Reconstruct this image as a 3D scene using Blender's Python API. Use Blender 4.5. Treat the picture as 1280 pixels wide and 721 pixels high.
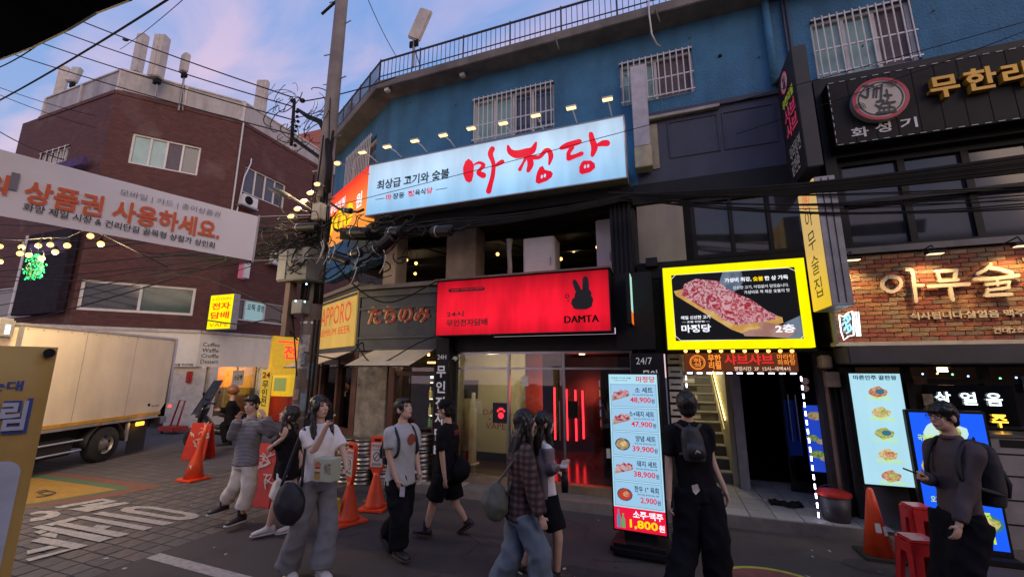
import bpy, bmesh, math, random
from mathutils import Vector, Matrix, noise
for _o in list(bpy.data.objects): bpy.data.objects.remove(_o)
R = math.radians
SC = bpy.context.scene
COL = SC.collection
random.seed(7)
# ---------------------------------------------------------------- camera
CAM = Vector((0.0, 0.0, 2.0)); YAW, PITCH, ROLL, FPX = R(20.0), R(11.0), R(0.15), 520.0
_F = Vector((-math.sin(YAW)*math.cos(PITCH), math.cos(YAW)*math.cos(PITCH), math.sin(PITCH)))
_R0 = Vector((math.cos(YAW), math.sin(YAW), 0)); _U0 = _R0.cross(_F)
_RI = _R0*math.cos(ROLL) + _U0*math.sin(ROLL); _UP = -_R0*math.sin(ROLL) + _U0*math.cos(ROLL)
cam_data = bpy.data.cameras.new('camera'); cam = bpy.data.objects.new('camera', cam_data); COL.objects.link(cam)
cam_data.sensor_width = 36; cam_data.lens = FPX*36/1280; cam_data.clip_start = 0.05; cam_data.clip_end = 2000
cam.matrix_world = Matrix(((_RI.x, _UP.x, -_F.x, CAM.x), (_RI.y, _UP.y, -_F.y, CAM.y), (_RI.z, _UP.z, -_F.z, CAM.z), (0, 0, 0, 1)))
SC.camera = cam
# ---------------------------------------------------------------- view
SC.view_settings.view_transform = 'Standard'; SC.view_settings.look = 'None'
SC.view_settings.exposure = 0.53; SC.view_settings.gamma = 1.0
SC.cycles.max_bounces = 7; SC.cycles.diffuse_bounces = 3; SC.cycles.transparent_max_bounces = 12
SC.cycles.caustics_reflective = False; SC.cycles.caustics_refractive = False
SC.cycles.sample_clamp_indirect = 4.0
try: SC.cycles.use_denoising = True
except Exception: pass
# ---------------------------------------------------------------- sky at dusk: dim Nishita sky under pink and blue evening cloud
SUN_EL, SUN_AZ = R(5.0), R(128.0)
world = bpy.data.worlds.new('World'); SC.world = world; world.use_nodes = True
nt = world.node_tree; nt.nodes.clear()
def nn(t, **k):
    n = nt.nodes.new(t)
    for a, b in k.items(): setattr(n, a, b)
    return n
wo = nn('ShaderNodeOutputWorld'); bg = nn('ShaderNodeBackground'); sky = nn('ShaderNodeTexSky')
sky.sky_type = 'NISHITA'; sky.sun_disc = False; sky.sun_elevation = SUN_EL; sky.sun_rotation = SUN_AZ
bg.inputs[1].default_value = 0.118
tc = nn('ShaderNodeTexCoord'); sep = nn('ShaderNodeSeparateXYZ'); nt.links.new(tc.outputs['Generated'], sep.inputs[0])
# cloud layer: stretch the direction by 1/(z+0.25) so cloud bands flatten towards the horizon
ad = nn('ShaderNodeMath', operation='ADD'); ad.inputs[1].default_value = 0.28; nt.links.new(sep.outputs[2], ad.inputs[0])
dv = nn('ShaderNodeVectorMath', operation='DIVIDE'); cb = nn('ShaderNodeCombineXYZ')
for i in range(3): nt.links.new(ad.outputs[0], cb.inputs[i])
nt.links.new(tc.outputs['Generated'], dv.inputs[0]); nt.links.new(cb.outputs[0], dv.inputs[1])
mp = nn('ShaderNodeMapping'); mp.inputs['Scale'].default_value = (1.5, 3.4, 1.0); mp.inputs['Rotation'].default_value = (0, 0, R(35)); mp.inputs['Location'].default_value = (1.7, 0.4, 0)
nt.links.new(dv.outputs[0], mp.inputs[0])
nz = nn('ShaderNodeTexNoise'); nz.inputs['Scale'].default_value = 1.6; nz.inputs['Detail'].default_value = 7; nz.inputs['Roughness'].default_value = 0.55; nz.inputs['Distortion'].default_value = 0.35
nt.links.new(mp.outputs[0], nz.inputs[0])
cr = nn('ShaderNodeValToRGB'); cr.color_ramp.elements[0].position = 0.40; cr.color_ramp.elements[1].position = 0.68
nt.links.new(nz.outputs[0], cr.inputs[0])
gr = nn('ShaderNodeValToRGB'); e = gr.color_ramp.elements
e[0].position = 0.0; e[0].color = (4.6, 3.6, 4.4, 1); e[1].position = 0.95; e[1].color = (0.95, 2.1, 4.7, 1)
m_ = e.new(0.38); m_.color = (1.9, 2.7, 4.8, 1); m_ = e.new(0.6); m_.color = (1.2, 2.4, 5.0, 1)
nt.links.new(sep.outputs[2], gr.inputs[0])
cl = nn('ShaderNodeValToRGB'); e = cl.color_ramp.elements
e[0].position = 0.1; e[0].color = (6.6, 4.2, 4.3, 1); e[1].position = 0.85; e[1].color = (2.2, 2.7, 5.0, 1)
m_ = e.new(0.45); m_.color = (5.0, 3.7, 4.8, 1)
nt.links.new(sep.outputs[2], cl.inputs[0])
mx = nn('ShaderNodeMixRGB'); nt.links.new(cr.outputs[0], mx.inputs[0]); nt.links.new(gr.outputs[0], mx.inputs[1]); nt.links.new(cl.outputs[0], mx.inputs[2])
mx2 = nn('ShaderNodeMixRGB', blend_type='MIX'); mx2.inputs[0].default_value = 0.12
nt.links.new(mx.outputs[0], mx2.inputs[1]); nt.links.new(sky.outputs[0], mx2.inputs[2])
nt.links.new(mx2.outputs[0], bg.inputs[0]); nt.links.new(bg.outputs[0], wo.inputs[0])
sd = bpy.data.lights.new('dusk_fill', 'SUN'); sd.energy = 0.7; sd.angle = R(40); sd.color = (1.0, 0.72, 0.47)  # after sunset: added warm fill standing in for evening glow and street light
dusk_fill = bpy.data.objects.new('dusk_fill', sd); COL.objects.link(dusk_fill)
_sv = Vector((math.sin(SUN_AZ)*math.cos(R(22)), math.cos(SUN_AZ)*math.cos(R(22)), math.sin(R(22))))
dusk_fill.rotation_euler = _sv.to_track_quat('Z', 'Y').to_euler(); dusk_fill.location = (0, -3, 12)

# ---------------------------------------------------------------- pixel measurements -> places in the world
def ray(px, py): return _RI*(px-640) + _UP*(360.5-py) + _F*FPX
def onplane(px, py, p0, n):
    d = ray(px, py); t = (Vector(p0)-CAM).dot(n)/d.dot(n); return CAM + d*t
def G(px, py, z=0.0):
    d = ray(px, py); return CAM + d*((z-CAM.z)/d.z)
class Frame:
    """a vertical wall plane: O a point on it, U runs along it to the right, N looks out of it"""
    def __init__(s, ox, oy, ux, uy):
        s.O = Vector((ox, oy, 0)); s.U = Vector((ux, uy, 0)).normalized(); s.N = Vector((s.U.y, -s.U.x, 0)); s.Z = Vector((0, 0, 1))
    def p(s, u, z, d=0.0): return s.O + s.U*u + s.N*d + s.Z*z
    def uz(s, px, py, d=0.0):
        q = onplane(px, py, s.O + s.N*d, s.N); return (q-s.O).dot(s.U), q.z
    def rect(s, px0, py0, px1, py1, d=0.0):
        """box of two opposite picture corners: left-top, right-bottom"""
        a = s.uz(px0, py0, d); b = s.uz(px1, py1, d); return a[0], b[0], b[1], a[1]
MF = Frame(0, 7, 1, 0)
SF = Frame(-5.45, 7, 0.879, -0.476)
BR = Frame(-15.58, 10.65, math.cos(R(90)), -1)      # right face of brick block (runs along y)
BR = Frame(-15.58, 10.65, 0, 1)
BM = Frame(-18.06, 7.7, math.sin(R(40)), math.cos(R(40)))
BL = Frame(-18.06, 7.7, 1, 0)

# ---------------------------------------------------------------- materials
MATS = {}
def mat(name, col=(0.5, 0.5, 0.5), rough=0.6, metal=0.0, var=0.18, scale=6.0, bump=0.0, bscale=60.0, emit=None, es=0.0, col2=None, spec=0.5, alpha=None, coat=0.0, stain=0.0):
    if name in MATS: return MATS[name]
    m = bpy.data.materials.new(name); m.use_nodes = True; t = m.node_tree; b = t.nodes['Principled BSDF']
    b.inputs['Roughness'].default_value = rough; b.inputs['Metallic'].default_value = metal
    b.inputs['Specular IOR Level'].default_value = spec
    if coat: b.inputs['Coat Weight'].default_value = coat
    tcn = t.nodes.new('ShaderNodeTexCoord')
    if var or col2:
        n = t.nodes.new('ShaderNodeTexNoise'); n.inputs['Scale'].default_value = scale; n.inputs['Detail'].default_value = 5; n.inputs['Roughness'].default_value = 0.6
        t.links.new(tcn.outputs['Object'], n.inputs[0])
        r = t.nodes.new('ShaderNodeValToRGB'); r.color_ramp.elements[0].position = 0.3; r.color_ramp.elements[1].position = 0.7
        c2 = col2 if col2 else tuple(min(1, c*(1+var)) for c in col)
        c1 = col if col2 else tuple(c*(1-var) for c in col)
        r.color_ramp.elements[0].color = (*c1, 1); r.color_ramp.elements[1].color = (*c2, 1)
        t.links.new(n.outputs[0], r.inputs[0]); last = r.outputs[0]
        if stain:
            mpn = t.nodes.new('ShaderNodeMapping'); mpn.inputs['Scale'].default_value = (1.1, 1.1, 0.22)
            t.links.new(tcn.outputs['Object'], mpn.inputs[0])
            n2 = t.nodes.new('ShaderNodeTexNoise'); n2.inputs['Scale'].default_value = 2.0; n2.inputs['Detail'].default_value = 6; t.links.new(mpn.outputs[0], n2.inputs[0])
            r2 = t.nodes.new('ShaderNodeValToRGB'); r2.color_ramp.elements[0].position = 0.45; r2.color_ramp.elements[1].position = 0.75
            r2.color_ramp.elements[0].color = (1, 1, 1, 1); k = 1-stain; r2.color_ramp.elements[1].color = (k, k, k, 1); t.links.new(n2.outputs[0], r2.inputs[0])
            mm = t.nodes.new('ShaderNodeMixRGB'); mm.blend_type = 'MULTIPLY'; mm.inputs[0].default_value = 1
            t.links.new(last, mm.inputs[1]); t.links.new(r2.outputs[0], mm.inputs[2]); last = mm.outputs[0]
        t.links.new(last, b.inputs['Base Color'])
    else: b.inputs['Base Color'].default_value = (*col, 1)
    if bump:
        n = t.nodes.new('ShaderNodeTexNoise'); n.inputs['Scale'].default_value = bscale; n.inputs['Detail'].default_value = 4
        t.links.new(tcn.outputs['Object'], n.inputs[0]); bp = t.nodes.new('ShaderNodeBump'); bp.inputs['Strength'].default_value = bump; bp.inputs['Distance'].default_value = 0.02
        t.links.new(n.outputs[0], bp.inputs['Height']); t.links.new(bp.outputs[0], b.inputs['Normal'])
    if emit: b.inputs['Emission Color'].default_value = (*emit, 1); b.inputs['Emission Strength'].default_value = es
    if alpha is not None: b.inputs['Alpha'].default_value = alpha
    MATS[name] = m; return m
def lit(name, col, es=1.0, var=0.0, scale=2.0):
    es = es*(.70 if es < 1.5 else .8)
    """a lit sign face or lamp: emission with slight unevenness of tubes and painted-in lamp reflections"""
    if name in MATS: return MATS[name]
    m = mat(name, tuple(c*0.2 for c in col), 0.5, var=0, emit=col, es=es, spec=.15)
    if var:
        t = m.node_tree; b = t.nodes['Principled BSDF']; tcn = t.nodes.new('ShaderNodeTexCoord'); n = t.nodes.new('ShaderNodeTexNoise'); n.inputs['Scale'].default_value = scale; n.inputs['Detail'].default_value = 3
        mpn = t.nodes.new('ShaderNodeMapRange'); mpn.inputs[1].default_value = 0.3; mpn.inputs[2].default_value = 0.7; mpn.inputs[3].default_value = es*(1-var); mpn.inputs[4].default_value = es*(1+var)
        mq = t.nodes.new('ShaderNodeMapping'); mq.inputs['Scale'].default_value = (2.2, 2.2, .45); t.links.new(tcn.outputs['Object'], mq.inputs[0]); t.links.new(mq.outputs[0], n.inputs[0]); t.links.new(n.outputs[0], mpn.inputs[0]); t.links.new(mpn.outputs[0], b.inputs['Emission Strength'])
    return m
def edgefall(m, top, bottom, edge):
    """tubes inside a light box: brighter along its middle, duller at the rim, tinted top to bottom"""
    t = m.node_tree; b = t.nodes['Principled BSDF']; tcn = t.nodes.new('ShaderNodeTexCoord'); sp = t.nodes.new('ShaderNodeSeparateXYZ'); t.links.new(tcn.outputs['Generated'], sp.inputs[0])
    old = b.inputs['Emission Strength'].links[0].from_socket if b.inputs['Emission Strength'].links else None
    prod = None
    for ax in (0, 2):
        r = t.nodes.new('ShaderNodeValToRGB'); e = r.color_ramp.elements; k = 1-edge*(.6 if ax == 0 else 1); e[0].color = (k, k, k, 1); e[1].color = (k, k, k, 1); w = .06 if ax == 0 else .3
        a = e.new(w); a.color = (1, 1, 1, 1); a = e.new(1-w); a.color = (1, 1, 1, 1); t.links.new(sp.outputs[ax], r.inputs[0])
        if prod is None: prod = r.outputs[0]
        else: mm = t.nodes.new('ShaderNodeMath'); mm.operation = 'MULTIPLY'; t.links.new(prod, mm.inputs[0]); t.links.new(r.outputs[0], mm.inputs[1]); prod = mm.outputs[0]
    mm = t.nodes.new('ShaderNodeMath'); mm.operation = 'MULTIPLY'; t.links.new(prod, mm.inputs[0])
    if old: t.links.new(old, mm.inputs[1])
    else: mm.inputs[1].default_value = b.inputs['Emission Strength'].default_value
    t.links.new(mm.outputs[0], b.inputs['Emission Strength'])
    r = t.nodes.new('ShaderNodeValToRGB'); r.color_ramp.elements[0].color = (*bottom, 1); r.color_ramp.elements[1].color = (*top, 1); t.links.new(sp.outputs[2], r.inputs[0]); t.links.new(r.outputs[0], b.inputs['Emission Color'])
def glassmat(name, tint=(0.8, 0.85, 0.85), rough=0.02, mixf=0.82):
    """thin window pane: mostly see-through with a fresnel reflection"""
    if name in MATS: return MATS[name]
    m = bpy.data.materials.new(name); m.use_nodes = True; t = m.node_tree; t.nodes.clear()
    o = t.nodes.new('ShaderNodeOutputMaterial'); tr = t.nodes.new('ShaderNodeBsdfTransparent'); tr.inputs[0].default_value = (*tint, 1)
    g = t.nodes.new('ShaderNodeBsdfGlossy'); g.inputs['Roughness'].default_value = rough
    f = t.nodes.new('ShaderNodeFresnel'); f.inputs[0].default_value = 1.5
    ml = t.nodes.new('ShaderNodeMath'); ml.operation = 'MULTIPLY_ADD'; ml.inputs[1].default_value = 1.0; ml.inputs[2].default_value = 0.06*(1-mixf)*5
    t.links.new(f.outputs[0], ml.inputs[0]); mxn = t.nodes.new('ShaderNodeMixShader'); t.links.new(ml.outputs[0], mxn.inputs[0])
    t.links.new(tr.outputs[0], mxn.inputs[1]); t.links.new(g.outputs[0], mxn.inputs[2]); t.links.new(mxn.outputs[0], o.inputs[0])
    MATS[name] = m; return m

# ---------------------------------------------------------------- objects
WL = {}
def wloc(o): return WL.get(o.name, Vector((0, 0, 0))) if o else Vector((0, 0, 0))
def tag(o, label=None, cat=None, group=None, kind=None):
    if label: o['label'] = label
    if cat: o['category'] = cat
    if group: o['group'] = group
    if kind: o['kind'] = kind
    return o
def thing(name, loc, label, cat, group=None):
    o = bpy.data.objects.new(name, None); COL.objects.link(o); o.location = loc; o.empty_display_size = 0.2
    WL[o.name] = Vector(loc); return tag(o, label, cat, group)
class MB:
    def __init__(s): s.v = []; s.f = []
    def add(s, vs, fs):
        b = len(s.v); s.v += [Vector(v) for v in vs]; s.f += [tuple(b+i for i in f) for f in fs]; return s
    def hexa(s, c):      # 8 corners: bottom 4 ccw, top 4
        return s.add(c, [(0, 3, 2, 1), (4, 5, 6, 7), (0, 1, 5, 4), (1, 2, 6, 5), (2, 3, 7, 6), (3, 0, 4, 7)])
    def box(s, x0, x1, y0, y1, z0, z1):
        return s.hexa([(x0, y0, z0), (x1, y0, z0), (x1, y1, z0), (x0, y1, z0), (x0, y0, z1), (x1, y0, z1), (x1, y1, z1), (x0, y1, z1)])
    def fb(s, fr, u0, u1, z0, z1, d0, d1):   # box in a frame, d outward (d1 > d0)
        return s.hexa([fr.p(u0, z0, d1), fr.p(u1, z0, d1), fr.p(u1, z0, d0), fr.p(u0, z0, d0), fr.p(u0, z1, d1), fr.p(u1, z1, d1), fr.p(u1, z1, d0), fr.p(u0, z1, d0)])
    def prism(s, pts, vec):
        n = len(pts); pts = [Vector(p) for p in pts]; vec = Vector(vec)
        return s.add(pts + [p+vec for p in pts], [tuple(range(n))[::-1], tuple(range(n, 2*n))] + [(i, (i+1) % n, n+(i+1) % n, n+i) for i in range(n)])
    def poly(s, pts): return s.add(pts, [tuple(range(len(pts)))])
    def tube(s, pts, r, n=8, caps=True, r2=None):
        pts = [Vector(p) for p in pts]; k = len(pts); rings = []; up = None
        rr = r if isinstance(r, (list, tuple)) else ([r + ((r2 if r2 is not None else r)-r)*i/(k-1) for i in range(k)])
        for i in range(k):
            t = (pts[min(i+1, k-1)]-pts[max(i-1, 0)]); t = t.normalized() if t.length > 1e-9 else Vector((0, 0, 1))
            if up is None: up = Vector((0, 0, 1)) if abs(t.z) < 0.9 else Vector((0, 1, 0))
            a = t.cross(up)
            if a.length < 1e-4: a = t.cross(Vector((1, 0, 0)))
            a.normalize(); bb = a.cross(t).normalized(); up = bb
            rings.append([pts[i] + (a*math.cos(2*math.pi*j/n) + bb*math.sin(2*math.pi*j/n))*rr[i] for j in range(n)])
        fs = []
        for i in range(k-1):
            for j in range(n): fs.append((i*n+j, i*n+(j+1) % n, (i+1)*n+(j+1) % n, (i+1)*n+j))
        if caps: fs += [tuple(range(n))[::-1], tuple(range((k-1)*n, k*n))]
        return s.add([v for r_ in rings for v in r_], fs)
    def cyl(s, a, b, r, n=16, r2=None): return s.tube([a, b], r, n, True, r2)
    def loft(s, secs, n=16, caps=True):
        """secs: (centre, axisA, axisB) ellipses"""
        vs = []
        for c, A, B in secs:
            for j in range(n):
                th = 2*math.pi*j/n; vs.append(Vector(c)+Vector(A)*math.cos(th)+Vector(B)*math.sin(th))
        fs = [(i*n+j, i*n+(j+1) % n, (i+1)*n+(j+1) % n, (i+1)*n+j) for i in range(len(secs)-1) for j in range(n)]
        if caps: fs += [tuple(range(n))[::-1], tuple(range((len(secs)-1)*n, len(secs)*n))]
        return s.add(vs, fs)
    def ell(s, c, A, B, C_, nu=12, nv=8):
        c = Vector(c); A = Vector(A); B = Vector(B); C_ = Vector(C_); vs = [c-C_]; fs = []
        for i in range(1, nv):
            ph = -math.pi/2 + math.pi*i/nv
            for j in range(nu):
                th = 2*math.pi*j/nu; vs.append(c + A*math.cos(ph)*math.cos(th) + B*math.cos(ph)*math.sin(th) + C_*math.sin(ph))
        vs.append(c+C_); top = len(vs)-1
        for j in range(nu): fs.append((0, 1+(j+1) % nu, 1+j))
        for i in range(nv-2):
            for j in range(nu): a = 1+i*nu; fs.append((a+j, a+(j+1) % nu, a+nu+(j+1) % nu, a+nu+j))
        a = 1+(nv-2)*nu
        for j in range(nu): fs.append((a+j, a+(j+1) % nu, top))
        return s.add(vs, fs)
    def sph(s, c, r, nu=12, nv=8): return s.ell(c, (r, 0, 0), (0, r, 0), (0, 0, r), nu, nv)
    def build(s, name, m, parent=None, smooth=False, bevel=0.0, label=None, fixn=True):
        base = wloc(parent); me = bpy.data.meshes.new(name)
        me.from_pydata([tuple(v-base) for v in s.v], [], s.f)
        bm = bmesh.new(); bm.from_mesh(me)
        if fixn: bmesh.ops.recalc_face_normals(bm, faces=bm.faces)
        if bevel:
            bmesh.ops.bevel(bm, geom=[e for e in bm.edges if e.is_manifold and e.calc_face_angle(0) > 0.5], offset=bevel, segments=2, affect='EDGES', clamp_overlap=True)
        bm.to_mesh(me); bm.free()
        if smooth: me.polygons.foreach_set('use_smooth', [True]*len(me.polygons))
        for mm in (m if isinstance(m, (list, tuple)) else [m]): me.materials.append(mm)
        return link(name, me, parent, label)
def link(name, me, parent=None, label=None):
    o = bpy.data.objects.new(name, me); COL.objects.link(o)
    if parent: o.parent = parent
    WL[o.name] = wloc(parent)
    if label: o['label'] = label
    return o
def part_at(name, me, parent, loc, rot=None):
    """shares a mesh built about its own origin"""
    o = link(name, me, parent); o.location = Vector(loc)-wloc(parent)
    if rot: o.rotation_euler = rot
    return o
def meshof(mb, m, name='piece', bevel=0.0, smooth=False):
    o = mb.build(name, m, None, smooth, bevel); me = o.data; bpy.data.objects.remove(o); return me
def struct(mb, name, m, **k):
    o = mb.build(name, m, None, **k); o['kind'] = 'structure'; return o
# lettering: flat print or raised letters laid into a parallelogram (origin lower-left, U right, V up)
_tc = {}
def text_mesh(s, bold, res=2):
    bold = min(bold, 0.0 if s.isascii() and not s.replace(',', '').isdigit() else .028); k = (s, bold)
    if k in _tc: return _tc[k]
    c = bpy.data.curves.new('t', 'FONT'); c.body = s; c.size = 1; c.offset = bold; c.resolution_u = res; c.dimensions = '2D'; c.fill_mode = 'BOTH'; c.space_line = 0.95
    o = bpy.data.objects.new('t', c)
    me = bpy.data.meshes.new_from_object(o)
    vs = [v.co.copy() for v in me.vertices]; fs = [tuple(p.vertices) for p in me.polygons]
    bpy.data.objects.remove(o); bpy.data.curves.remove(c); bpy.data.meshes.remove(me)
    _tc[k] = (vs, fs); return _tc[k]
def lettering(s, O, U, V, m, parent, bold=0.015, depth=0.0, name='lettering', fit='stretch', label=None, slant=0.0):
    vs, fs = text_mesh(s, bold); 
    if not vs: return None
    x0 = min(v.x for v in vs); x1 = max(v.x for v in vs); y0 = min(v.y for v in vs); y1 = max(v.y for v in vs)
    O = Vector(O); U = Vector(U); V = Vector(V); N = U.cross(V).normalized()
    sx, sy = 1/(x1-x0), 1/(y1-y0); ox = oy = 0
    if fit == 'keep':
        k = min(U.length*sx, V.length*sy); sx2, sy2 = k/U.length, k/V.length
        ox = (1-(x1-x0)*sx2)/2; oy = (1-(y1-y0)*sy2)/2; sx, sy = sx2, sy2
    b = MB(); pos = [O + U*(ox+(v.x-x0)*sx+slant*(v.y-y0)*sy) + V*(oy+(v.y-y0)*sy) for v in vs]
    if depth:
        n = len(pos); ec = {}
        for f in fs:
            for a, c in zip(f, f[1:]+f[:1]): ec[(a, c)] = ec.get((a, c), 0)+1
        side = [(a, c, n+c, n+a) for (a, c) in ec if (c, a) not in ec]
        b.add(pos + [p+N*depth for p in pos], [tuple(n+i for i in f) for f in fs] + side)
        return b.build(name, m, parent, label=label, fixn=False)
    b.add(pos, fs); return b.build(name, m, parent, label=label, fixn=False)
def ftext(s, fr, u0, u1, z0, z1, d, m, parent, **k):
    return lettering(s, fr.p(u0, z0, d), fr.U*(u1-u0), Vector((0, 0, z1-z0)), m, parent, **k)
def ptext(s, fr, px0, py0, px1, py1, d, m, parent, **k):
    u0, u1, z0, z1 = fr.rect(px0, py0, px1, py1, d); return ftext(s, fr, u0, u1, z0, z1, d, m, parent, **k)
def stroke(b, pts, ws, place, depth_step=0.0, k=6):
    """a brush stroke: centre line pts in 2-D with widths ws, catmull-rom smoothed"""
    P = [Vector((p[0], p[1], 0)) for p in pts]; n = len(P); C_ = []; W_ = []
    for i in range(n-1):
        p0, p1, p2, p3 = P[max(i-1, 0)], P[i], P[i+1], P[min(i+2, n-1)]
        for j in range(k):
            t = j/k; C_.append(0.5*((2*p1)+(p2-p0)*t+(2*p0-5*p1+4*p2-p3)*t*t+(3*p1-p0-3*p2+p3)*t**3)); W_.append(ws[i]+(ws[i+1]-ws[i])*t)
    C_.append(P[-1]); W_.append(ws[-1]); L = []; Rr = []
    for i in range(len(C_)):
        t = (C_[min(i+1, len(C_)-1)]-C_[max(i-1, 0)]).normalized(); q = Vector((-t.y, t.x, 0))*W_[i]/2; L.append(C_[i]+q); Rr.append(C_[i]-q)
    t0 = (C_[1]-C_[0]).normalized(); t1 = (C_[-1]-C_[-2]).normalized()
    def cap(c, t, w, s0): return [c + (Vector((-t.y, t.x, 0))*math.cos(a)*s0 + t*math.sin(a))*w/2 for a in (math.pi/4, math.pi/2, 3*math.pi/4)]
    ring = L + cap(C_[-1], t1, W_[-1], 1) + Rr[::-1] + cap(C_[0], -t0, W_[0], 1)
    # quads + caps as separate faces
    m_ = len(L); vs = [place(v.x, v.y, depth_step) for v in ring]
    fs = [(i, i+1, 2*m_+3-1-(i+1), 2*m_+3-1-i) for i in range(m_-1)]
    fs.append(tuple([m_-1, m_, m_+1, m_+2, m_+3])); fs.append(tuple([2*m_+2, 2*m_+3, 2*m_+4, 2*m_+5, 0]))
    b.add(vs, fs)
def wall_holes(fr, u0, u1, z0, z1, d0, d1, holes, b=None):
    """wall slab between depths d0 (back) and d1 (front) with rectangular openings"""
    b = b or MB(); us = sorted({u0, u1, *[h[0] for h in holes], *[h[1] for h in holes]}); us = [u for u in us if u0 <= u <= u1]
    for a, c in zip(us, us[1:]):
        m_ = (a+c)/2; hs = sorted([h for h in holes if h[0] < m_ < h[1]], key=lambda h: h[2]); z = z0
        for h in hs:
            if h[2] > z: b.fb(fr, a, c, z, h[2], d0, d1)
            z = h[3]
        if z1 > z: b.fb(fr, a, c, z, z1, d0, d1)
    return b
def cable(pts, r, label, group='cables', m=None, sag=0.0, name='cable', n=4, k=8, cat='cable', parent=None):
    pts = [Vector(p) for p in pts]; out = []
    for a, c in zip(pts, pts[1:]):
        for j in range(k):
            t = j/k; q = a.lerp(c, t); q.z -= 4*sag*t*(1-t); out.append(q)
    out.append(pts[-1]); b = MB(); b.tube(out, r, n, True)
    o = b.build(name, m or M_cable, parent, smooth=True)
    if not parent: tag(o, label, cat, group)
    return o
M_cable = mat('cable_rubber', (0.012, 0.0115, 0.012), 0.7, var=0.3, spec=.2)
def plight(loc, e, col=(1, 0.72, 0.38), r=0.05, name='lamp_light'):
    l = bpy.data.lights.new(name, 'POINT'); l.energy = e; l.color = col; l.shadow_soft_size = r
    o = bpy.data.objects.new(name, l); COL.objects.link(o); o.location = loc; return o
def slight(loc, to, e, ang=120, col=(1, 0.8, 0.5), r=0.05):
    l = bpy.data.lights.new('lamp_light', 'SPOT'); l.energy = e; l.color = col; l.shadow_soft_size = r; l.spot_size = R(ang); l.spot_blend = 0.6
    o = bpy.data.objects.new('lamp_light', l); COL.objects.link(o); o.location = loc; o.rotation_euler = (Vector(loc)-Vector(to)).to_track_quat('Z', 'Y').to_euler(); return o
# ================================================================= SETTING
M_asph = mat('asphalt', (0.052, 0.043, 0.044), 0.8, col2=(0.095, 0.08, 0.08), scale=2.2, bump=0.6, bscale=220, stain=.3)
M_paver = [mat('paver_%s' % n, c, 0.8, var=0.22, scale=9, bump=0.4, bscale=160) for n, c in (('grey', (0.105, 0.092, 0.088)), ('warm', (0.125, 0.102, 0.092)), ('dark', (0.088, 0.078, 0.078)))]
M_bed = mat('sand_joint', (0.032, 0.028, 0.027), 0.95)
M_white = mat('road_paint', (0.44, 0.41, 0.38), 0.75, col2=(0.24, 0.22, 0.21), scale=19, bump=0.2, bscale=150)
M_kerb = mat('kerb_concrete', (0.2, 0.18, 0.17), 0.8, col2=(0.13, 0.12, 0.115), scale=7, bump=0.4, bscale=90)
struct(MB().poly([(-90, -40, -0.06), (90, -40, -0.06), (90, 120, -0.06), (-90, 120, -0.06)]), 'ground', M_asph)
struct(MB().poly([(-5.4, -14, 0), (30, -14, 0), (30, 6.5, 0), (-5.4, 6.5, 0)]), 'road', M_asph)
# far paving carries its joints in the material, the nearer field is laid paver by paver
m = mat('paving_far', (0.1, 0.09, 0.088), 0.82, var=0.2, scale=5)
t = m.node_tree; bsdf = t.nodes['Principled BSDF']; tcn = t.nodes.new('ShaderNodeTexCoord'); bk = t.nodes.new('ShaderNodeTexBrick')
bk.offset = 0.0; bk.inputs['Scale'].default_value = 1; bk.inputs['Brick Width'].default_value = 0.24; bk.inputs['Row Height'].default_value = 0.2; bk.inputs['Mortar Size'].default_value = 0.008
bk.inputs['Color1'].default_value = (0.115, 0.1, 0.095, 1); bk.inputs['Color2'].default_value = (0.09, 0.078, 0.076, 1); bk.inputs['Mortar'].default_value = (0.03, 0.027, 0.027, 1)
t.links.new(tcn.outputs['Object'], bk.inputs[0]); t.links.new(bk.outputs[0], bsdf.inputs['Base Color'])
PX0, PX1, PY0, PY1 = -5.4-0.24*13, -5.4, 2.4, 2.4+0.2*20
b = MB()
for x0, x1, y0, y1 in ((-70, PX0, -14, 60), (PX0, PX1, -14, PY0), (PX0, PX1, PY1, 60), (PX1, -4.9, 6.5, 60)): b.poly([(x0, y0, 0), (x1, y0, 0), (x1, y1, 0), (x0, y1, 0)])
struct(b, 'paving', m)
bed = struct(MB().poly([(PX0, PY0, -0.014), (PX1, PY0, -0.014), (PX1, PY1, -0.014), (PX0, PY1, -0.014)]), 'paved_street', M_bed)
pm = [meshof(MB().box(-0.1165, 0.1165, -0.0965, 0.0965, -0.05, 0), mm, 'paver', bevel=0.006) for mm in M_paver]
for i in range(13):
    for j in range(20):
        part_at('paver', random.choice(pm), bed, (PX0+0.24*(i+0.5), PY0+0.2*(j+0.5), random.uniform(-0.003, 0.0)), (random.uniform(-.006, .006), random.uniform(-.006, .006), 0))
# painted white road writing (stretched letters read from the far end of the street)
def zoomq(pts, z): return [G(30+x/5.1125, 580+y/5.1125, z) for x, y in pts]
ZP = 0.006; b = MB()
quads = [[(190, 272), (500, 217), (530, 226), (230, 280)], [(500, 217), (605, 235), (545, 240), (480, 226)], [(355, 262), (530, 234), (590, 238), (415, 272)],
 [(280, 285), (640, 240), (680, 247), (400, 303)], [(435, 315), (500, 301), (965, 372), (890, 390)],
 [(312, 337), (385, 328), (825, 402), (765, 422)], [(120, 385), (308, 338), (345, 348), (180, 392)], [(205, 386), (265, 370), (675, 443), (600, 465)], [(440, 398), (470, 385), (560, 396), (512, 414)],
 [(50, 402), (108, 386), (570, 468), (480, 495)], [(40, 490), (118, 462), (410, 515), (335, 541)], [(325, 528), (405, 517), (30, 620), (10, 604)], [(20, 550), (170, 516), (225, 527), (18, 575)],
 [(60, 430), (110, 418), (150, 428), (100, 445)], [(95, 452), (170, 432), (215, 443), (205, 470)]]
for i, q in enumerate(quads): b.poly(zoomq(q, ZP+0.0006*i))
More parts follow.
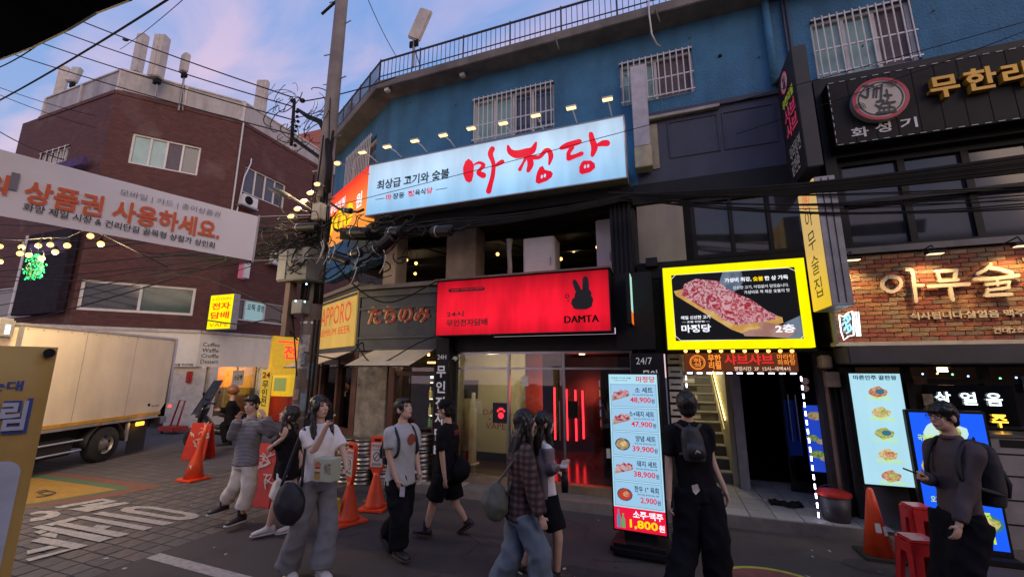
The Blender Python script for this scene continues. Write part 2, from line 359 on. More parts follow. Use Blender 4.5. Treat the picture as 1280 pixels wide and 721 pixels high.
arc_o = [(612, 292), (640, 276), (720, 266), (820, 268), (1000, 297), (1100, 314), (1122, 328), (1090, 345), (1000, 357), (900, 345), (760, 322), (640, 304)]
arc_i = [(700, 288), (712, 283), (750, 281), (800, 282), (930, 305), (1020, 320), (1038, 328), (1020, 334), (985, 336), (900, 324), (800, 306), (712, 293)]
O_, I_ = zoomq(arc_o, ZP), zoomq(arc_i, ZP); n = len(O_); b.add(O_+I_, [(i, (i+1) % n, n+(i+1) % n, n+i) for i in range(n)])
arc_o = [(40, 312), (90, 299), (150, 295), (215, 300), (236, 316), (205, 335), (130, 352), (40, 365)]; arc_i = [(40, 322), (90, 313), (130, 312), (148, 315), (150, 320), (135, 328), (100, 336), (40, 346)]
O_, I_ = zoomq(arc_o, ZP), zoomq(arc_i, ZP); n = len(O_); b.add(O_+I_, [(i, i+1, n+i+1, n+i) for i in range(n-1)])
struct(b, 'road_marking', M_white)
M_zr = mat('zone_red', (0.2, 0.075, 0.05), 0.8, col2=(0.13, 0.06, 0.045), scale=10); M_zg = mat('zone_green', (0.06, 0.12, 0.06), 0.8, col2=(0.08, 0.13, 0.07), scale=8); M_zy = mat('zone_yellow', (0.36, 0.2, 0.03), 0.8, col2=(0.25, 0.15, 0.03), scale=8)
# a faded yellow patch with green and red edging, partly under the truck
for nm, mm, q, z in (('red_edging', M_zr, [(-250, 40), (230, 55), (890, 135), (600, 200), (75, 275), (-350, 330)], 0.002), ('green_edging', M_zg, [(-250, 60), (110, 62), (700, 147), (600, 170), (75, 255), (-350, 310)], 0.004), ('yellow_patch', M_zy, [(-250, 85), (100, 88), (600, 160), (75, 245), (-350, 298)], 0.006)):
    struct(MB().poly(zoomq(q, z)), nm, mm)
b = MB(); stroke(b, [(95, 185), (150, 172), (205, 182), (150, 195), (110, 192)], [8, 6, 6, 6, 6], lambda x, y, d: zoomq([(x, y)], 0.009)[0]); stroke(b, [(80, 178), (130, 165), (170, 172)], [6, 5, 5], lambda x, y, d: zoomq([(x, y)], 0.0095)[0]); stroke(b, [(80, 208), (140, 203), (185, 192)], [6, 5, 5], lambda x, y, d: zoomq([(x, y)], 0.0098)[0])
struct(b, 'faded_number', M_bed)
# white line at the mouth of the road
a, c, d, e = G(182, 697, .004), G(200, 690.5, .004), G(330, 724, .004), G(300, 735, .004)
dirv = (d-c).normalized(); struct(MB().poly([a, c, c+dirv*1.6, a+dirv*1.6]), 'lane_line', M_white)
# red disc with yellow rim painted on the asphalt at the right
cc = Vector((0.93, 4.62, 0)); q = G(955, 709, 0); cc = Vector((q.x+0.02, q.y-0.62, 0))
def disc(c, r, z, n=40): return MB().poly([(c.x+r*math.cos(2*math.pi*i/n), c.y+r*math.sin(2*math.pi*i/n), z) for i in range(n)])
struct(disc(cc, 0.62, 0.004), 'disc_rim', mat('rim_yellow', (0.42, 0.42, 0.05), 0.75, var=.3, scale=12)); struct(disc(cc, 0.565, 0.008), 'disc_field', mat('disc_red', (0.17, 0.05, 0.05), 0.75, var=.25, scale=8))
# worn patches, a manhole cover and drain gratings in the asphalt
M_pt = mat('asphalt_patch', (.03, .027, .029), .85, col2=(.055, .048, .05), scale=9, bump=.6, bscale=200)
rr = random.Random(12)
for (x, y, w, h) in ((-3.6, 3.2, .9, .5), (-1.3, 4.3, 1.3, .45), (1.6, 5.6, .8, .35), (-4.4, 5.9, .7, .3)):
    n = 14; struct(MB().poly([(x+w*(.5+.5*(1+.18*rr.uniform(-1, 1))*math.cos(6.2832*i/n)*1.1), y+h*(.5+.5*(1+.18*rr.uniform(-1, 1))*math.sin(6.2832*i/n)*1.1), .0035) for i in range(n)]), 'asphalt_patch', M_pt)
mh = thing('manhole_cover', (-1.9, 3.3, 0), 'round cast iron manhole cover in the asphalt by the plaid shirt', 'manhole cover'); MB().tube([(-1.9, 3.3, .0), (-1.9, 3.3, .008)], .31, 32).build('cover', mat('cast_iron', (.05, .045, .043), .5, metal=.6, bump=.5, bscale=60), mh)
b = MB()
for i in range(7):
    for j in range(7):
        x, y = -1.9+.07*(i-3), 3.3+.07*(j-3)
        if (i-3)**2+(j-3)**2 < 14: b.box(x-.02, x+.02, y-.02, y+.02, .0085, .013)
b.build('tread_studs', MATS['cast_iron'], mh)['kind'] = 'stuff'
b = MB()
for k in range(9):
    x, y = rr.uniform(-4.5, 2), rr.uniform(3.0, 6.1); pts = [(x, y)]
    a_ = rr.uniform(0, 6.28)
    for j in range(7): a_ += rr.uniform(-.7, .7); x += .16*math.cos(a_); y += .10*math.sin(a_); pts.append((x, y))
    stroke(b, pts, [.008]*8, lambda x, y, d: Vector((x, y, .0042)), k=2)
struct(b, 'asphalt_crack', M_bed)
b = MB()
for k in range(60):
    x, y = rr.uniform(-5, 3), rr.uniform(2.6, 6.35); r = rr.uniform(.01, .028); b.add([(x+r*math.cos(6.2832*i/7), y+r*.8*math.sin(6.2832*i/7), .003) for i in range(7)], [tuple(range(7))])
o = b.build('gum_spots', M_bed); tag(o, 'dark chewing gum spots scattered on the asphalt', 'gum spots', None, 'stuff')
b = MB()
for k in range(46):
    x, y = rr.uniform(-7, 3), rr.uniform(3, 6.38); r = rr.uniform(.008, .022); a_ = rr.uniform(0, 3); b.add([(x+r*1.6*math.cos(a_), y+r*1.6*math.sin(a_), .006), (x-r*math.sin(a_), y+r*math.cos(a_), .010), (x-r*1.5*math.cos(a_), y-r*1.5*math.sin(a_), .006), (x+r*.8*math.sin(a_), y-r*.8*math.cos(a_), .005)], [(0, 1, 2, 3)])
o = b.build('litter_scraps', mat('litter_paper', (.4, .38, .34), .8)); tag(o, 'tiny pale paper scraps and butts along the gutter', 'litter', None, 'stuff')
# unseen row added behind the camera to cut sky fill and darken reflections
opp = thing('added_blocking_row', (-2, -5, 0), 'plain unseen building row added behind the camera to block sky light', 'building'); OF_ = Frame(0, -3.4, -1, 0)
M_opp = mat('opposite_render', (.16, .14, .13), .85, var=.2, scale=2, stain=.3); hs_ = [(-13+3.2*i, -11+3.2*i, z, z+1.5) for i in range(5) for z in (3.5,)]
wall_holes(OF_, -14, 4.0, 0, 6.4, -.3, 0, hs_).build('wall', M_opp, opp); MB().box(-4, 14, -9, -3.7, 6.4, 6.5).build('roof', M_opp, opp)
for h_ in hs_: MB().fb(OF_, h_[0], h_[1], h_[2], h_[3], -.2, -.19).build('pane', mat('opposite_glass', (.03, .035, .04), .1), opp)
MB().box(-3.6, 14, -4.2, -3.4, 2.5, 2.62).build('shop_canopy', mat('canopy_dark', (.03, .03, .035), .8), opp)
# step and threshold along the shops
M_stone = mat('step_stone', (0.24, 0.21, 0.185), 0.6, col2=(0.17, 0.15, 0.135), scale=9, bump=0.2, bscale=80)
side = struct(MB().box(-4.75, 0.3, 6.4, 7.0, -0.04, 0.14), 'pavement', M_stone, bevel=0.01)
M_tile = [mat('white_tile_%s' % n, c, 0.32, var=0.08, scale=5, spec=.6) for n, c in (('a', (0.42, 0.41, 0.4)), ('b', (0.38, 0.37, 0.36)), ('c', (0.34, 0.335, 0.33)))]
plat = struct(MB().box(0.3, 2.32, 6.52, 9.0, -0.04, 0.138), 'entrance_floor', M_kerb)
tm = [meshof(MB().box(-0.145, 0.145, -0.145, 0.145, 0, 0.014), mm, 'floor_tile', bevel=0.003) for mm in M_tile]
for i in range(7):
    for j in range(8):
        if 0.3+0.3*i < 2.3: part_at('floor_tile', random.choice(tm), plat, (0.455+0.3*i, 6.68+0.3*j, 0.138+random.uniform(0, .001)))
# tactile bumps on the shop step
tact = MB().box(-4.05, -3.2, 6.43, 6.75, 0.14, 0.146)
for i in range(20):
    for j in range(7): x, y = -4.03+0.043*i, 6.45+0.043*j; tact.box(x, x+.022, y, y+.022, .146, .156)
o = tact.build('tactile_mat', mat('mat_ivory', (0.42, 0.36, 0.28), 0.7)); tag(o, 'ivory ribbed rubber mat on the step left of the yellow lit shop', 'mat')
tag(struct(MB().box(2.32, 14, 6.45, 7.0, -0.04, 0.10), 'pavement', M_kerb, bevel=.01))
# ================================================================= THE BLUE CORNER BUILDING
M_blue = mat('blue_render', (0.042, 0.165, 0.305), 0.8, col2=(0.028, 0.12, 0.24), scale=2.3, bump=0.9, bscale=26, stain=0.35)
M_conc = mat('old_concrete', (0.19, 0.175, 0.17), 0.85, col2=(0.12, 0.11, 0.108), scale=3.5, bump=0.5, bscale=50, stain=0.4)
M_rail = mat('railing_paint', (0.035, 0.035, 0.045), 0.5)
M_navy = mat('navy_panel', (0.05, 0.058, 0.10), 0.6, col2=(0.036, 0.042, 0.08), scale=3, bump=.3, bscale=40, stain=.3)
M_black = mat('black_paint', (0.010, 0.010, 0.013), 0.5, var=.3, spec=.25)
M_blackm = mat('black_matte', (0.008, 0.008, 0.009), 0.85, var=.3, spec=.2)
M_wframe = mat('white_window_frame', (0.62, 0.6, 0.6), 0.45, var=.08, stain=.25)
M_wbar = mat('white_bar', (0.55, 0.53, 0.54), 0.4, var=.1, metal=0.1)
M_dglass = mat('dark_glass', (0.015, 0.02, 0.025), 0.06, var=.2, spec=.9)
M_teal = mat('teal_blind', (0.22, 0.38, 0.38), 0.5, var=.15, scale=2, coat=.6)
M_steel = mat('brushed_steel', (0.4, 0.4, 0.42), 0.28, metal=.9, var=.15)
M_alu = mat('grey_alu', (0.3, 0.3, 0.32), 0.4, metal=.5, var=.15)
M_pole_rust = mat('rusty_bolt', (.12, .06, .04), .8)
blue = thing('blue_building', (0, 7, 0), 'blue rendered corner building with roof railing, barred windows and shops below', 'building')
def wrect(p00, p10, p11, p01, fr=MF, d=0):
    q = [fr.uz(*p, d) for p in (p00, p10, p11, p01)]
    return (q[0][0]+q[3][0])/2, (q[1][0]+q[2][0])/2, (q[2][1]+q[3][1])/2, (q[0][1]+q[1][1])/2
wm = wrect((592, 126), (694, 101.4), (692, 178), (590, 200)); wm = (wm[0], wm[1], 6.5, wm[3])
wr1 = wrect((773.9, 82.3), (864.5, 59.2), (868.6, 113.6), (777, 134)); wr2 = wrect((1011.9, 25.5), (1135.6, 0), (1154.3, 75), (1022, 99.4))
ws = wrect((427, 228), (471, 171), (471, 230), (424, 280), SF); ws = (-2.35, -0.72, 5.6, 7.45)
wall = wall_holes(MF, -5.45, 14, 6.38, 8.0, -0.25, 0, [wm, wr1, wr2])
wall.fb(MF, -5.45, -0.25, 4.9, 6.38, -0.25, 0)
wall.build('wall', M_blue, blue)
wall_holes(SF, -3.6, 0, 4.3, 8.0, -0.25, 0, [ws]).build('wall', M_blue, blue)
def outl(off, z, yb=16, xr=14):
    c0 = MF.p(-5.45, z, 0); k = off*math.tan((math.atan2(.476, .879))/2)
    a = MF.p(-5.45-k, z, off); l = SF.p(-3.6, z, off); return [Vector((xr, 7-off, z)), a, l, Vector((l.x, yb, z)), Vector((xr, yb, z))]
def foot(z, ins, yb=12.5, xr=-.3): c_ = Vector((-5.45+.2*ins, 7+ins, z)); l = SF.p(-3.58, z, -ins); return [Vector((xr, 7+ins, z)), c_, l, Vector((l.x, yb, z)), Vector((xr, yb, z))]
b = MB(); b.prism([p for p in outl(0.42, 8.0)], (0, 0, 0.19)); b.build('roof_slab', M_conc, blue, bevel=.012)
b = MB(); b.prism([p for p in outl(0.34, 8.19)], (0, 0, 0.05)); b.build('parapet_kerb', M_conc, blue)
# railing: top rail, lower rail, bars one by one
b = MB(); o3 = outl(0.36, 8.72); b.tube([o3[0], o3[1], o3[2]], 0.022, 6); o3 = outl(0.36, 8.33); b.tube([o3[0], o3[1], o3[2]], 0.012, 5)
rail = b.build('railing', M_rail, blue)
barm = meshof(MB().cyl((0, 0, 0), (0, 0, 0.48), 0.0075, 5), M_rail, 'bar'); postm = meshof(MB().cyl((0, 0, 0), (0, 0, 0.52), 0.017, 6), M_rail, 'post')
o3 = outl(0.36, 8.24); A, B_, C3 = o3[0], o3[1], o3[2]
for P, Q, n in ((B_, Vector((0.6, B_.y, 8.24)), 60), (B_, C3, 66)):
    for i in range(n+1):
        q = P.lerp(Q, i/n)
        if i % 10 == 0: part_at('post', postm, rail, q)
        else: part_at('bar', barm, rail, q)
def window(fr, r, parent, nb=0, panes=2, depth=-0.12, gm=None, fm=None, hb=(0.5,), fw=0.05, name='window', curtains=None, bard=0.05, barr=0.011):
    u0, u1, z0, z1 = r; f = MB(); fm = fm or M_wframe; gm = gm or M_dglass
    for a, c, e, g in ((u0, u1, z0, z0+fw), (u0, u1, z1-fw, z1), (u0, u0+fw, z0+fw, z1-fw), (u1-fw, u1, z0+fw, z1-fw)): f.fb(fr, a, c, e, g, depth-0.03, depth+0.05)
    w = (u1-u0-2*fw)/panes
    for i in range(1, panes): u = u0+fw+w*i; f.fb(fr, u-fw*.45, u+fw*.45, z0+fw, z1-fw, depth-0.02, depth+0.045)
    fo = f.build(name+'_frame', fm, parent)
    for i in range(panes):
        g_ = gm[i % len(gm)] if isinstance(gm, list) else gm
        MB().fb(fr, u0+fw+w*i+.002, u0+fw+w*(i+1)-.002, z0+fw, z1-fw, depth-0.012, depth-0.004-0.002*(i % 2)).build('pane', g_, fo)
    if nb:
        g = MB()
        for hz_ in (0.04, 0.97)+tuple(hb): g.fb(fr, u0, u1, z0+(z1-z0)*hz_-.012, z0+(z1-z0)*hz_+.012, bard-.008, bard+.008)
        gr_ = g.build('window_grille', M_wbar, parent); bm_ = meshof(MB().cyl((0, 0, 0), (0, 0, z1-z0), barr, 6), M_wbar, 'bar')
        for i in range(nb): part_at('bar', bm_, gr_, fr.p(u0+(u1-u0)*(i+.5)/nb, z0, bard+.014))
    return fo
M_curt = mat('grey_curtain', (0.12, 0.1, 0.12), .8, scale=12); M_slot = mat('navy_pane', (0.03, 0.045, 0.08), .1, spec=.8)
window(MF, wm, blue, 17, 4, gm=[M_teal, M_teal, M_slot, M_slot], hb=(0.35,), barr=.01)
window(MF, wr1, blue, 12, 2, gm=[M_teal, M_curt], hb=(0.42,)); window(MF, wr2, blue, 13, 3, gm=[M_teal, M_teal, M_curt], hb=(0.44,))
window(SF, ws, blue, 16, 2, gm=[M_curt, M_slot], hb=(0.5,), bard=.12)
for px_ in (985, 990): pu = MF.uz(px_, 60, .03)[0]; MB().cyl(MF.p(pu, 6.4, .03), MF.p(pu, 7.99, .03), .018, 6).build('conduit', M_navy, blue)
for i in range(9):
    q = MF.p(-5.0+1.15*i+random.uniform(-.2, .2), 7.2+random.uniform(-.4, .6), .01); MB().cyl(q, q+MF.N*.03, .012, 6).build('wall_bolt', M_pole_rust, blue)
# drain pipes, stray hoses, small wall vent
pu = MF.uz(963, 60, .06)[0]; b = MB(); b.cyl(MF.p(pu, 6.45, .07), MF.p(pu, 7.99, .07), .055, 12); b.build('drain_pipe', M_blue, blue, smooth=True)
b = MB(); b.tube([MF.p(0.12, 8.3, .45), MF.p(0.11, 8.0, .46), MF.p(.13, 7.62, .42), MF.p(.2, 7.5, .3), MF.p(.27, 7.55, .15)], .014, 6); b.build('hose', M_wbar, blue, smooth=True)
for px, py in ((695, 48), (820, 14)):
    q = onplane(px, py, MF.p(0, 0, .43), MF.N); b = MB(); b.tube([q+Vector((0, 0, .05)), q, q+Vector((.02, -.02, -.12)), q+Vector((.05, 0, -.25))], .012, 6); b.build('hose', M_conc, blue, smooth=True)
q = MF.p(*MF.uz(900, 70.5, 0), 0); MB().ell(q, (.03, 0, 0), (0, .04, 0), (0, 0, .03)).build('wall_outlet', M_blackm, blue)
for px, py in ((578, 92), (484, 111)):
    q = onplane(px, py, (0, 0, 7.99), Vector((0, 0, 1))); MB().box(q.x-.05, q.x+.05, q.y-.03, q.y+.05, 7.92, 7.99).build('eaves_light', M_wframe, blue)
# navy band under the blue wall at the right, with recessed panels
nz0 = MF.uz(870, 222, 0)[1]
b = MB(); b.fb(MF, -0.25, 2.3, nz0, 6.38, -.25, -0.004); b.fb(MF, -.25, 14, 6.30, 6.38, 0, .05)
u_l = MF.uz(818, 200, 0)[0]; us = [MF.uz(x, 170, 0)[0] for x in (833, 902, 975)]
for a, c in zip(us, us[1:]):
    for e in ((a+.03, c-.03, 5.5, 5.52), (a+.03, c-.03, 6.15, 6.17), (a+.03, a+.05, 5.52, 6.15), (c-.05, c-.03, 5.52, 6.15)): b.fb(MF, e[0], e[1], e[2], e[3], -.004, .012)
b.build('navy_band', M_navy, blue)
MB().fb(MF, -.25, 1.1, 6.24, 6.30, 0, .09).build('ledge', mat('pale_ledge', (.38, .36, .34), .8, stain=.4), blue, bevel=.006)
MB().fb(MF, u_l-.25, u_l-.02+.1, 5.35, 6.18, 0, .012).build('cream_patch', mat('cream_paint', (.32, .3, .24), .8, stain=.4), blue)
# long pale sign box standing on the wall between the two big signs
q0 = MF.rect(787, 84, 815, 207, .28); sb = thing('blank_sign_box', MF.p(q0[0], q0[2], 0), 'tall narrow pale blank sign box on the wall right of the light blue sign', 'sign')
MB().fb(MF, q0[0], q0[1], q0[2]+.38, q0[3], .05, .28).build('sign_body', mat('pale_lilac_metal', (.42, .41, .46), .5, stain=.25), sb, bevel=.01)
MB().fb(MF, q0[0]-.005, q0[1]+.012, q0[2], q0[2]+.379, .04, .29).build('lower_section', mat('beige_metal', (.42, .36, .26), .55, stain=.3), sb, bevel=.01)
# ---- upper floor restaurant, open front under the light blue sign
z_f, z_c = 3.56, 4.86
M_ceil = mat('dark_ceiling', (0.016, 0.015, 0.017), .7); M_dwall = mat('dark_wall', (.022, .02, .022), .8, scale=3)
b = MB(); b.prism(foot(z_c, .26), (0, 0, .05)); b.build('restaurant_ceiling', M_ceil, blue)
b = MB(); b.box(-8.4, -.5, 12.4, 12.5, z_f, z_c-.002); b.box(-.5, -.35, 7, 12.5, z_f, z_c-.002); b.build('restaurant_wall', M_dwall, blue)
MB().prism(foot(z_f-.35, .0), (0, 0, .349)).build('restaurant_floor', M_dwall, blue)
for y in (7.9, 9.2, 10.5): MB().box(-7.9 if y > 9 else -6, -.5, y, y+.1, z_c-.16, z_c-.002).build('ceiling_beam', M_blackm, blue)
for i in range(3):
    MB().tube([(-4.9+i*1.8, 7.6, z_c-.22), (-3.7+i*1.8, 11.5, z_c-.22)], .02, 6).build('lighting_track', M_blackm, blue)
M_pil = mat('pillar_concrete', (.3, .25, .2), .8, col2=(.2, .165, .13), scale=4, bump=.4, bscale=30, stain=.35)
pl = (-4.10, -3.43); MB().box(pl[0], pl[1], 7.3, 7.75, z_f, z_c-.001).build('pillar', M_pil, blue, bevel=.01)
MB().box(-5.42, -5.1, 7.02, 7.4, 2.5, z_c-.002).build('pillar', M_pil, blue, bevel=.01)
q = MF.uz(637, 300, -.1); MB().tube([(q[0], 7.1, 3.6), (q[0]+.01, 7.1, 3.9), (q[0]-.01, 7.1, 4.2), (q[0], 7.1, 4.42)], [.05, .045, .045, .06], 10).build('standpipe', mat('wrapped_pipe', (.3, .29, .28), .6, bump=.8, bscale=30), blue, smooth=True)
M_box = mat('white_box', (.6, .6, .62), .45, var=.06)
for (a, c, z1, y, lab) in ((-2.38, -1.78, 4.42, 7.15, 'white square cabinet on the open upper floor between bare bulbs'), (-1.02, -.72, 4.62, 7.15, 'narrow white cabinet at the right end of the open upper floor')):
    t_ = thing('cabinet', (a, y, z_f), lab, 'cabinet'); MB().box(a, c, y, y+.45, z_f, z1).build('cabinet_body', M_box, t_, bevel=.015)
    MB().box(a+.03, c-.03, y-.012, y-.001, z_f+.04, z1-.04).build('cabinet_door', M_box, t_, bevel=.004); MB().box(c-.08, c-.06, y-.03, y-.013, z_f+.3, z_f+.45).build('handle', M_alu, t_)
# bare bulbs hanging from the ceiling
M_bulb = lit('bulb_warm', (1.0, .52, .13), 3.2); bulb_sphere = MB(); 
def bulb(q, r=.045, up=.25, label='bare warm bulb', group=None, lightw=0, cat='lamp', cap=True):
    t_ = thing('hanging_bulb', q, label, cat, group); MB().sph(q, r, 10, 7).build('bulb', M_bulb, t_, smooth=True)
    if cap: MB().cyl(q+Vector((0, 0, r*.8)), q+Vector((0, 0, r*.8+.06)), r*.45, 8).build('socket', M_blackm, t_)
    if up: MB().cyl(q+Vector((0, 0, r*.8+.06)), q+Vector((0, 0, up)), .004, 4).build('cord', M_cable, t_)
    if lightw:
        l = plight(q-Vector((0, 0, r*1.6)), lightw, r=.04); l.parent = t_; l.location = (0, 0, -r*1.6)
    return t_
for k, (px, py) in enumerate(((508, 325), (520, 329), (501, 341), (519, 342), (598, 331), (622, 317.6), (701, 323.7), (717, 308), (747, 309))):
    y = 8.3+.35*(k % 4); q = onplane(px, py, (0, y, 0), Vector((0, 1, 0))); q.z = min(q.z, z_c-.12)
    side_ = 'left of the concrete pillar' if px < 560 else 'right of the concrete pillar'
    order = {508: 'uppermost of four bulbs', 520: 'brightest of four bulbs', 501: 'leftmost of four bulbs', 519: 'lowest of four bulbs', 598: 'first bulb', 622: 'second bulb', 701: 'third bulb', 717: 'fourth bulb', 747: 'fifth bulb'}[px]
    bulb(q, .04, z_c-q.z, order+' on the open upper floor '+side_, 'bulbs on the upper floor', 2.5 if k % 2 else 0)
for k, (px, py) in enumerate(((545, 276), (602, 267), (634, 264), (666, 260), (699, 255), (735, 250))):
    q = onplane(px, py, (0, 6.55, 0), Vector((0, 1, 0)))
    bulb(q, .024, z_c-q.z+.0, 'tiny bulb on the string below the light blue sign, number %s from the left' % ('one two three four five six'.split()[k]), 'bulbs on the string under the sign', 0)
MB().box(-5.3, -.35, 6.42, 7.0, 4.70, 4.858).build('sign_soffit', M_blackm, blue)
# black columns and shutters right of the opening
q = MF.rect(762, 235, 800, 440, .2); 
b = MB(); b.fb(MF, -.72, -.38, 3.5, 5.3, .05, .3)
for i in range(5): b.fb(MF, -.71+.07*i, -.68+.07*i, 3.5, 5.3, .3, .33)
b.build('ribbed_column', M_black, blue); MB().fb(MF, -.70, -.12, 2.3, 3.5, .05, .36).build('column', M_black, blue, bevel=.006)
q = MF.rect(789, 236, 856, 318, 0); b = MB(); b.fb(MF, -.3, .42, 3.72, 4.72, -.1, .0); b.build('beige_shutter', mat('beige_board', (.33, .29, .25), .7, col2=(.27, .235, .21), scale=2, stain=.3), blue)
b = MB(); b.fb(MF, -.35, 2.35, 4.74, nz0, -.2, .03); b.fb(MF, -.35, 2.35, 3.45, 3.7, -.2, .05); b.fb(MF, -.35, .02, 2.25, 3.45, -.2, .02); b.build('black_fascia', M_black, blue)
MB().fb(MF, -.2, -.02, 3.62, 3.76, .06, .2).build('junction_box', M_black, blue, bevel=.006)
# dark upper windows between the beige board and the right building
wfr = wrect((862, 238), (985, 225), (990, 312), (866, 320)); window(MF, (wfr[0], 2.2, 3.72, 4.72), blue, 0, 3, depth=-.05, gm=mat('smoked_pane', (.03, .032, .04), .08, spec=.7), fm=M_black, fw=.06)
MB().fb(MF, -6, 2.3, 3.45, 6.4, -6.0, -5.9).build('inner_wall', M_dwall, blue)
MB().fb(MF, .42, wfr[0], 3.7, 4.74, -.1, -.001).build('filler_panel', M_blackm, blue)
# ================================================================= SIGNS ON THE MAIN FACADE
L_sky = lit('sign_light_blue', (0.40, 0.60, 0.82), 1.02, var=.16, scale=1.3); L_red = lit('sign_red', (0.88, 0.008, 0.028), 1.0, var=.25, scale=2.2)  # noise in the blue face paints in floodlight reflections
edgefall(L_sky, (.52, .66, .84), (.28, .56, .86), .12); edgefall(L_red, (.62, .006, .02), (.95, .008, .03), .42)
L_white = lit('letter_white', (0.9, .92, 1.0), 1.1); L_yel = lit('sign_yellow', (0.95, 0.86, 0.0), 1.05, var=.08)
P_red = lit('letter_red', (.75, .005, .03), .9); P_blk = mat('letter_black', (.012, .012, .016), .5, var=0); P_navy = lit('letter_dark_lit', (.03, .04, .06), .5)
P_scr = lit('screen_pale_blue', (0.42, .72, .84), 1.0, var=.05); P_blue = lit('screen_blue', (0.01, .10, .85), 1.1, var=.08)
# --- light blue butcher restaurant sign
bs = thing('restaurant_sign', MF.p(-2.8, 4.89, .7), 'long light blue lit sign with red brush letters above the open upper floor', 'sign')
u0, u1, z0, z1 = -5.29, -0.37, 4.89, 5.965; D = .8
MB().fb(MF, u0+.02, u1-.02, z0+.02, z1-.02, D-.3, D).build('light_panel', L_sky, bs)
b = MB()
for a, c, e, g in ((u0, u1, z0, z0+.02), (u0, u1, z1-.02, z1), (u1-.02, u1, z0+.02, z1-.02)): b.fb(MF, a, c, e, g, D-.3, D+.012)
b.build('sign_frame', M_alu, bs)
def zb(x, y): return MF.uz(400+x/2.977, y/2.977, D+.01)
def place(x, y, dd): u, z = zb(x, y); return MF.p(u, z, D+.006+dd)
def zb2(x, y): return MF.uz(560+x/5.818, 150+y/5.818, D+.01)
def place(x, y, dd): u, z = zb2(x, y); return MF.p(u, z, D+.006+dd)
BRUSH = [([(190, 325), (225, 310), (258, 328), (232, 362), (222, 385), (255, 402)], [10, 18, 26, 22, 30, 40]), ([(322, 210), (308, 250), (330, 320), (325, 400), (310, 460), (295, 518)], [34, 34, 26, 28, 30, 36]), ([(338, 340), (365, 320), (394, 304)], [10, 26, 30]),
 ([(436, 188), (452, 230), (500, 250), (570, 236), (615, 218), (640, 165)], [14, 38, 52, 52, 42, 14]), ([(575, 255), (548, 310), (522, 360)], [30, 15, 24]), ([(588, 260), (600, 320), (583, 370)], [36, 42, 24]), ([(615, 272), (665, 270), (708, 226), (735, 226), (748, 265), (735, 325)], [32, 24, 28, 32, 34, 12]),
 ([(822, 205), (870, 186), (955, 158)], [24, 40, 34]), ([(905, 200), (878, 240), (880, 272)], [26, 26, 34]), ([(878, 280), (930, 262), (972, 245)], [34, 26, 28]), ([(1040, 104), (1050, 150), (1065, 200), (1050, 258)], [30, 38, 44, 24]), ([(1085, 185), (1125, 172), (1156, 170)], [18, 38, 42])]
b = MB()
for i, (p, w) in enumerate(BRUSH): stroke(b, p, [x*1.15 for x in w], place, i*.0007)
for i, pg in enumerate(([(150, 282), (175, 300), (190, 330), (186, 400), (175, 445), (155, 458), (130, 445), (112, 400), (110, 350), (125, 305)], [(690, 335), (706, 364), (750, 374), (764, 392), (755, 418), (720, 445), (660, 467), (638, 455), (640, 415), (650, 378), (668, 345)], [(985, 298), (1040, 297), (1068, 318), (1072, 350), (1035, 382), (975, 398), (955, 385), (955, 345), (968, 315)])): b.poly([place(x, y, .010+.0007*i) for x, y in pg])
b.build('brush_letters', P_red, bs)
b = MB()
for i, (x, y) in enumerate(((684, 416), (706, 408), (998, 343), (1021, 338))): stroke(b, [(x-1, y+6), (x+1, y-6)], [15, 15], place, .018+.0004*i)
b.build('nose_dots', L_sky, bs)
def ztext(s, x0, y0, x1, y1, m, slope=0.0, **k):   # text on the blue sign, corners given on its face
    a = zb(x0, y1); c = zb(x1, y0 - slope); u_0, u_1 = a[0], c[0]; return ftext(s, MF, u_0, u_1, a[1], c[1], D+.006, m, bs, **k)
P_ink = lit('letter_ink', (.03, .05, .08), .35)
def onsign(s, px0, px1, zt, h, m, **k): return ftext(s, MF, MF.uz(px0, 240, D)[0], MF.uz(px1, 240, D)[0], zt-h, zt, D+.006, m, bs, **k)
onsign('최상급 고기와 숯불', 471, 561, 5.59, .20, P_ink, bold=.03)
onsign('마', 483, 490, 5.27, .12, P_red, bold=.03); onsign('장동', 491.5, 506, 5.27, .12, P_ink, bold=.03)
onsign('정', 510, 518, 5.27, .12, P_red, bold=.03); onsign('육식', 519, 532, 5.27, .12, P_ink, bold=.03); onsign('당', 533.5, 541, 5.27, .12, P_red, bold=.03)
b = MB(); 
for a, c in ((470, 481), (545, 559)): b.fb(MF, MF.uz(a, 240, D)[0], MF.uz(c, 240, D)[0], 5.20, 5.21, D+.002, D+.006)
b.build('rule', P_ink, bs)
# orange end panel folded back round the corner
OF = Frame(-5.29-.004, 6.2, .879, -.476); oe = thing('corner_sign_panel', (-5.6, 6.5, 4.89), 'orange and yellow lit end panel folded back from the light blue sign', 'sign')
m = lit('sign_orange', (.95, .16, .015), 1.0); t = m.node_tree; bsd = t.nodes['Principled BSDF']; tcn = t.nodes.new('ShaderNodeTexCoord'); sp = t.nodes.new('ShaderNodeSeparateXYZ'); t.links.new(tcn.outputs['Object'], sp.inputs[0])
rp = t.nodes.new('ShaderNodeValToRGB'); rp.color_ramp.elements[0].color = (1, .33, .05, 1); rp.color_ramp.elements[1].color = (.85, .02, .005, 1); rp.color_ramp.elements[0].position = .15; rp.color_ramp.elements[1].position = 1.0; t.links.new(sp.outputs[2], rp.inputs[0]); t.links.new(rp.outputs[0], bsd.inputs['Emission Color'])
MB().fb(OF, -2.4, -.01, 4.86, 5.95, -.2, 0).build('light_panel', m, oe)
L_ylw = lit('letter_yellow', (1, .68, .0), 1.1)
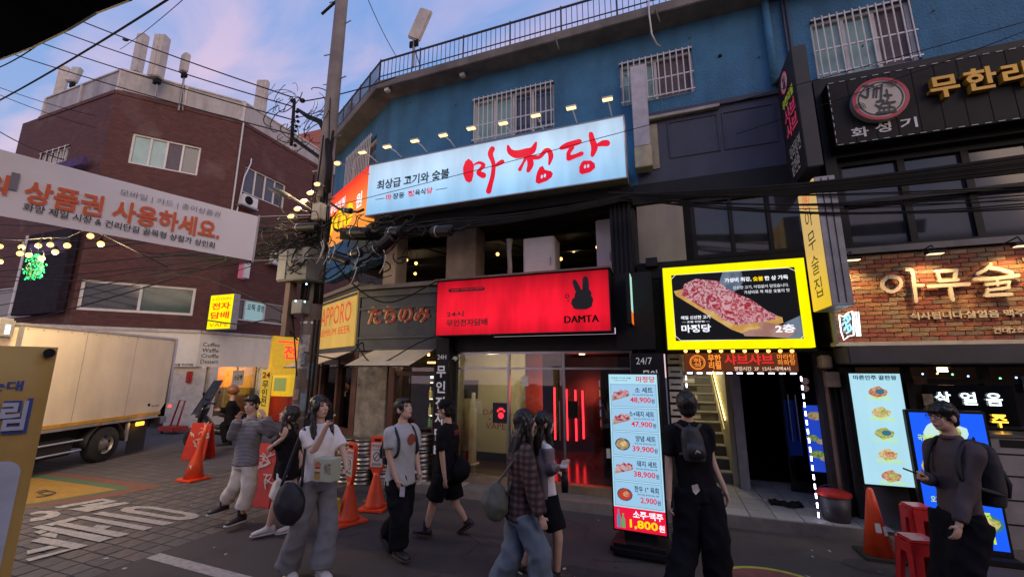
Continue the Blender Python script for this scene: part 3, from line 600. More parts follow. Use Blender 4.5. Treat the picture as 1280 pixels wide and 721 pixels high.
ftext('900', OF, -2.25, -.62, 4.93, 5.45, .006, L_ylw, oe, bold=.05); ftext('무한리필', OF, -2.1, -1.15, 5.5, 5.7, .006, L_white, oe, bold=.02)
ftext('원', OF, -.5, -.2, 5.18, 5.5, .006, L_white, oe, bold=.03)
# --- nine little floodlights on arms above the sign
heads = [(453, 190), (484, 183), (518.6, 175.7), (554, 168.6), (589, 160), (629, 153.5), (669.7, 143.8), (714, 134.4), (759.4, 123.6)]
feet = [473, 503.5, 535, 569.6, 604, 641, 680, 721.5, 765]
L_fl = lit('floodlight_glow', (1.0, .62, .22), 2.6)
nm9 = 'first second third fourth fifth sixth seventh eighth ninth'.split()
for i, ((hx, hy), fx) in enumerate(zip(heads, feet)):
    uf = MF.uz(fx, 204-(fx-473)*.205, D)[0]; q = onplane(hx, hy, MF.p(0, 0, D+.45), MF.N); f = MF.p(uf, z1, D-.03)
    t_ = thing('sign_floodlight', f, 'small lit floodlight on an arm above the blue sign, %s of nine from the left' % nm9[i], 'floodlight', 'floodlights above the light blue sign')
    MB().tube([f, f+(q-f)*.5+Vector((0, 0, .03)), q], .011, 6).build('arm', M_wbar, t_, smooth=True)
    MB().box(q.x-.08, q.x+.08, q.y-.04, q.y+.04, q.z-.012, q.z+.018).build('lamp_housing', M_wframe, t_, bevel=.006)
    b = MB(); b.box(q.x-.072, q.x+.072, q.y-.034, q.y+.034, q.z-.02, q.z-.0125); b.build('lens', L_fl, t_)
    l = slight(q-Vector((0, 0, .05)), MF.p(uf, 5.3, D), 3, 120, (1, .85, .6), .04); l.parent = t_; l.location = l.location-Vector(f)
# --- the red vape shop sign
rs = thing('vape_shop_sign', MF.p(-2.2, 2.56, .6), 'wide red lit sign with black rabbit head over the glass shop', 'sign')
u0, u1, z0, z1 = -3.70, -0.72, 2.555, 3.515; D = .7
MB().fb(MF, u0+.015, u1-.015, z0+.015, z1-.015, .4, D).build('light_panel', L_red, rs)
b = MB()
for a, c, e, g in ((u0, u1, z0, z0+.015), (u0, u1, z1-.015, z1), (u0, u0+.015, z0+.015, z1-.015), (u1-.015, u1, z0+.015, z1-.015)): b.fb(MF, a, c, e, g, .3, D+.008)
b.build('sign_frame', M_black, rs)
MB().fb(MF, u0-.02, u1+.02, z1+.002, z1+.03, .2, D+.06).build('sign_lid', mat('rusty_lid', (.2, .15, .12), .6, stain=.4, metal=.3), rs)
def R5(x, y): return MF.uz(400+x/2.884, 230+y/2.884, D)
def pl5(x, y, dd): u, z = R5(x, y); return MF.p(u, z, D+.006+dd)
def t5(s, x0, y0, x1, y1, m=P_blk, **k): a = R5(x0, y1); c = R5(x1, y1); e = R5(x0, y0); return ftext(s, MF, a[0], c[0], a[1], e[1], D+.006, m, rs, **k)
t5('24시', 457, 460, 518, 480, bold=.02); t5('무인전자담배', 456, 489, 604, 514, bold=.03); [t5('DAMTA', 882+dx, 476, 1006+dx, 501) for dx in (-1.6, 0, 1.6)]
b = MB(); stroke(b, [(470, 384), (588, 377)], [13, 13], pl5); b.build('label_bar', P_blk, rs); 
ftext('전자담배 · 무인매장 24시 연중무휴', MF, R5(472, 380)[0], R5(588, 380)[0], R5(472, 387)[1], R5(472, 380)[1], D+.009, L_red, rs)
b = MB()
for i, (p, w) in enumerate([([(918, 352), (928, 375), (938, 400)], [16, 22, 18]), ([(957, 342), (958, 370), (955, 400)], [20, 25, 20]), ([(935, 402), (960, 396)], [36, 40]), ([(925, 425), (950, 418), (968, 418)], [38, 50, 36]), ([(925, 437), (955, 434), (968, 432)], [30, 36, 30]), ([(912, 430), (930, 436)], [14, 26])]): stroke(b, p, w, pl5, i*.0007)
b.build('rabbit_emblem', P_blk, rs)
b = MB()
for cx, cy, r in ((891, 404, 8), (896, 420, 4)):
    n = 16; o_ = [pl5(cx+r*math.cos(2*math.pi*i/n), cy+r*math.sin(2*math.pi*i/n), 0) for i in range(n)]; i_ = [pl5(cx+r*.6*math.cos(2*math.pi*i/n), cy+r*.6*math.sin(2*math.pi*i/n), 0) for i in range(n)]
    b.add(o_+i_, [(i, (i+1) % n, n+(i+1) % n, n+i) for i in range(n)])
b.build('smoke_rings', P_blk, rs)
# --- narrow hanging screen at the end of the red sign
hs = thing('edge_screen', MF.p(-.45, 2.7, .4), 'narrow hanging lit panel seen edge-on right of the red sign', 'sign')
q = onplane(786, 360, (0, 6.45, 0), Vector((0, 1, 0))); MB().box(q.x-.03, q.x+.03, 6.28, 6.62, 2.66, 3.42).build('panel_case', M_black, hs); MB().box(q.x+.031, q.x+.038, 6.29, 6.61, 2.85, 3.41).build('panel_face', lit('pale_green', (.5, .9, .75), .8), hs); MB().box(q.x+.031, q.x+.038, 6.29, 6.61, 2.67, 2.845).build('panel_foot', lit('orange_lit', (1, .2, .02), .8), hs)
# --- yellow framed meat advertisement
ya = thing('meat_advert', MF.p(1, 2.3, .5), 'bright yellow framed lit advert with raw meat on a wooden board', 'sign')
u0, u1, z0, z1 = .045, 1.855, 2.295, 3.50; D = .5
b = MB(); w = .115
for a, c, e, g in ((u0, u1, z0, z0+w), (u0, u1, z1-w, z1), (u0, u0+w, z0+w, z1-w), (u1-w, u1, z0+w, z1-w)): b.fb(MF, a, c, e, g, D-.2, D)
b.build('yellow_frame', L_yel, ya); MB().fb(MF, u0-.02, u1+.02, z0-.02, z1+.02, D-.26, D-.201).build('sign_back', M_black, ya)
MB().fb(MF, u0+w, u1-w, z0+w, z1-w, D-.15, D-.02).build('picture_panel', mat('advert_black', (.006, .006, .007), .5, var=0, emit=(.02, .022, .028), es=.2, spec=.1), ya)
def Y5(x, y): return MF.uz(820+x/3.604, 320+y/3.604, D)
def ply(x, y, dd=0): u, z = Y5(x, y); return MF.p(u, z, D-.016+dd)
def polyy(pts, m, nm, dd): return MB().poly([ply(x, y, dd) for x, y in pts]).build(nm, m, ya)
def emn(name, c1, c2, sc, es=1.0, dist=0.0):   # printed picture patch, lit from behind
    m = lit(name, c1, es); t = m.node_tree; bsd = t.nodes['Principled BSDF']; tcn = t.nodes.new('ShaderNodeTexCoord'); n = t.nodes.new('ShaderNodeTexNoise'); n.inputs['Scale'].default_value = sc; n.inputs['Detail'].default_value = 4; n.inputs['Distortion'].default_value = dist
    rp = t.nodes.new('ShaderNodeValToRGB'); rp.color_ramp.elements[0].color = (*c1, 1); rp.color_ramp.elements[1].color = (*c2, 1); rp.color_ramp.elements[0].position = .42; rp.color_ramp.elements[1].position = .56
    t.links.new(tcn.outputs['Object'], n.inputs[0]); t.links.new(n.outputs[0], rp.inputs[0]); t.links.new(rp.outputs[0], bsd.inputs['Emission Color']); return m
E_meat = emn('print_meat', (.42, .03, .06), (.78, .50, .55), 13, .7, 2.2); E_meat2 = emn('print_meat_dark', (.42, .03, .05), (.8, .45, .5), 16, .75, 1.5); E_wood = emn('print_wood', (.62, .33, .08), (.78, .5, .18), 5, .8); E_skin = emn('print_hand', (.5, .25, .2), (.62, .36, .3), 4, .6); E_cloth = emn('print_cloth', (.13, .18, .26), (.25, .32, .42), 5, .6)
polyy([(300, 72), (385, 66), (395, 115), (370, 150), (330, 175), (285, 120)], E_cloth, 'print_apron', .001); polyy([(580, 300), (662, 262), (664, 375), (600, 372), (540, 365)], E_cloth, 'print_sleeve', .002)
polyy([(80, 158), (120, 148), (570, 275), (575, 300), (395, 350), (340, 330), (90, 178)], E_wood, 'print_board', .003)
polyy([(112, 172), (128, 125), (180, 102), (235, 108), (280, 112), (320, 145), (372, 172), (430, 195), (500, 245), (548, 268), (535, 285), (440, 300), (370, 312), (300, 285), (262, 250), (215, 238), (165, 205)], E_meat, 'print_meat', .005)
polyy([(262, 205), (330, 178), (400, 200), (520, 262), (505, 280), (400, 290), (340, 278), (270, 240)], E_meat2, 'print_meat', .007)
polyy([(390, 345), (420, 332), (480, 325), (455, 305), (475, 295), (540, 305), (600, 318), (640, 330), (600, 368), (500, 362), (400, 360)], E_skin, 'print_hand', .009)
b = MB(); P8 = [(68, 105), (88, 84), (595, 52), (632, 68), (668, 355), (650, 374), (112, 380), (88, 360)]
for i in range(8): stroke(b, [P8[i], P8[(i+1) % 8]], [2.2, 2.2], ply, .0105+.0003*i, k=1)
b.build('print_border', L_white, ya)
def ty(s, x0, y0, x1, y1, m=L_white, **k): a = Y5(x0, y1); c = Y5(x1, (y0+y1)/2); e = Y5(x0, y0); return ftext(s, MF, a[0], c[0], a[1], e[1], D-.003, m, ya, **k)
ty('가성비 최강,', 310, 100, 430, 121, bold=.03); ty('숯불', 438, 93, 483, 113, L_ylw, bold=.03); ty('한 상 가득', 490, 90, 596, 110, bold=.03)
ty('신선한 고기, 아낌없이 담았습니다.', 348, 136, 600, 151, bold=.0); ty('가성비로 꽉 채운 숯불의 맛', 398, 156, 604, 171, bold=.0)
ty('매일 신선한 고기', 114, 270, 244, 286, bold=.02); ty('— 숯불 전문점 —', 118, 293, 242, 301); ty('마정당', 116, 310, 248, 345, bold=.04); ty('2층', 540, 308, 628, 346, bold=.05)
# bulbs and dashes of light round the stair entrance
for i in range(10):
    px = 857+(990-857)*i/9; q = onplane(px, 438.5, MF.p(0, 0, .42), MF.N)
    t_ = thing('marquee_bulb', q, 'small orange bulb below the yellow advert, %s of ten from the left' % ('first second third fourth fifth sixth seventh eighth ninth tenth'.split()[i]), 'bulb', 'marquee bulbs below the yellow advert')
    MB().sph(q, .024, 8, 6).build('bulb', lit('bulb_orange', (1, .45, .08), 5), t_, smooth=True); MB().cyl(q+Vector((0, 0, .018)), q+Vector((0, 0, .045)), .016, 6).build('socket', M_black, t_)
u0, z0_ = MF.uz(857, 464, .4); u1 = MF.uz(999, 461, .4)[0]; z1_ = 2.29-.055
vs_ = thing('shabu_sign', MF.p(u0, z0_, .4), 'dark brown lit strip sign with orange lettering over the stair entrance', 'sign')
MB().fb(MF, u0, u1, z0_, z1_, .1, .38).build('sign_board', mat('brown_board', (.05, .018, .01), .5, emit=(.16, .03, .005), es=.35), vs_, bevel=.004)
L_or = lit('letter_orange', (1, .3, .04), 1.0); L_rd = lit('letter_red_dim', (.8, .03, .03), .9); L_cr = lit('letter_cream', (.95, .7, .5), .8)
hz_ = z1_-z0_; wz = u1-u0
def tv(s, a, c, e, g, m, **k): return ftext(s, MF, u0+wz*a, u0+wz*c, z0_+hz_*e, z0_+hz_*g, .385, m, vs_, **k)
tv('무한\n리필', .22, .34, .12, .92, L_or, bold=.03); tv('샤브샤브', .37, .80, .36, .94, L_rd, bold=.04); tv('마라탕\n화화탕', .83, .98, .35, .92, L_or, bold=.01); tv('영업시간  2F  12시~새벽4시', .45, .93, .05, .27, L_cr, bold=.02)
b = MB(); n = 20; cu, cz = u0+wz*.12, z0_+hz_*.5
for rr, w_ in ((.105, .012), (.085, .006)):
    o_ = [MF.p(cu+rr*math.cos(6.2832*i/n), cz+rr*math.sin(6.2832*i/n), .386) for i in range(n)]; i_ = [MF.p(cu+(rr-w_)*math.cos(6.2832*i/n), cz+(rr-w_)*math.sin(6.2832*i/n), .386) for i in range(n)]
    b.add(o_+i_, [(i, (i+1) % n, n+(i+1) % n, n+i) for i in range(n)])
b.build('round_emblem', L_or, vs_); ftext('화\n성', MF, cu-.055, cu+.055, cz-.06, cz+.06, .387, L_or, vs_)
L_led = lit('led_white', (.75, .72, 1.0), 8)
gar = thing('entrance_lights', MF.p(1, 1, .35), 'dashed frame of white LEDs round the stair entrance', 'lights')
def dashes(p, q, n, w):
    for i in range(n):
        a = p.lerp(q, (i+.18)/n); c = p.lerp(q, (i+.72)/n); MB().tube([a, c], w, 5).build('led', L_led, gar)
zz = MF.uz(857, 466, .36)[1]; ul = MF.uz(857, 466, .36)[0]; ur = MF.uz(999, 462, .36)[0]
dashes(MF.p(ul, zz, .36), MF.p(ur, zz, .36), 11, .008); dashes(MF.p(ul, zz-.02, .36), MF.p(ul, zz-.34, .36), 3, .009)
pr = G(1019, 645, .14); dashes(MF.p(ur+.01, zz-.02, .36), MF.p(ur+.01, .16, .36), 16, .0095)
# --- black and yellow signs that stand out from the wall, lettered on their left sides
def sideframe(x, y0): return Frame(x, y0, 0, -1)   # runs towards the street, looks to -x
k1 = thing('projecting_sign', (1.95, 6.9, 4.7), 'tall black sign box sticking out from the wall with pink letters on its side', 'sign')
MB().box(1.945, 2.13, 6.18, 6.98, 4.66, 6.50).build('sign_case', mat('black_case', (.018, .016, .02), .5, var=.3), k1, bevel=.008)
PF = Frame(1.943, 6.9, 0, -1); L_pk = mat('letter_pink', (.5, .05, .12), .5, emit=(.5, .04, .1), es=.25); L_gr = mat('letter_green', (.4, .5, .05), .5, emit=(.4, .5, .05), es=.2); W_p = mat('letter_white_plain', (.6, .6, .62), .5, var=.05)
ftext('무한리필', PF, .08, .60, 5.87, 6.02, .004, L_gr, k1, bold=.02); ftext('샤브\n샤브', PF, .10, .62, 5.36, 5.84, .004, L_pk, k1, bold=.03); ftext('마라탕전\n골한판', PF, .12, .62, 4.78, 5.24, .004, W_p, k1, bold=.01)
n = 22; cu, cz = .28, 6.24
b = MB(); b.add([PF.p(cu+.16*math.cos(6.2832*i/n), cz+.16*math.sin(6.2832*i/n), .004) for i in range(n)], [tuple(range(n))]); b.build('round_emblem', W_p, k1); 
b = MB(); o_ = [PF.p(cu+.16*math.cos(6.2832*i/n), cz+.16*math.sin(6.2832*i/n), .006) for i in range(n)]; i_ = [PF.p(cu+.135*math.cos(6.2832*i/n), cz+.135*math.sin(6.2832*i/n), .006) for i in range(n)]; b.add(o_+i_, [(i, (i+1) % n, n+(i+1) % n, n+i) for i in range(n)]); b.build('emblem_ring', L_pk, k1); ftext('和\n盛', PF, cu-.07, cu+.07, cz-.1, cz+.1, .007, P_blk, k1)
k2 = thing('projecting_sign', (1.95, 6.6, 2.75), 'tall yellow lit sign box with grey metal end and black brush letters', 'sign')
m = lit('sign_amber', (.95, .55, .06), .8); t = m.node_tree; bsd = t.nodes['Principled BSDF']; tcn = t.nodes.new('ShaderNodeTexCoord'); sp = t.nodes.new('ShaderNodeSeparateXYZ'); t.links.new(tcn.outputs['Object'], sp.inputs[0])
rp = t.nodes.new('ShaderNodeValToRGB'); rp.color_ramp.elements[0].color = (.95, .62, .02, 1); rp.color_ramp.elements[1].color = (.75, .5, .18, 1); t.links.new(sp.outputs[2], rp.inputs[0]); t.links.new(rp.outputs[0], bsd.inputs['Emission Color'])
MB().box(1.93, 2.15, 5.97, 6.62, 2.76, 4.42).build('sign_case', mat('grey_ribbed_metal', (.32, .31, .33), .45, metal=.3, stain=.3), k2, bevel=.006)
MB().box(1.915, 1.929, 5.98, 6.61, 2.77, 4.41).build('light_panel', m, k2)
for x in (2.0, 2.075): MB().box(x, x+.006, 5.962, 5.969, 2.8, 4.4).build('seam', M_blackm, k2)
PF2 = Frame(1.913, 6.61, 0, -1)
for s_, zt in (('아', 3.98), ('무', 3.66), ('술', 3.34), ('집', 3.04)): ftext(s_, PF2, .18, .46, zt-.12, zt+.13, .003, P_blk, k2, bold=.0)
cu, cz = .3, 4.24; b = MB(); o_ = [PF2.p(cu+.13*math.cos(6.2832*i/n), cz+.13*math.sin(6.2832*i/n), .004) for i in range(n)]; i_ = [PF2.p(cu+.115*math.cos(6.2832*i/n), cz+.115*math.sin(6.2832*i/n), .004) for i in range(n)]; b.add(o_+i_, [(i, (i+1) % n, n+(i+1) % n, n+i) for i in range(n)]); b.build('round_emblem', P_red, k2); ftext('아무', PF2, cu-.07, cu+.07, cz-.09, cz+.09, .004, P_red, k2)
# ================================================================= STREET LEVEL SHOPS
M_glass = glassmat('shop_glass', (.82, .84, .84))
M_let0 = mat('letter_plain_white', (.6, .6, .6), .5)
vs2 = thing('vape_shop', (-2.1, 6.8, .14), 'glass fronted self service shop under the red sign with yellow wall and red neon tubes', 'shop')
VF = Frame(0, 6.8, 1, 0); gx0, gx1, gz0, gz1 = -3.50, -.50, .26, 2.30
b = MB(); b.fb(VF, gx0-.02, gx1+.02, 2.301, 2.55, -.1, .12); b.build('fascia', M_black, vs2)
b = MB(); b.fb(VF, gx0, gx1, .14, gz0, -.1, .06); b.build('threshold', mat('door_sill', (.28, .2, .13), .45, stain=.3, metal=.3), vs2, bevel=.005)
us = [gx0, MF.uz(636, 520, .2)[0], MF.uz(706, 520, .2)[0], gx1]
b = MB()
for u in us: b.fb(VF, u-.02, u+.02, gz0, 2.3, -.03, .03)
b.fb(VF, gx0, gx1, 2.0, 2.035, -.028, .028); b.fb(VF, gx0, gx1, 2.26, 2.30, -.031, .031); b.build('steel_frame', M_steel, vs2)
for a, c in zip(us, us[1:]):
    MB().fb(VF, a+.02, c-.02, gz0, 2.0, -.004, .004).build('glass_pane', M_glass, vs2); MB().fb(VF, a+.02, c-.02, 2.035, 2.26, -.004, .004).build('fanlight', M_glass, vs2)
MB().tube([VF.p(us[2]-.07, .9, .05), VF.p(us[2]-.07, 1.5, .05)], .012, 8).build('door_handle', M_steel, vs2)
E_yw = mat('yellow_wall', (.50, .44, .27), .6, var=.06, scale=2)
MB().box(-4.05, -2.36, 8.2, 8.3, .2, 2.32).build('back_wall', E_yw, vs2); MB().box(-2.46, -2.36, 7.2, 8.199, .2, 2.32).build('partition', E_yw, vs2)
MB().box(-4.08, -4.051, 7.0, 8.3, .14, 2.5).build('side_wall', mat('shop_wall_grey', (.3, .27, .22), .6), vs2); MB().box(gx1+.02, gx1+.1, 6.9, 11.8, .14, 2.5).build('side_wall', M_dwall, vs2)
MB().box(gx0, gx1, 11.7, 11.8, .14, 2.5).build('rear_wall', M_dwall, vs2); MB().box(-4.05, gx1+.02, 6.91, 11.8, 2.32, 2.42).build('shop_ceiling', mat('shop_ceiling', (.05, .04, .04), .4), vs2)
MB().box(-4.05, gx1, 6.9, 11.7, .12, .2).build('shop_floor', mat('polished_floor', (.10, .05, .04), .16, spec=.8, var=.2), vs2)
MB().box(-4.05, -2.47, 8.16, 8.199, .2, .36).build('skirting', M_black, vs2)
ww = MB().box(-2.34, -1.0, 9.7, 9.8, .2, 2.3); ww.build('neon_wall', mat('neon_wall', (.02, .012, .014), .3), vs2)
L_neon = lit('neon_red', (1, .02, .03), 5)
for px, a, c in ((675, 482, 560), (693, 484, 566), (708, 486, 556), (719, 487, 552), (728, 488, 548)):
    q = onplane(px, a, (0, 9.6, 0), Vector((0, 1, 0))); q2 = onplane(px, c, (0, 9.6, 0), Vector((0, 1, 0))); MB().tube([Vector((q.x, 9.6, min(q.z, 2.22))), Vector((q.x, 9.6, max(q2.z, .45)))], .022, 6).build('neon_tube', L_neon, vs2)
q = onplane(706, 500, (0, 9.0, 0), Vector((0, 1, 0))); q2 = onplane(690, 500, (0, 9.0, 0), Vector((0, 1, 0)))
l = plight((-2.95, 7.02, 2.1), 30, (1, .82, .5), .15); l2 = plight((-1.7, 9.0, 1.5), 26, (1, .08, .05), .3)
for l_ in (l, l2): l_.parent = vs2; l_.location = l_.location-wloc(vs2)
for x, y in ((-3.0, 7.6), (-1.6, 8.6), (-1.2, 7.6)): MB().cyl((x, y, 2.30), (x, y, 2.319), .06, 12).build('downlight', lit('downlight', (1, .8, .5), 6), vs2)
YF = Frame(0, 8.2, 1, 0)
def sx(px, py=520): return onplane(px, py, (0, 8.19, 0), Vector((0, 1, 0))).x
def sz(py, px=600): return onplane(px, py, (0, 8.19, 0), Vector((0, 1, 0))).z
P_dr = mat('letter_dark_red', (.35, .02, .02), .5, var=0)
ftext('DAMTA', YF, sx(604), sx(640), sz(518), sz(511), .006, P_dr, vs2, bold=.03); ftext('VAPE', YF, sx(607), sx(632), sz(535), sz(527.5), .006, P_dr, vs2, bold=.03)
MB().ell(YF.p(sx(612), sz(523), .004), (.02, 0, 0), (0, .004, 0), (0, 0, .02)).build('dot', P_dr, vs2)
po = thing('wall_poster', YF.p(sx(585), 1.5, 0), 'dark poster on the yellow shop wall behind the glass', 'poster'); MB().box(sx(580), sx(597), 8.17, 8.195, sz(498), sz(475)).build('poster_sheet', mat('poster_dark', (.05, .035, .03), .4, var=.6, scale=25), po)
pn = thing('paper_notice', YF.p(sx(592), 1.5, 0), 'white paper notice on the yellow wall below the dark poster', 'notice'); MB().box(sx(588), sx(602), 8.17, 8.195, sz(516), sz(501)).build('sheet', mat('paper_white', (.6, .58, .55), .7), pn)
# dim vending machines along the right side of the shop and a plate on the glass
for k_, y in enumerate((7.75, 8.75)):
    vm = thing('vending_machine', (-.85, y, .2), ('nearer', 'farther')[k_]+' black vending machine along the right wall of the glass shop', 'vending machine', 'vending machines in the glass shop')
    MB().box(-1.12, -.52, y, y+.85, .2, 2.05).build('machine_case', M_black, vm, bevel=.02); MB().box(-1.145, -1.121, y+.08, y+.77, .95, 1.9).build('display_window', lit('display_dim', (.14, .03, .03), .6), vm)
    bx_ = [meshof(MB().box(-.01, .01, -.035, .035, 0, .11), mat('pack_print_%d' % i, c, .5, emit=c, es=.5), 'product_box') for i, c in enumerate(((.4, .1, .08), (.15, .25, .4), (.5, .4, .2), (.3, .3, .32)))]
    for r_ in range(5):
        for c_ in range(6): part_at('product_box', random.choice(bx_), vm, (-1.158, y+.14+.115*c_, 1.0+.175*r_))
dp = thing('window_plate', VF.p(-2.0, 1.5, 0), 'small black plate hanging inside the glass front before the red tubes', 'sign'); q = MF.rect(711, 500, 724, 522, .0); MB().box(q[0], q[1], 6.9, 6.92, q[2], q[3]).build('plate', M_black, dp)
for px, py, w_, h_ in ((652, 470, .12, .16), (758, 560, .1, .14)):
    q = MF.uz(px, py, .2); nt_ = thing('glass_sticker', VF.p(q[0], q[1], .02), 'small pale notice stuck on the glass front '+('above the yellow wall' if px < 700 else 'near the lit menu stand'), 'notice'); MB().fb(VF, q[0], q[0]+w_, q[1]-h_, q[1], .006, .009).build('sheet', MATS['paper_white'], nt_)
# glowing paw sign in the shop window
pw = thing('paw_sign', VF.p(-2.6, 1.4, 0), 'small black window sign with glowing red paw', 'sign')
q = MF.rect(616, 503, 634, 529, .15); MB().fb(MF, q[0], q[1], q[2], q[3], .12, .15).build('sign_board', M_black, pw)
b = MB(); cu, cz = (q[0]+q[1])/2+.02, (q[2]+q[3])/2; L_paw = lit('paw_red', (1, .03, .05), 2.0)
for dx, dz, r in ((0, -.04, .055), (-.055, .035, .022), (-.02, .065, .024), (.022, .065, .024), (.058, .035, .022)): b.ell(MF.p(cu+dx, cz+dz, .155), (r, 0, 0), (0, .006, 0), (0, 0, r), 12, 6)
b.build('paw', L_paw, pw)
# charging post
cp = thing('dispenser_stand', (-3.3, 7.3, .2), 'slim white dispenser stand inside the glass by the yellow wall', 'dispenser')
x_ = onplane(589, 540, (0, 7.65, 0), Vector((0, 1, 0))).x
MB().box(x_-.055, x_+.055, 7.65, 7.8, .23, 1.25).build('stand_post', mat('warm_white_plastic', (.6, .56, .46), .4), cp, bevel=.015); MB().box(x_-.10, x_+.10, 7.6, 7.85, .2, .23).build('stand_base', MATS['warm_white_plastic'], cp, bevel=.008); MB().box(x_-.035, x_+.035, 7.7, 7.75, 1.25, 1.55).build('stand_head', MATS['warm_white_plastic'], cp, bevel=.01)
MB().box(x_-.03, x_+.03, 7.646, 7.649, 1.0, 1.1).build('label', MATS['paper_white'], cp)
# black pillars either side with white vertical lettering
lc = thing('black_pillar', (-3.66, 6.5, .14), 'black pillar with tall white Korean letters and 24H left of the glass shop', 'pillar'); MB().box(-3.79, -3.53, 6.5, 6.86, .14, 2.54).build('pillar_body', M_black, lc, bevel=.004)
CF = Frame(0, 6.5, 1, 0); M_let = mat('letter_white_flat', (.62, .62, .62), .5, var=.05, emit=(.6, .6, .6), es=.12)
ftext('24H', CF, -3.75, -3.58, 2.17, 2.25, .003, M_let, lc, bold=.03)
for i, ch in enumerate('무인전자담배'): ftext(ch, CF, -3.76, -3.58, 1.86-.26*i, 2.06-.26*i, .003, M_let, lc, bold=.05)
rc = thing('black_pillar', (-.3, 6.55, .14), 'black pillar marked 24/7 right of the glass shop', 'pillar'); MB().box(-.49, -.02, 6.55, 6.9, .14, 2.24).build('pillar_body', M_black, rc, bevel=.004)
ftext('24/7', Frame(0, 6.55, 1, 0), *[MF.uz(p, 451, .45)[0] for p in (795, 815)], 2.08, 2.18, .003, M_let, rc, bold=.02); ftext('무인', Frame(0, 6.55, 1, 0), -.33, -.12, 1.84, 2.0, .003, M_let, rc, bold=.03)
# camera dome above the glass
sc_ = thing('security_camera', VF.p(-3.4, 2.3, .12), 'white security camera at the left top corner of the glass front', 'camera'); q = onplane(568, 449, (0, 6.6, 0), Vector((0, 1, 0))); MB().ell(q, (.045, 0, 0), (0, .05, 0), (0, 0, .04)).build('camera_body', M_box, sc_, smooth=True); MB().cyl(q+Vector((0, -.03, -.01)), q+Vector((.01, -.065, -.02)), .022, 10).build('lens', M_black, sc_); MB().box(q.x-.02, q.x+.02, q.y, 6.69, q.z, q.z+.05).build('bracket', M_box, sc_)
# --- stair entrance
st = thing('staircase', (.6, 8.2, .14), 'steep stair of pale treads and dark risers behind the stair entrance', 'staircase')
M_tr = mat('tread_stone', (.26, .25, .245), .5, var=.12, stain=.2); M_ri = mat('riser_grey', (.13, .125, .125), .6, var=.15)
for i in range(14):
    y, z = 8.2+.27*i, .15+.17*i; MB().box(.27, .93, y, y+.03, z, z+.145).build('riser', M_ri, st); MB().box(.27, .93, y-.02, y+.30, z+.1455, z+.17).build('tread', M_tr, st, bevel=.004)
sgm = [mat('step_label_black', (.02, .02, .02), .5), mat('step_label_white', (.5, .5, .5), .5)]
for i in (2, 4, 6, 8, 10): y, z = 8.2+.27*i, .15+.17*i; MB().box(.30, .62, y-.006, y-.001, z+.03, z+.13).build('step_notice', sgm[0], st); 
for i in (1, 3, 5, 7, 9): y, z = 8.2+.27*i, .15+.17*i; MB().box(.30, .6, y-.006, y-.001, z+.03, z+.13).build('step_notice', sgm[1], st)
se = thing('stair_entrance', (1, 7, .14), 'tiled recess with stair hall and dark doorway below the orange strip sign', 'building')
M_yw = mat('hall_wall_yellow', (.5, .46, .34), .6, var=.06); M_gp = mat('grey_pillar', (.27, .26, .27), .6, stain=.2)
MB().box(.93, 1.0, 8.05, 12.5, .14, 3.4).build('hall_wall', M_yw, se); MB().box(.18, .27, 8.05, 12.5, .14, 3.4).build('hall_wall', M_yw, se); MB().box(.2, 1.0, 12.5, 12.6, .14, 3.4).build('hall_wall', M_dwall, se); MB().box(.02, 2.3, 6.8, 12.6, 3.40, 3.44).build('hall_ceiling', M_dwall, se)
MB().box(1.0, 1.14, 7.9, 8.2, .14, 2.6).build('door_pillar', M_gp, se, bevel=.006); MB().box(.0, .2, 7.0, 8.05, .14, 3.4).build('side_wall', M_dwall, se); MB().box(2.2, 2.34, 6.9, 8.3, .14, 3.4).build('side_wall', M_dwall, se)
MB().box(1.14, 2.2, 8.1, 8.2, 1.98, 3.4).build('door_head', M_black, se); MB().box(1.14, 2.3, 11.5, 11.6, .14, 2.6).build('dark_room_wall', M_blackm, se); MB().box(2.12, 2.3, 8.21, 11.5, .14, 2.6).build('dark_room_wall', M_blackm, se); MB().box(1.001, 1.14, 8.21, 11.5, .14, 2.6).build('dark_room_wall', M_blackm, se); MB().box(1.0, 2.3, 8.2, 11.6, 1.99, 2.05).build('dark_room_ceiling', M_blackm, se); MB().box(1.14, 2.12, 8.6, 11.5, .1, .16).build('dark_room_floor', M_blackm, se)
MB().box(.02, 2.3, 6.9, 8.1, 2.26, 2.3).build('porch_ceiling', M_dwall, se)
M_dgl = glassmat('tinted_glass', (.16, .17, .18)); 
dr = MB(); dr.box(1.74, 2.12, 8.0, 8.03, .16, 1.96); dl = dr.build('glass_door', M_dgl, se); b = MB(); b.box(1.72, 1.745, 7.99, 8.04, .16, 1.98); b.box(2.115, 2.2, 7.99, 8.04, .16, 1.98); b.build('door_frame', M_black, dl)
for x in (1.80, 1.90): MB().tube([(x, 7.93, .9), (x, 7.93, 1.62)], .009, 8).build('door_handle', M_steel, dl)
MB().tube([(1.80, 7.93, 1.45), (1.90, 7.93, 1.45)], .006, 6).build('door_handle', M_steel, dl)
# lit handrail
hr = thing('stair_handrail', (.88, 8.2, .9), 'stair handrail glowing with a yellow light strip', 'handrail')
MB().tube([(.87, 8.2, 1.0), (.87, 11.9, 3.3)], .014, 6).build('rail', M_steel, hr); MB().tube([(.90, 8.25, 1.16), (.90, 11.9, 3.44)], .01, 5).build('light_strip', lit('strip_yellow', (1, .75, .2), 5), hr)
for i in range(4): MB().cyl((.87, 8.5+i*.9, 1.18+i*.56), (.925, 8.5+i*.9, 1.14+i*.56), .008, 6).build('bracket', M_steel, hr)
l = plight((.6, 9.2, 2.6), 8, (1, .85, .55), .1); l.data.energy = 30; l.parent = hr; l.location -= wloc(hr)
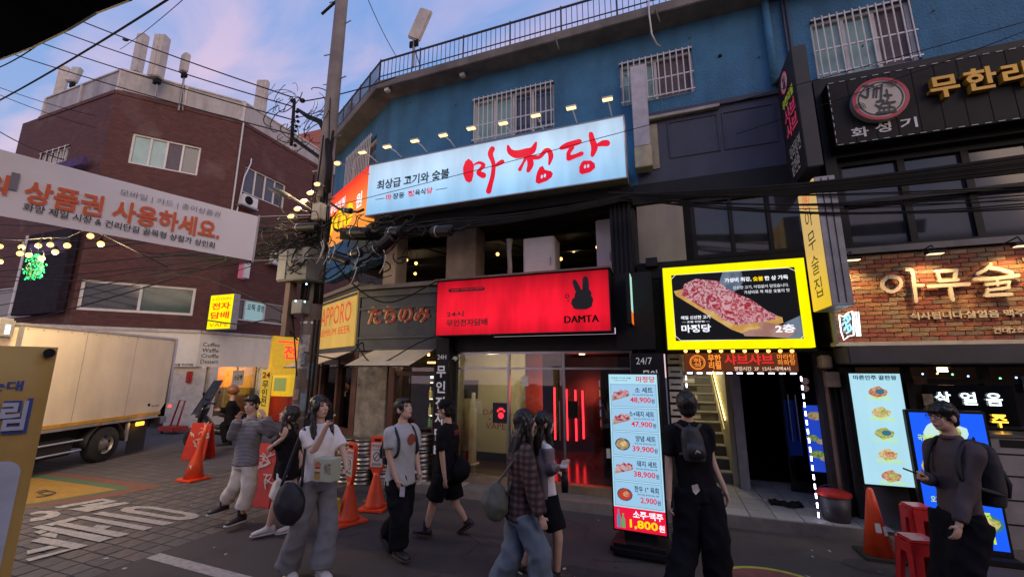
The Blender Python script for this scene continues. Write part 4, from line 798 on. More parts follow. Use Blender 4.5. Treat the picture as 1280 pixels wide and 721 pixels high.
# directory boards at the left of the stairs
db = thing('floor_directory', (.15, 6.98, .9), 'stack of cream directory plates left of the stair', 'sign')
for i in range(7):
    z = .95+.19*i; o = MB().box(.03, .235, 6.975, 6.995, z, z+.15).build('plate', mat('cream_plate', (.62, .6, .52), .5), db); MB().box(.06, .2, 6.970, 6.974, z+.06, z+.085).build('plate_label', M_black, o)
# poster board with dishes right of the doorway, boxes and pipes of the post
bp = thing('dish_poster', (2.1, 7.9, .6), 'blue poster of dishes on the wall right of the glass door', 'poster')
q = MF.rect(1003, 506, 1037, 590, -.4); PFr = Frame(0, 7.4, 1, 0)
MB().fb(PFr, q[0], q[1], q[2], q[3], 0, .02).build('poster_sheet', mat('poster_blue', (.02, .06, .5), .3, emit=(.02, .07, .6), es=.5), bp)
M_dish = [emn('dish_print_a', (.45, .25, .08), (.6, .5, .3), 30, .5), emn('dish_print_b', (.12, .3, .05), (.5, .55, .2), 30, .5)]
for i, (a, c, r) in enumerate(((.62, .84, .3), (.3, .5, .22), (.75, .45, .18), (.45, .26, .26), (.8, .2, .16))):
    w_, h_ = q[1]-q[0], q[3]-q[2]; MB().add([PFr.p(q[0]+w_*a+r*.35*math.cos(t*.5236), q[2]+h_*c+r*.2*math.sin(t*.5236), .023) for t in range(12)], [tuple(range(12))]).build('dish_print', M_dish[i % 2], bp)
M_pole = mat('rusty_pipe', (.16, .1, .075), .7, stain=.4)
pipes = thing('wall_pipe', (2.25, 6.9, .14), 'brown pipe with two small grey meter boxes left of the bright menu screen', 'pipe')
pxu = MF.uz(1036, 500, .05)[0]; MB().cyl((pxu, 6.95, .14), (pxu, 6.95, 2.3), .03, 8).build('pipe', M_pole, pipes); MB().cyl((pxu+.1, 6.97, .14), (pxu+.1, 6.97, 2.3), .02, 8).build('pipe', M_black, pipes)
MB().box(pxu-.04, pxu+.12, 6.8, 6.93, 1.78, 1.98).build('meter_box', mat('meter_beige', (.22, .16, .13), .6), pipes, bevel=.01); MB().box(pxu-.09, pxu+.06, 6.8, 6.93, 2.02, 2.2).build('meter_box', MATS['meter_beige'], pipes, bevel=.02)
MB().fb(MF, 1.98, 2.32, .14, 2.3, -.2, -.02).build('wall_strip', mat('dark_grey_render', (.035, .032, .036), .7), se)
for i, pz in enumerate((2.02, 1.9)):
    qq = onplane(1005, 476+9*i, (0, 6.93, 0), Vector((0, 1, 0))); MB().cyl(qq, qq-Vector((0, .06, 0)), .045, 14).build('bell_dial', MATS['meter_beige'], pipes)
# black rolled bag and mop on the tiles
# ================================================================= IZAKAYA AT THE CORNER
M_slate = mat('slate_board', (.055, .065, .085), .6, col2=(.035, .042, .058), scale=3, bump=.3, bscale=40, stain=.35)
iz = thing('corner_bar', (-4.9, 6.8, .0), 'old wooden corner bar with slate sign boards, awnings and kegs outside', 'shop')
IF_ = Frame(0, 6.8, 1, 0); ix0, ix1 = -5.72, -3.80
b = MB(); b.fb(IF_, ix0, ix1, 2.36, 3.56, -.2, 0); b.build('sign_wall', M_slate, iz)
b = MB(); b.fb(IF_, ix0-.03, ix1, 3.42, 3.52, 0, .05); b.fb(IF_, ix0-.03, ix1, 3.16, 3.2, 0, .03); b.fb(IF_, ix0-.03, ix1, 2.58, 2.62, 0, .03); b.fb(IF_, ix0-.03, ix1, 2.36, 2.4, 0, .06); b.build('moulding', mat('slate_moulding', (.06, .068, .08), .6, stain=.4), iz)
MB().fb(IF_, ix0-.06, ix1, 3.561, 3.64, -.3, .1).build('ledge', mat('aged_ledge', (.16, .14, .13), .8, stain=.4), iz)
L_jp = mat('paint_cream', (.62, .45, .16), .6, var=.15, scale=20); L_jr = mat('paint_red', (.35, .03, .02), .6, var=.15)
def t6(s, x0, y0, x1, y1, m, d, fr=IF_, off=0, **k):
    a = fr.uz(400+x0/3.604+off, 300+y1/3.604, d); c = fr.uz(400+x1/3.604+off, 300+(y0+y1)/7.208, d); e = fr.uz(400+x0/3.604, 300+y0/3.604, d); return ftext(s, fr, a[0], c[0], a[1], e[1], d, m, iz, **k)
t6('たちのみ', 212, 302, 490, 382, L_jp, .008, bold=.055); t6('たちのみ', 218, 300, 496, 380, L_jr, .016, bold=.035)
SF2 = Frame(-5.75, 6.8, .879, -.476)
b = MB(); b.fb(SF2, -2.85, -.02, 2.36, 3.68, -.2, 0); b.build('sign_wall', M_slate, iz)
MB().fb(SF2, -2.85, -.02, 3.681, 3.76, -.25, .08).build('ledge', MATS['aged_ledge'], iz)
yb_ = mat('painted_yellow_board_glow', (.60, .42, .09), .55, col2=(.45, .36, .13), scale=2.2, emit=(.8, .5, .08), es=.2, stain=.3); MB().fb(SF2, -2.75, -.12, 2.46, 3.58, 0, .03).build('painted_board', yb_, iz)  # besides its paint the board is given a faint glow of its own
P_or = mat('paint_orange_red_glow', (.6, .07, .02), .5, var=.1, emit=(.7, .06, .01), es=.25)  # letter paint with a weak glow put into it
ftext('SAPPORO', SF2, -2.5, -.38, 2.98, 3.42, .034, P_or, iz, bold=.03); ftext('PREMIUM BEER', SF2, -2.5, -.38, 2.74, 2.90, .034, P_or, iz, bold=.0)
b = MB(); b.fb(SF2, -2.76, -.11, 3.5, 3.56, .031, .036); b.build('trim', M_slate, iz)
# awnings
M_canvas = mat('cream_canvas', (.62, .53, .36), .8, var=.12, scale=5, bump=.2, bscale=30)
def awning(fr, a, c, zt, zb, d0, d1, lab):
    t_ = thing('awning', fr.p((a+c)/2, zb, d1), lab, 'awning'); b = MB(); n = 10; top = [fr.p(a+(c-a)*i/n, zt, d0) for i in range(n+1)]; bot = [fr.p(a+(c-a)*i/n, zb+.012*math.sin(i*2.1), d1) for i in range(n+1)]
    b.add(top+bot, [(i, i+1, n+2+i, n+1+i) for i in range(n)]); o = b.build('canvas', M_canvas, t_); md = o.modifiers.new('thick', 'SOLIDIFY'); md.thickness = .012
    b = MB(); b.tube([fr.p(a, zb, d1), fr.p(c, zb, d1)], .012, 6)
    for u in (a+.03, c-.03): b.tube([fr.p(u, zt-.3, d0), fr.p(u, zb, d1)], .01, 6)
    b.build('awning_frame', M_black, t_); return t_
awning(IF_, -5.30, -3.98, 2.37, 2.05, .02, .85, 'cream canvas awning under the dark slate sign with red characters')
awning(SF2, -2.3, -.25, 2.34, 2.03, .02, .75, 'cream canvas awning under the yellow painted beer board')
# plaster column, timber front
M_plas = mat('peeling_plaster', (.34, .31, .27), .85, col2=(.13, .115, .10), scale=5, bump=.7, bscale=22, stain=.4)
M_wood = mat('dark_red_wood', (.085, .03, .022), .5, var=.3, scale=4, coat=.2)
MB().fb(IF_, -5.72, -5.02, .0, 2.36, -.3, -.02).build('plaster_column', M_plas, iz, bevel=.01)
b = MB(); b.fb(IF_, -5.0, -4.86, .1, 2.36, -.3, -.04); b.fb(IF_, -4.02, -3.86, .1, 2.36, -.3, -.04); b.fb(IF_, -4.858, -4.022, 1.88, 1.96, -.28, -.06); b.fb(IF_, -4.858, -4.022, .1, .75, -.28, -.06); b.build('timber_front', M_wood, iz, bevel=.006)
MB().fb(IF_, -4.86, -4.02, .75, 1.88, -.14, -.13).build('pane', M_glass, iz); MB().fb(IF_, -4.858, -4.022, 1.962, 2.2, -.14, -.13).build('pane', M_glass, iz)
b = MB(); b.fb(SF2, -2.85, -2.7, .05, 2.36, -.3, -.04); b.fb(SF2, -2.3, -2.18, .05, 2.36, -.3, -.04); b.fb(SF2, -1.2, -1.08, .05, 2.36, -.3, -.04); b.fb(SF2, -.3, -.02, .05, 2.36, -.3, -.04); b.fb(SF2, -2.7, -.3, .05, .8, -.28, -.05); b.fb(SF2, -2.7, -.3, 2.1, 2.36, -.28, -.06); b.build('timber_front', M_wood, iz, bevel=.006)
for a, c in ((-2.7, -2.3), (-2.18, -1.2), (-1.08, -.3)): MB().fb(SF2, a, c, .8, 2.1, -.14, -.13).build('pane', M_glass, iz)
for a, c, zz in ((-2.6, -2.35, 1.3), (-1.9, -1.5, 1.35), (-.95, -.6, 1.25)): MB().fb(SF2, a, c, zz-.35, zz+.35, -.2, -.19).build('window_poster', mat('faded_poster', (.3, .25, .24), .7, var=.4, scale=12), iz)
MB().box(-8.4, -4.09, 9.8, 9.9, 0, 3.4).build('inner_wall', mat('bar_wall_brown', (.07, .04, .028), .7, var=.3), iz); MB().box(-4.13, -4.09, 7.1, 9.8, 0, 3.4).build('inner_wall', M_dwall, iz); MB().prism([Vector((-4.13, 7.1, 2.5)), Vector((-5.6, 7.1, 2.5)), SF2.p(-2.8, 2.5, -.25), Vector((-8.3, 9.8, 2.5)), Vector((-4.13, 9.8, 2.5))], (0, 0, .1)).build('inner_ceiling', M_dwall, iz)
# bar fridge with bottles seen through the pane
fg = thing('bottle_fridge', (-4.4, 8.2, .1), 'lit bottle fridge inside the corner bar behind the window', 'fridge'); MB().box(-4.95, -4.15, 8.3, 8.8, .1, 1.95).build('fridge_case', M_black, fg)
MB().box(-4.92, -4.18, 8.24, 8.29, 1.8, 1.9).build('fridge_header', lit('header_white', (.7, .9, 1), 2.2), fg)
for z in (1.0, 1.35, 1.7): MB().box(-4.92, -4.18, 8.24, 8.28, z, z+.02).build('shelf_light', lit('shelf_light', (1, .85, .55), 3), fg)
bcol = [mat('bottle_%d' % i, c, .2, emit=c, es=.5) for i, c in enumerate(((.35, .15, .05), (.08, .2, .08), (.5, .35, .12), (.4, .4, .35)))]
bm2 = []
for mm in bcol:
    b = MB(); b.tube([(0, 0, 0), (0, 0, .14), (0, 0, .18), (0, 0, .24)], [.03, .03, .012, .012], 8); bm2.append(meshof(b, mm, 'bottle'))
k = 0
for z in (.78, 1.03, 1.38):
    for i in range(9):
        o = bpy.data.objects.new('bottle', random.choice(bm2)); COL.objects.link(o); o.location = (-4.88+.082*i, 8.2, z); tag(o, 'glass bottle among others on the lit shelves of the bar fridge', 'bottle', 'bottles in the bar fridge')
for x, y, z in ((-4.6, 7.6, 2.3), (-4.25, 7.7, 2.28), (-6.5, 8.2, 2.25)):
    bulb(Vector((x, y, z)), .03, .2, {(-4.6): 'left bare bulb inside the corner bar above the window', (-4.25): 'right bare bulb inside the corner bar above the window', (-6.5): 'bare bulb behind the side windows of the corner bar'}[x], 'bulbs inside the corner bar', 8)
# orange lantern strip at right end of awning
ol = thing('strip_lamp', IF_.p(-3.95, 2.2, .3), 'short orange strip lamp at the right end of the front awning', 'lamp'); q = onplane(540, 453, (0, 6.5, 0), Vector((0, 1, 0))); MB().box(q.x-.08, q.x+.06, 6.48, 6.52, q.z-.015, q.z+.015).build('tube', lit('strip_orange', (1, .42, .12), 4), ol)
MB().box(q.x-.09, q.x+.07, 6.47, 6.53, q.z+.016, q.z+.03).build('housing', M_black, ol)
# beer kegs
M_keg = mat('keg_steel', (.30, .28, .26), .38, metal=.85, var=.2, stain=.2)
def keg_mesh():
    b = MB(); pr = [(.17, 0), (.185, .01), (.185, .04), (.165, .05), (.172, .08), (.172, .12), (.182, .13), (.182, .145), (.172, .155), (.172, .22), (.182, .23), (.182, .245), (.172, .255), (.172, .30), (.165, .33), (.18, .335), (.18, .375), (.165, .38), (.15, .36), (.13, .345), (.0, .345)]
    n = 18; vs = [(r*math.cos(6.2832*j/n), r*math.sin(6.2832*j/n), z) for r, z in pr for j in range(n)]; b.add(vs, [(i*n+j, i*n+(j+1) % n, (i+1)*n+(j+1) % n, (i+1)*n+j) for i in range(len(pr)-1) for j in range(n)] + [tuple(range(n))[::-1]]); return meshof(b, M_keg, 'beer_keg', smooth=True)
km = keg_mesh(); k = 0
xs_ = (-5.62, -5.22, -4.82, -4.42, -4.05)
pos_ = 'first second third fourth fifth'.split()
for c_, x in enumerate(xs_):
    for r_ in range(3 if c_ != 2 else 3):
        o = bpy.data.objects.new('beer_keg', km); COL.objects.link(o); o.scale = (1, 1, .66); o.location = (x+random.uniform(-.02, .02), 6.6+random.uniform(-.03, .03), .14*(x > -4.75)+.255*r_); o.rotation_euler = (0, 0, random.uniform(0, 6))
        tag(o, 'steel beer keg %s of the %s stack from the left' % (('at the bottom', 'in the middle', 'on top')[r_], pos_[c_]), 'keg', 'beer kegs stacked outside the corner bar')
# ================================================================= RIGHT HAND BUILDING
rb = thing('right_building', (5, 6.9, 0), 'dark fronted restaurant building at the right edge with black and brick sign boards', 'building')
RF = Frame(0, 7, 1, 0)
b = MB(); b.fb(MF, 2.36, 14, 5.0, 6.3, -.24, .2); b.fb(MF, 2.36, 2.5, 3.5, 5.0, -.24, .2); b.fb(MF, 2.36, 14, 3.5, 3.62, -.24, .25); b.fb(MF, 2.36, 14, 2.2, 3.5, -.24, .2)
b.build('wall', M_black, rb)
window(MF, (2.5, 7.5, 3.62, 5.0), rb, 0, 7, depth=.02, gm=MATS['smoked_pane'], fm=M_black, fw=.09)
b = MB(); b.fb(MF, 2.36, 8, 4.30, 4.36, .08, .13); b.build('window_rail', M_black, rb)
MB().fb(MF, 2.3, 14, 3.52, 3.60, .251, .42).build('ledge', mat('grey_ledge', (.2, .19, .19), .7, stain=.4), rb)
MB().fb(MF, 2.4, 14, 6.0, 6.2, -.2, -.21+.02).build('inner', M_black, rb) if False else None
# black sign with raised gold letters
bk = thing('hotpot_sign', MF.p(3.6, 5.07, .4), 'large black signboard with round red emblem and raised gold letters', 'sign')
u0, z0, z1, D = 2.44, 5.08, 6.07, .42
MB().fb(MF, u0, 6.5, z0, z1, .2, D).build('sign_board', mat('black_corrugated', (.012, .011, .013), .6, var=.4, scale=2, stain=.2, spec=.2), bk, bevel=.006)
for i in range(17): MB().fb(MF, u0+.24+.24*i, u0+.245+.24*i, z0+.02, z1-.02, D, D+.004).build('rib', M_blackm, bk)
M_dash = mat('led_tape_off', (.5, .5, .52), .5)
for i in range(30):
    for z in (z0+.012, z1-.014): MB().fb(MF, u0+.02+.13*i, u0+.085+.13*i, z-.004, z+.004, D+.004, D+.010).build('tape_dash', M_dash, bk)
for i in range(8): MB().fb(MF, u0+.008, u0+.016, z0+.05+.12*i, z0+.11+.12*i, D+.004, D+.010).build('tape_dash', M_dash, bk)
cu, cz = MF.uz(1100, 124, D+.08); r = .315; M_er = mat('emblem_red', (.42, .02, .05), .45); M_cream = mat('emblem_cream', (.45, .41, .36), .5, var=.08)
b = MB(); n = 40
b.tube([MF.p(cu, cz, D), MF.p(cu, cz, D+.09)], r, n); b.build('emblem_drum', M_cream, bk, smooth=False)
def ringm(r0, r1, d, m, nm):
    b = MB(); o_ = [MF.p(cu+r0*math.cos(6.2832*i/n), cz+r0*math.sin(6.2832*i/n), d) for i in range(n)]; i_ = [MF.p(cu+r1*math.cos(6.2832*i/n), cz+r1*math.sin(6.2832*i/n), d) for i in range(n)]; b.add(o_+i_, [(i, (i+1) % n, n+(i+1) % n, n+i) for i in range(n)]); b.build(nm, m, bk)
ringm(r*.99, r*.86, D+.095, M_er, 'emblem_ring'); ringm(r*.80, r*.75, D+.095, P_blk, 'emblem_ring')
def zc(x, y, dd=0): u, z = MF.uz(800+x/2.667, y/2.667, D+.095); return MF.p(u, z, D+.096+dd)
b = MB()
for i, (p, w) in enumerate([([(742, 288), (778, 286)], [7, 7]), ([(760, 288), (758, 325), (738, 318)], [8, 8, 6]), ([(780, 300), (778, 325)], [6, 6]), ([(790, 292), (788, 325)], [6, 6]), ([(806, 285), (803, 330)], [7, 7]), ([(780, 296), (806, 294)], [6, 6]), ([(815, 318), (838, 318)], [7, 7]), ([(822, 300), (828, 330)], [6, 6]), ([(790, 340), (812, 336), (800, 356), (785, 350)], [7, 7, 7, 5]), ([(815, 345), (850, 340)], [7, 7]), ([(822, 335), (835, 356)], [6, 6]), ([(790, 378), (852, 372)], [8, 8]), ([(800, 360), (798, 378)], [5, 5]), ([(815, 360), (814, 376)], [5, 5]), ([(830, 360), (832, 374)], [5, 5]), ([(798, 361), (846, 358), (845, 373)], [5, 5, 5])]): stroke(b, p, w, zc, i*.0004, k=4)
for q in ((735, 362), (838, 272)):
    for k_, rr in enumerate((17, 11, 5)): stroke(b, [(q[0]+rr*math.cos(a), q[1]-rr*math.sin(a)) for a in (0, .8, 1.6, 2.4, 3.1)] if q[0] < 800 else [(q[0]+rr*math.cos(a), q[1]+rr*math.sin(a)) for a in (0, .8, 1.6, 2.4, 3.1)], [2.5]*5, zc, .008+.0004*k_, k=2)
b.build('emblem_characters', P_blk, bk)
ul = [MF.uz(800+x/2.667, 160, D)[0] for x in (700, 760, 783, 838, 868, 928)]
zl = MF.uz(1062, 170, D)[1]
for i, ch in enumerate('화성기'): zt = MF.uz(800+(700, 783, 868)[i]/2.667, (430, 412, 398)[i]/2.667, D)[1]; ftext(ch, MF, ul[2*i], ul[2*i+1], zt-.15, zt+.0, D+.006, W_p, bk, bold=.02)
M_gold = mat('letter_gold', (.45, .26, .04), .4, metal=.3, var=.12); 
for ch, x0, x1, zt in (('무', 960, 1062, 262), ('한', 1075, 1185, 236), ('리', 1200, 1290, 216), ('필', 1310, 1410, 190)):
    a = MF.uz(800+x0/2.667, zt/2.667, D+.1); c = MF.uz(800+x1/2.667, zt/2.667, D+.1)[0]; ftext(ch, MF, a[0], c, a[1]-.31, a[1], D+.01, M_gold, bk, bold=.05, depth=.09)
# brick signboard, laid brick by brick
br_ = thing('brick_signboard', MF.p(3, 2.34, .4), 'red brick signboard with raised cream letters over the right shop', 'sign')
u0, u1, z0, z1 = 2.14, 4.62, 2.36, 3.50; D = .38
MB().fb(MF, u0, u1, z0, z1, .2, D-.012).build('mortar', mat('mortar_brown', (.16, .10, .06), .9, bump=.4), br_)
MB().fb(MF, u0-.03, u1, z0-.05, z0-.001, .2, D+.04).build('sign_rim', mat('sign_rim', (.45, .4, .33), .6), br_)
M_bk = [mat('brick_%d' % i, c, .8, var=.3, scale=14, bump=.5, bscale=70) for i, c in enumerate(((.28, .09, .05), (.32, .115, .055), (.28, .08, .045), (.36, .17, .07), (.22, .14, .08), (.30, .19, .10)))]
bw, bh = .172, .056; bms = [meshof(MB().box(-bw/2+.003, bw/2-.003, -.014, .012, -bh/2+.003, bh/2-.003), mm, 'brick', bevel=.003) for mm in M_bk]; hbm = [meshof(MB().box(-bw/4+.003, bw/4-.003, -.014, .012, -bh/2+.003, bh/2-.003), mm, 'brick', bevel=.003) for mm in M_bk]
rows = int((z1-z0)/bh)
for j in range(rows):
    z = z0+bh*(j+.5); u = u0+.001; k = 0
    if j % 2: part_at('brick', random.choice(hbm), br_, MF.p(u+bw/4, z, D+random.uniform(-.004, .004))); u += bw/2
    while u+bw <= 4.5: part_at('brick', random.choice(bms), br_, MF.p(u+bw/2, z, D+random.uniform(-.004, .004))); u += bw
M_cl = mat('letter_cream_raised', (.72, .58, .38), .5, var=.06)
def Z6(x, y): return MF.uz(1040+x/4.808, 290+y/4.808, D+.07)
def plc(x, y, dd): u, z = Z6(x, y); return MF.p(u, z, D+.07+dd)
LET = [([(330, 272), (305, 300), (308, 335), (350, 358), (395, 342), (412, 305), (390, 275), (345, 270)], 24), ([(445, 225), (478, 238), (490, 320), (503, 415)], 26), ([(490, 320), (545, 322)], 20),
 ([(620, 238), (745, 230)], 22), ([(628, 240), (648, 298)], 22), ([(745, 232), (735, 290)], 22), ([(640, 295), (755, 288)], 20), ([(575, 328), (820, 314)], 24), ([(705, 325), (722, 408)], 26),
 ([(948, 195), (915, 228), (870, 250)], 24), ([(930, 215), (1000, 225), (1075, 248)], 24), ([(850, 285), (980, 280), (1115, 262)], 24), ([(985, 285), (990, 320)], 20), ([(920, 318), (1060, 300)], 20), ([(1058, 302), (1050, 335)], 20), ([(940, 350), (1060, 335)], 20), ([(930, 345), (925, 380)], 20), ([(920, 382), (1068, 375)], 24)]
for ch in range(3):
    b = MB(); idx = (range(0, 3), range(3, 9), range(9, 18))[ch]
    for i in idx: stroke(b, LET[i][0], [LET[i][1]*.9]*len(LET[i][0]), plc, i*.0005)
    o = b.build('letter', M_cl, br_); md = o.modifiers.new('t', 'SOLIDIFY'); md.thickness = .03; md.offset = 0
uu = Z6(1150, 230); ftext('집', MF, uu[0]+.02, uu[0]+.30, uu[1]-.18, uu[1]+.18, D+.04, M_cl, br_, bold=.04, depth=.03)
def t7(s, x0, y0, x1, y1, **k): a = Z6(x0, y1); c = Z6(x1, y1); e = Z6(x0, y0); ftext(s, MF, a[0], c[0], a[1], e[1], D+.02, M_cl, br_, bold=.015, depth=.02, **k)
t7('식사됩니다.살얼음 맥주', 485, 482, 1190, 525); t7('건대2호점', 985, 572, 1230, 608)
# three hooded lamps on the ledge
nm3 = ('left', 'middle', 'right')
for i, (px, py) in enumerate(((1066, 323), (1169, 315), (1279, 305))):
    q = onplane(px, py, MF.p(0, 0, D+.32), MF.N); t_ = thing('sign_lamp', q, 'small black hooded lamp over the brick signboard, %s one' % nm3[i], 'lamp', 'lamps over the brick signboard')
    MB().box(q.x-.09, q.x+.09, q.y-.04, q.y+.05, q.z-.02, q.z+.02).build('hood', M_black, t_, bevel=.006); MB().tube([q+Vector((0, 0, .02)), q+Vector((0, .05, .10)), q+Vector((0, .3, .08))], .008, 6).build('arm', M_black, t_)
    MB().box(q.x-.07, q.x+.07, q.y-.03, q.y+.04, q.z-.026, q.z-.0205).build('lens', lit('sign_lamp_glow', (1, .7, .35), 2), t_)
    l = slight(q-Vector((0, 0, .04)), MF.p(q.x, 2.9, D), 22, 110, (1, .68, .32), .05); l.parent = t_; l.location -= q
# small blue neon beer sign
nb = thing('neon_beer_sign', MF.p(2.1, 2.4, .5), 'small blue and white neon beer sign below the yellow sign box', 'sign'); L_nb = lit('neon_blue', (.2, .6, 1), 2.2); L_nw = lit('neon_white', (.8, .95, 1), 2.5)
def zn(x, y): return onplane(1040+x/4.808, 290+y/4.808, MF.p(0, 0, .62), MF.N)
MB().box(zn(5, 480).x, zn(5, 480).x+.02, 6.40, 6.5, zn(5, 670).z, zn(5, 480).z).build('bracket', M_alu, nb)
b = MB(); b.tube([zn(x, y) for x, y in ((42, 498), (70, 510), (95, 485), (120, 475), (128, 520), (130, 620), (100, 625), (72, 648), (55, 600), (42, 498))], .007, 6); 
for dx in (0, 14, 28): b.tube([zn(130+dx, 478), zn(150+dx*.8, 625)], .006, 5)
b.build('outline_tube', L_nw, nb)
b = MB()
for i, (x0, y0) in enumerate(((60, 560), (68, 530), (80, 515), (72, 590), (88, 575))): b.tube([zn(x0, y0), zn(x0+18, y0-22), zn(x0+30, y0+8), zn(x0+14, y0+18)], .011, 6)
b.build('letter_tube', L_nb, nb)
# ground floor: dark awning box, glass front
b = MB(); b.fb(MF, 2.16, 14, 2.08, 2.30, .1, .62); b.build('shutter_box', mat('shutter_box', (.05, .048, .055), .5, stain=.3), rb, bevel=.01)
MB().fb(MF, 2.0, 14, 2.04, 2.3, -.24, .1).build('lintel', M_black, rb)
b = MB()
for u in (2.36, 2.95, 3.72, 4.6, 5.6): b.fb(MF, u-.035, u+.035, .1, 2.04, -.05, .05)
b.fb(MF, 2.36, 6, 1.84, 1.9, -.05, .049); b.build('shop_frame', M_black, rb)
for a, c in ((2.395, 2.915), (2.985, 3.685), (3.755, 4.565), (4.635, 5.565)): MB().fb(MF, a, c, .1, 1.84, -.01, 0).build('glass_pane', glassmat('smoked_shop_glass', (.5, .5, .52)), rb)
MB().fb(MF, 2.2, 7, 0, 3.4, -3, -2.95).build('inner_wall', mat('inner_brown', (.06, .04, .03), .6, var=.4), rb); MB().fb(MF, 2.3, 7, 2.1, 2.15, -3, -.3).build('inner_ceiling', M_dwall, rb); MB().fb(MF, 2.3, 7, .05, .1, -3, -.05).build('inner_floor', M_dwall, rb)
MB().fb(MF, 2.2, 2.36, 0, 2.1, -3, .02).build('side_wall', M_dwall, rb)
l = plight((4, 8.4, 1.9), 6, (1, .6, .3), .1); l.parent = rb; l.location -= wloc(rb); MB().cyl((4, 8.4, 1.98), (4, 8.4, 2.05), .06, 10).build('ceiling_lamp', MATS['downlight'], rb)
# window neon letters: 살얼음 / 주 / 점
wl = thing('window_neon', MF.p(3.6, 1.6, .1), 'glowing white and amber neon letters in the right shop window', 'sign')
L_am = lit('neon_amber', (1, .5, .04), 3)
for ch, px, py, m_ in (('살', 1179, 497, L_nw), ('얼', 1211, 498, L_nw), ('음', 1243, 499, L_nw), ('주', 1250, 526, L_am), ('점', 1255, 555, L_nw)):
    u, z = MF.uz(px, py, .08); ftext(ch, MF, u-.075, u+.075, z-.075, z+.075, .08, m_, wl, bold=.015)
MB().fb(MF, *[MF.uz(p, 500, .05)[0] for p in (1161, 1268)], 1.1, 1.82, .05, .06).build('backing', M_dgl, wl)
for i, (px, py, w_, h_) in enumerate(((1140, 470, .14, .1), (1152, 492, .1, .14), (1275, 470, .3, .2))):
    q = MF.uz(px, py, .05); nt_ = thing('window_poster', MF.p(q[0], q[1], .02), ('small dark poster above the blue screen', 'narrow menu slip beside the neon letters', 'blue poster at the right frame edge in the shop window')[i], 'poster'); MB().fb(MF, q[0], q[0]+w_, q[1]-h_, q[1], .06, .066).build('sheet', mat('poster_mix_%d' % i, ((.12, .07, .05), (.3, .25, .2), (.04, .12, .25))[i], .5, var=.5, scale=14), nt_)
fl_ = thing('string_lights', MF.p(3, 1.95, -.6), 'row of tiny coloured lights inside the right shop window', 'lights')
for i in range(16): MB().sph(MF.p(2.55+.16*i, 1.93-.03*math.sin(i*.8), -.5), .012, 6, 4).build('bulb', (lit('tiny_warm', (1, .6, .2), 5), lit('tiny_green', (.2, 1, .4), 4), lit('tiny_blue', (.3, .5, 1), 5))[i % 3], fl_)
# ---- menu screens
def dish(fr, u, z, d, ru, rz, par, m1, m2, plate=None):
    n = 14
    if plate: MB().add([fr.p(u+ru*1.15*math.cos(6.2832*i/n), z+rz*1.15*math.sin(6.2832*i/n), d) for i in range(n)], [tuple(range(n))]).build('plate_print', plate, par)
    b = MB(); b.add([fr.p(u+ru*(1+.18*math.sin(i*2.7))*math.cos(6.2832*i/n), z+rz*(1+.2*math.cos(i*1.9))*math.sin(6.2832*i/n), d+.002) for i in range(n)], [tuple(range(n))]); b.build('dish_print', m1, par)
    b = MB(); b.add([fr.p(u+ru*.2+ru*.5*math.cos(6.2832*i/n), z+rz*.1+rz*.5*math.sin(6.2832*i/n), d+.004) for i in range(n)], [tuple(range(n))]); b.build('dish_print', m2, par)
E_f1 = emn('food_a', (.55, .12, .06), (.75, .45, .25), 35, .8, 1); E_f2 = emn('food_b', (.25, .4, .08), (.7, .6, .2), 30, .8, 1); E_f3 = emn('food_c', (.6, .4, .12), (.85, .7, .4), 30, .8, 1); E_f4 = lit('food_plate', (.05, .2, .3), .8)
L_lg = lit('caption_green', (.55, .8, .05), 1.0); P_nv = lit('caption_navy', (.01, .06, .12), .5)
ms = thing('menu_screen', MF.p(2.5, .62, .3), 'bright pale blue upright menu screen on the wall with five snack pictures', 'screen')
u0, u1, z0, z1 = 2.235, 2.765, .62, 1.96; D = .3
MB().fb(MF, u0-.015, u1+.015, z0-.015, z1+.015, .18, D-.006).build('screen_case', M_black, ms, bevel=.006); MB().fb(MF, u0, u1, z0, z1, D-.006, D).build('display', P_scr, ms)
ftext('마른안주 끝판왕', MF, u0+.04, u1-.04, z1-.08, z1-.02, D+.003, P_nv, ms, bold=.03)
for i, s_ in enumerate(('아귀포한입', '먹태한입', '노가리한입', '쥐포한입', '감오징어한입')):
    z = z1-.23-.25*i; dish(MF, (u0+u1)/2+.01, z, D+.003, .10, .065, ms, (E_f1, E_f3, E_f2, E_f3, E_f1)[i], (E_f4, E_f2, E_f4, E_f1, E_f2)[i]); ftext(s_, MF, (u0+u1)/2-.11, (u0+u1)/2+.13, z-.10, z-.055, D+.01, L_lg, ms, bold=.02)
MB().fb(MF, u0+.05, u1-.05, .1, z0-.05, .1, .16).build('stand_foot', M_steel, ms)
# blue standing screen in front of the right shop
b2 = thing('standing_screen', (3.2, 6.1, 0), 'tall vivid blue standing menu screen behind the man in the brown jacket', 'screen')
Q = [G(1187, 735, .04), ]
BF = Frame(0, 6.35, 1, 0); ub0, zb1 = BF.uz(1136, 515); ub1 = BF.uz(1228, 517)[0]; 
MB().fb(BF, ub0-.03, ub1+.03, .06, zb1+.03, -.08, -.006).build('screen_case', M_black, b2, bevel=.008); MB().fb(BF, ub0, ub1, .12, zb1, -.006, 0).build('display', P_blue, b2)
MB().fb(BF, ub0-.05, ub1+.05, 0, .06, -.3, .12).build('stand_base', M_black, b2, bevel=.01)
dish(BF, ub0+.30, zb1-.22, .003, .2, .15, b2, lit('bowl_pale', (.6, .85, .8), .9), E_f2); dish(BF, ub0+.12, zb1-.58, .003, .09, .09, b2, E_f3, E_f1); dish(BF, ub0+.42, .38, .003, .2, .1, b2, E_f2, E_f3, E_f4)
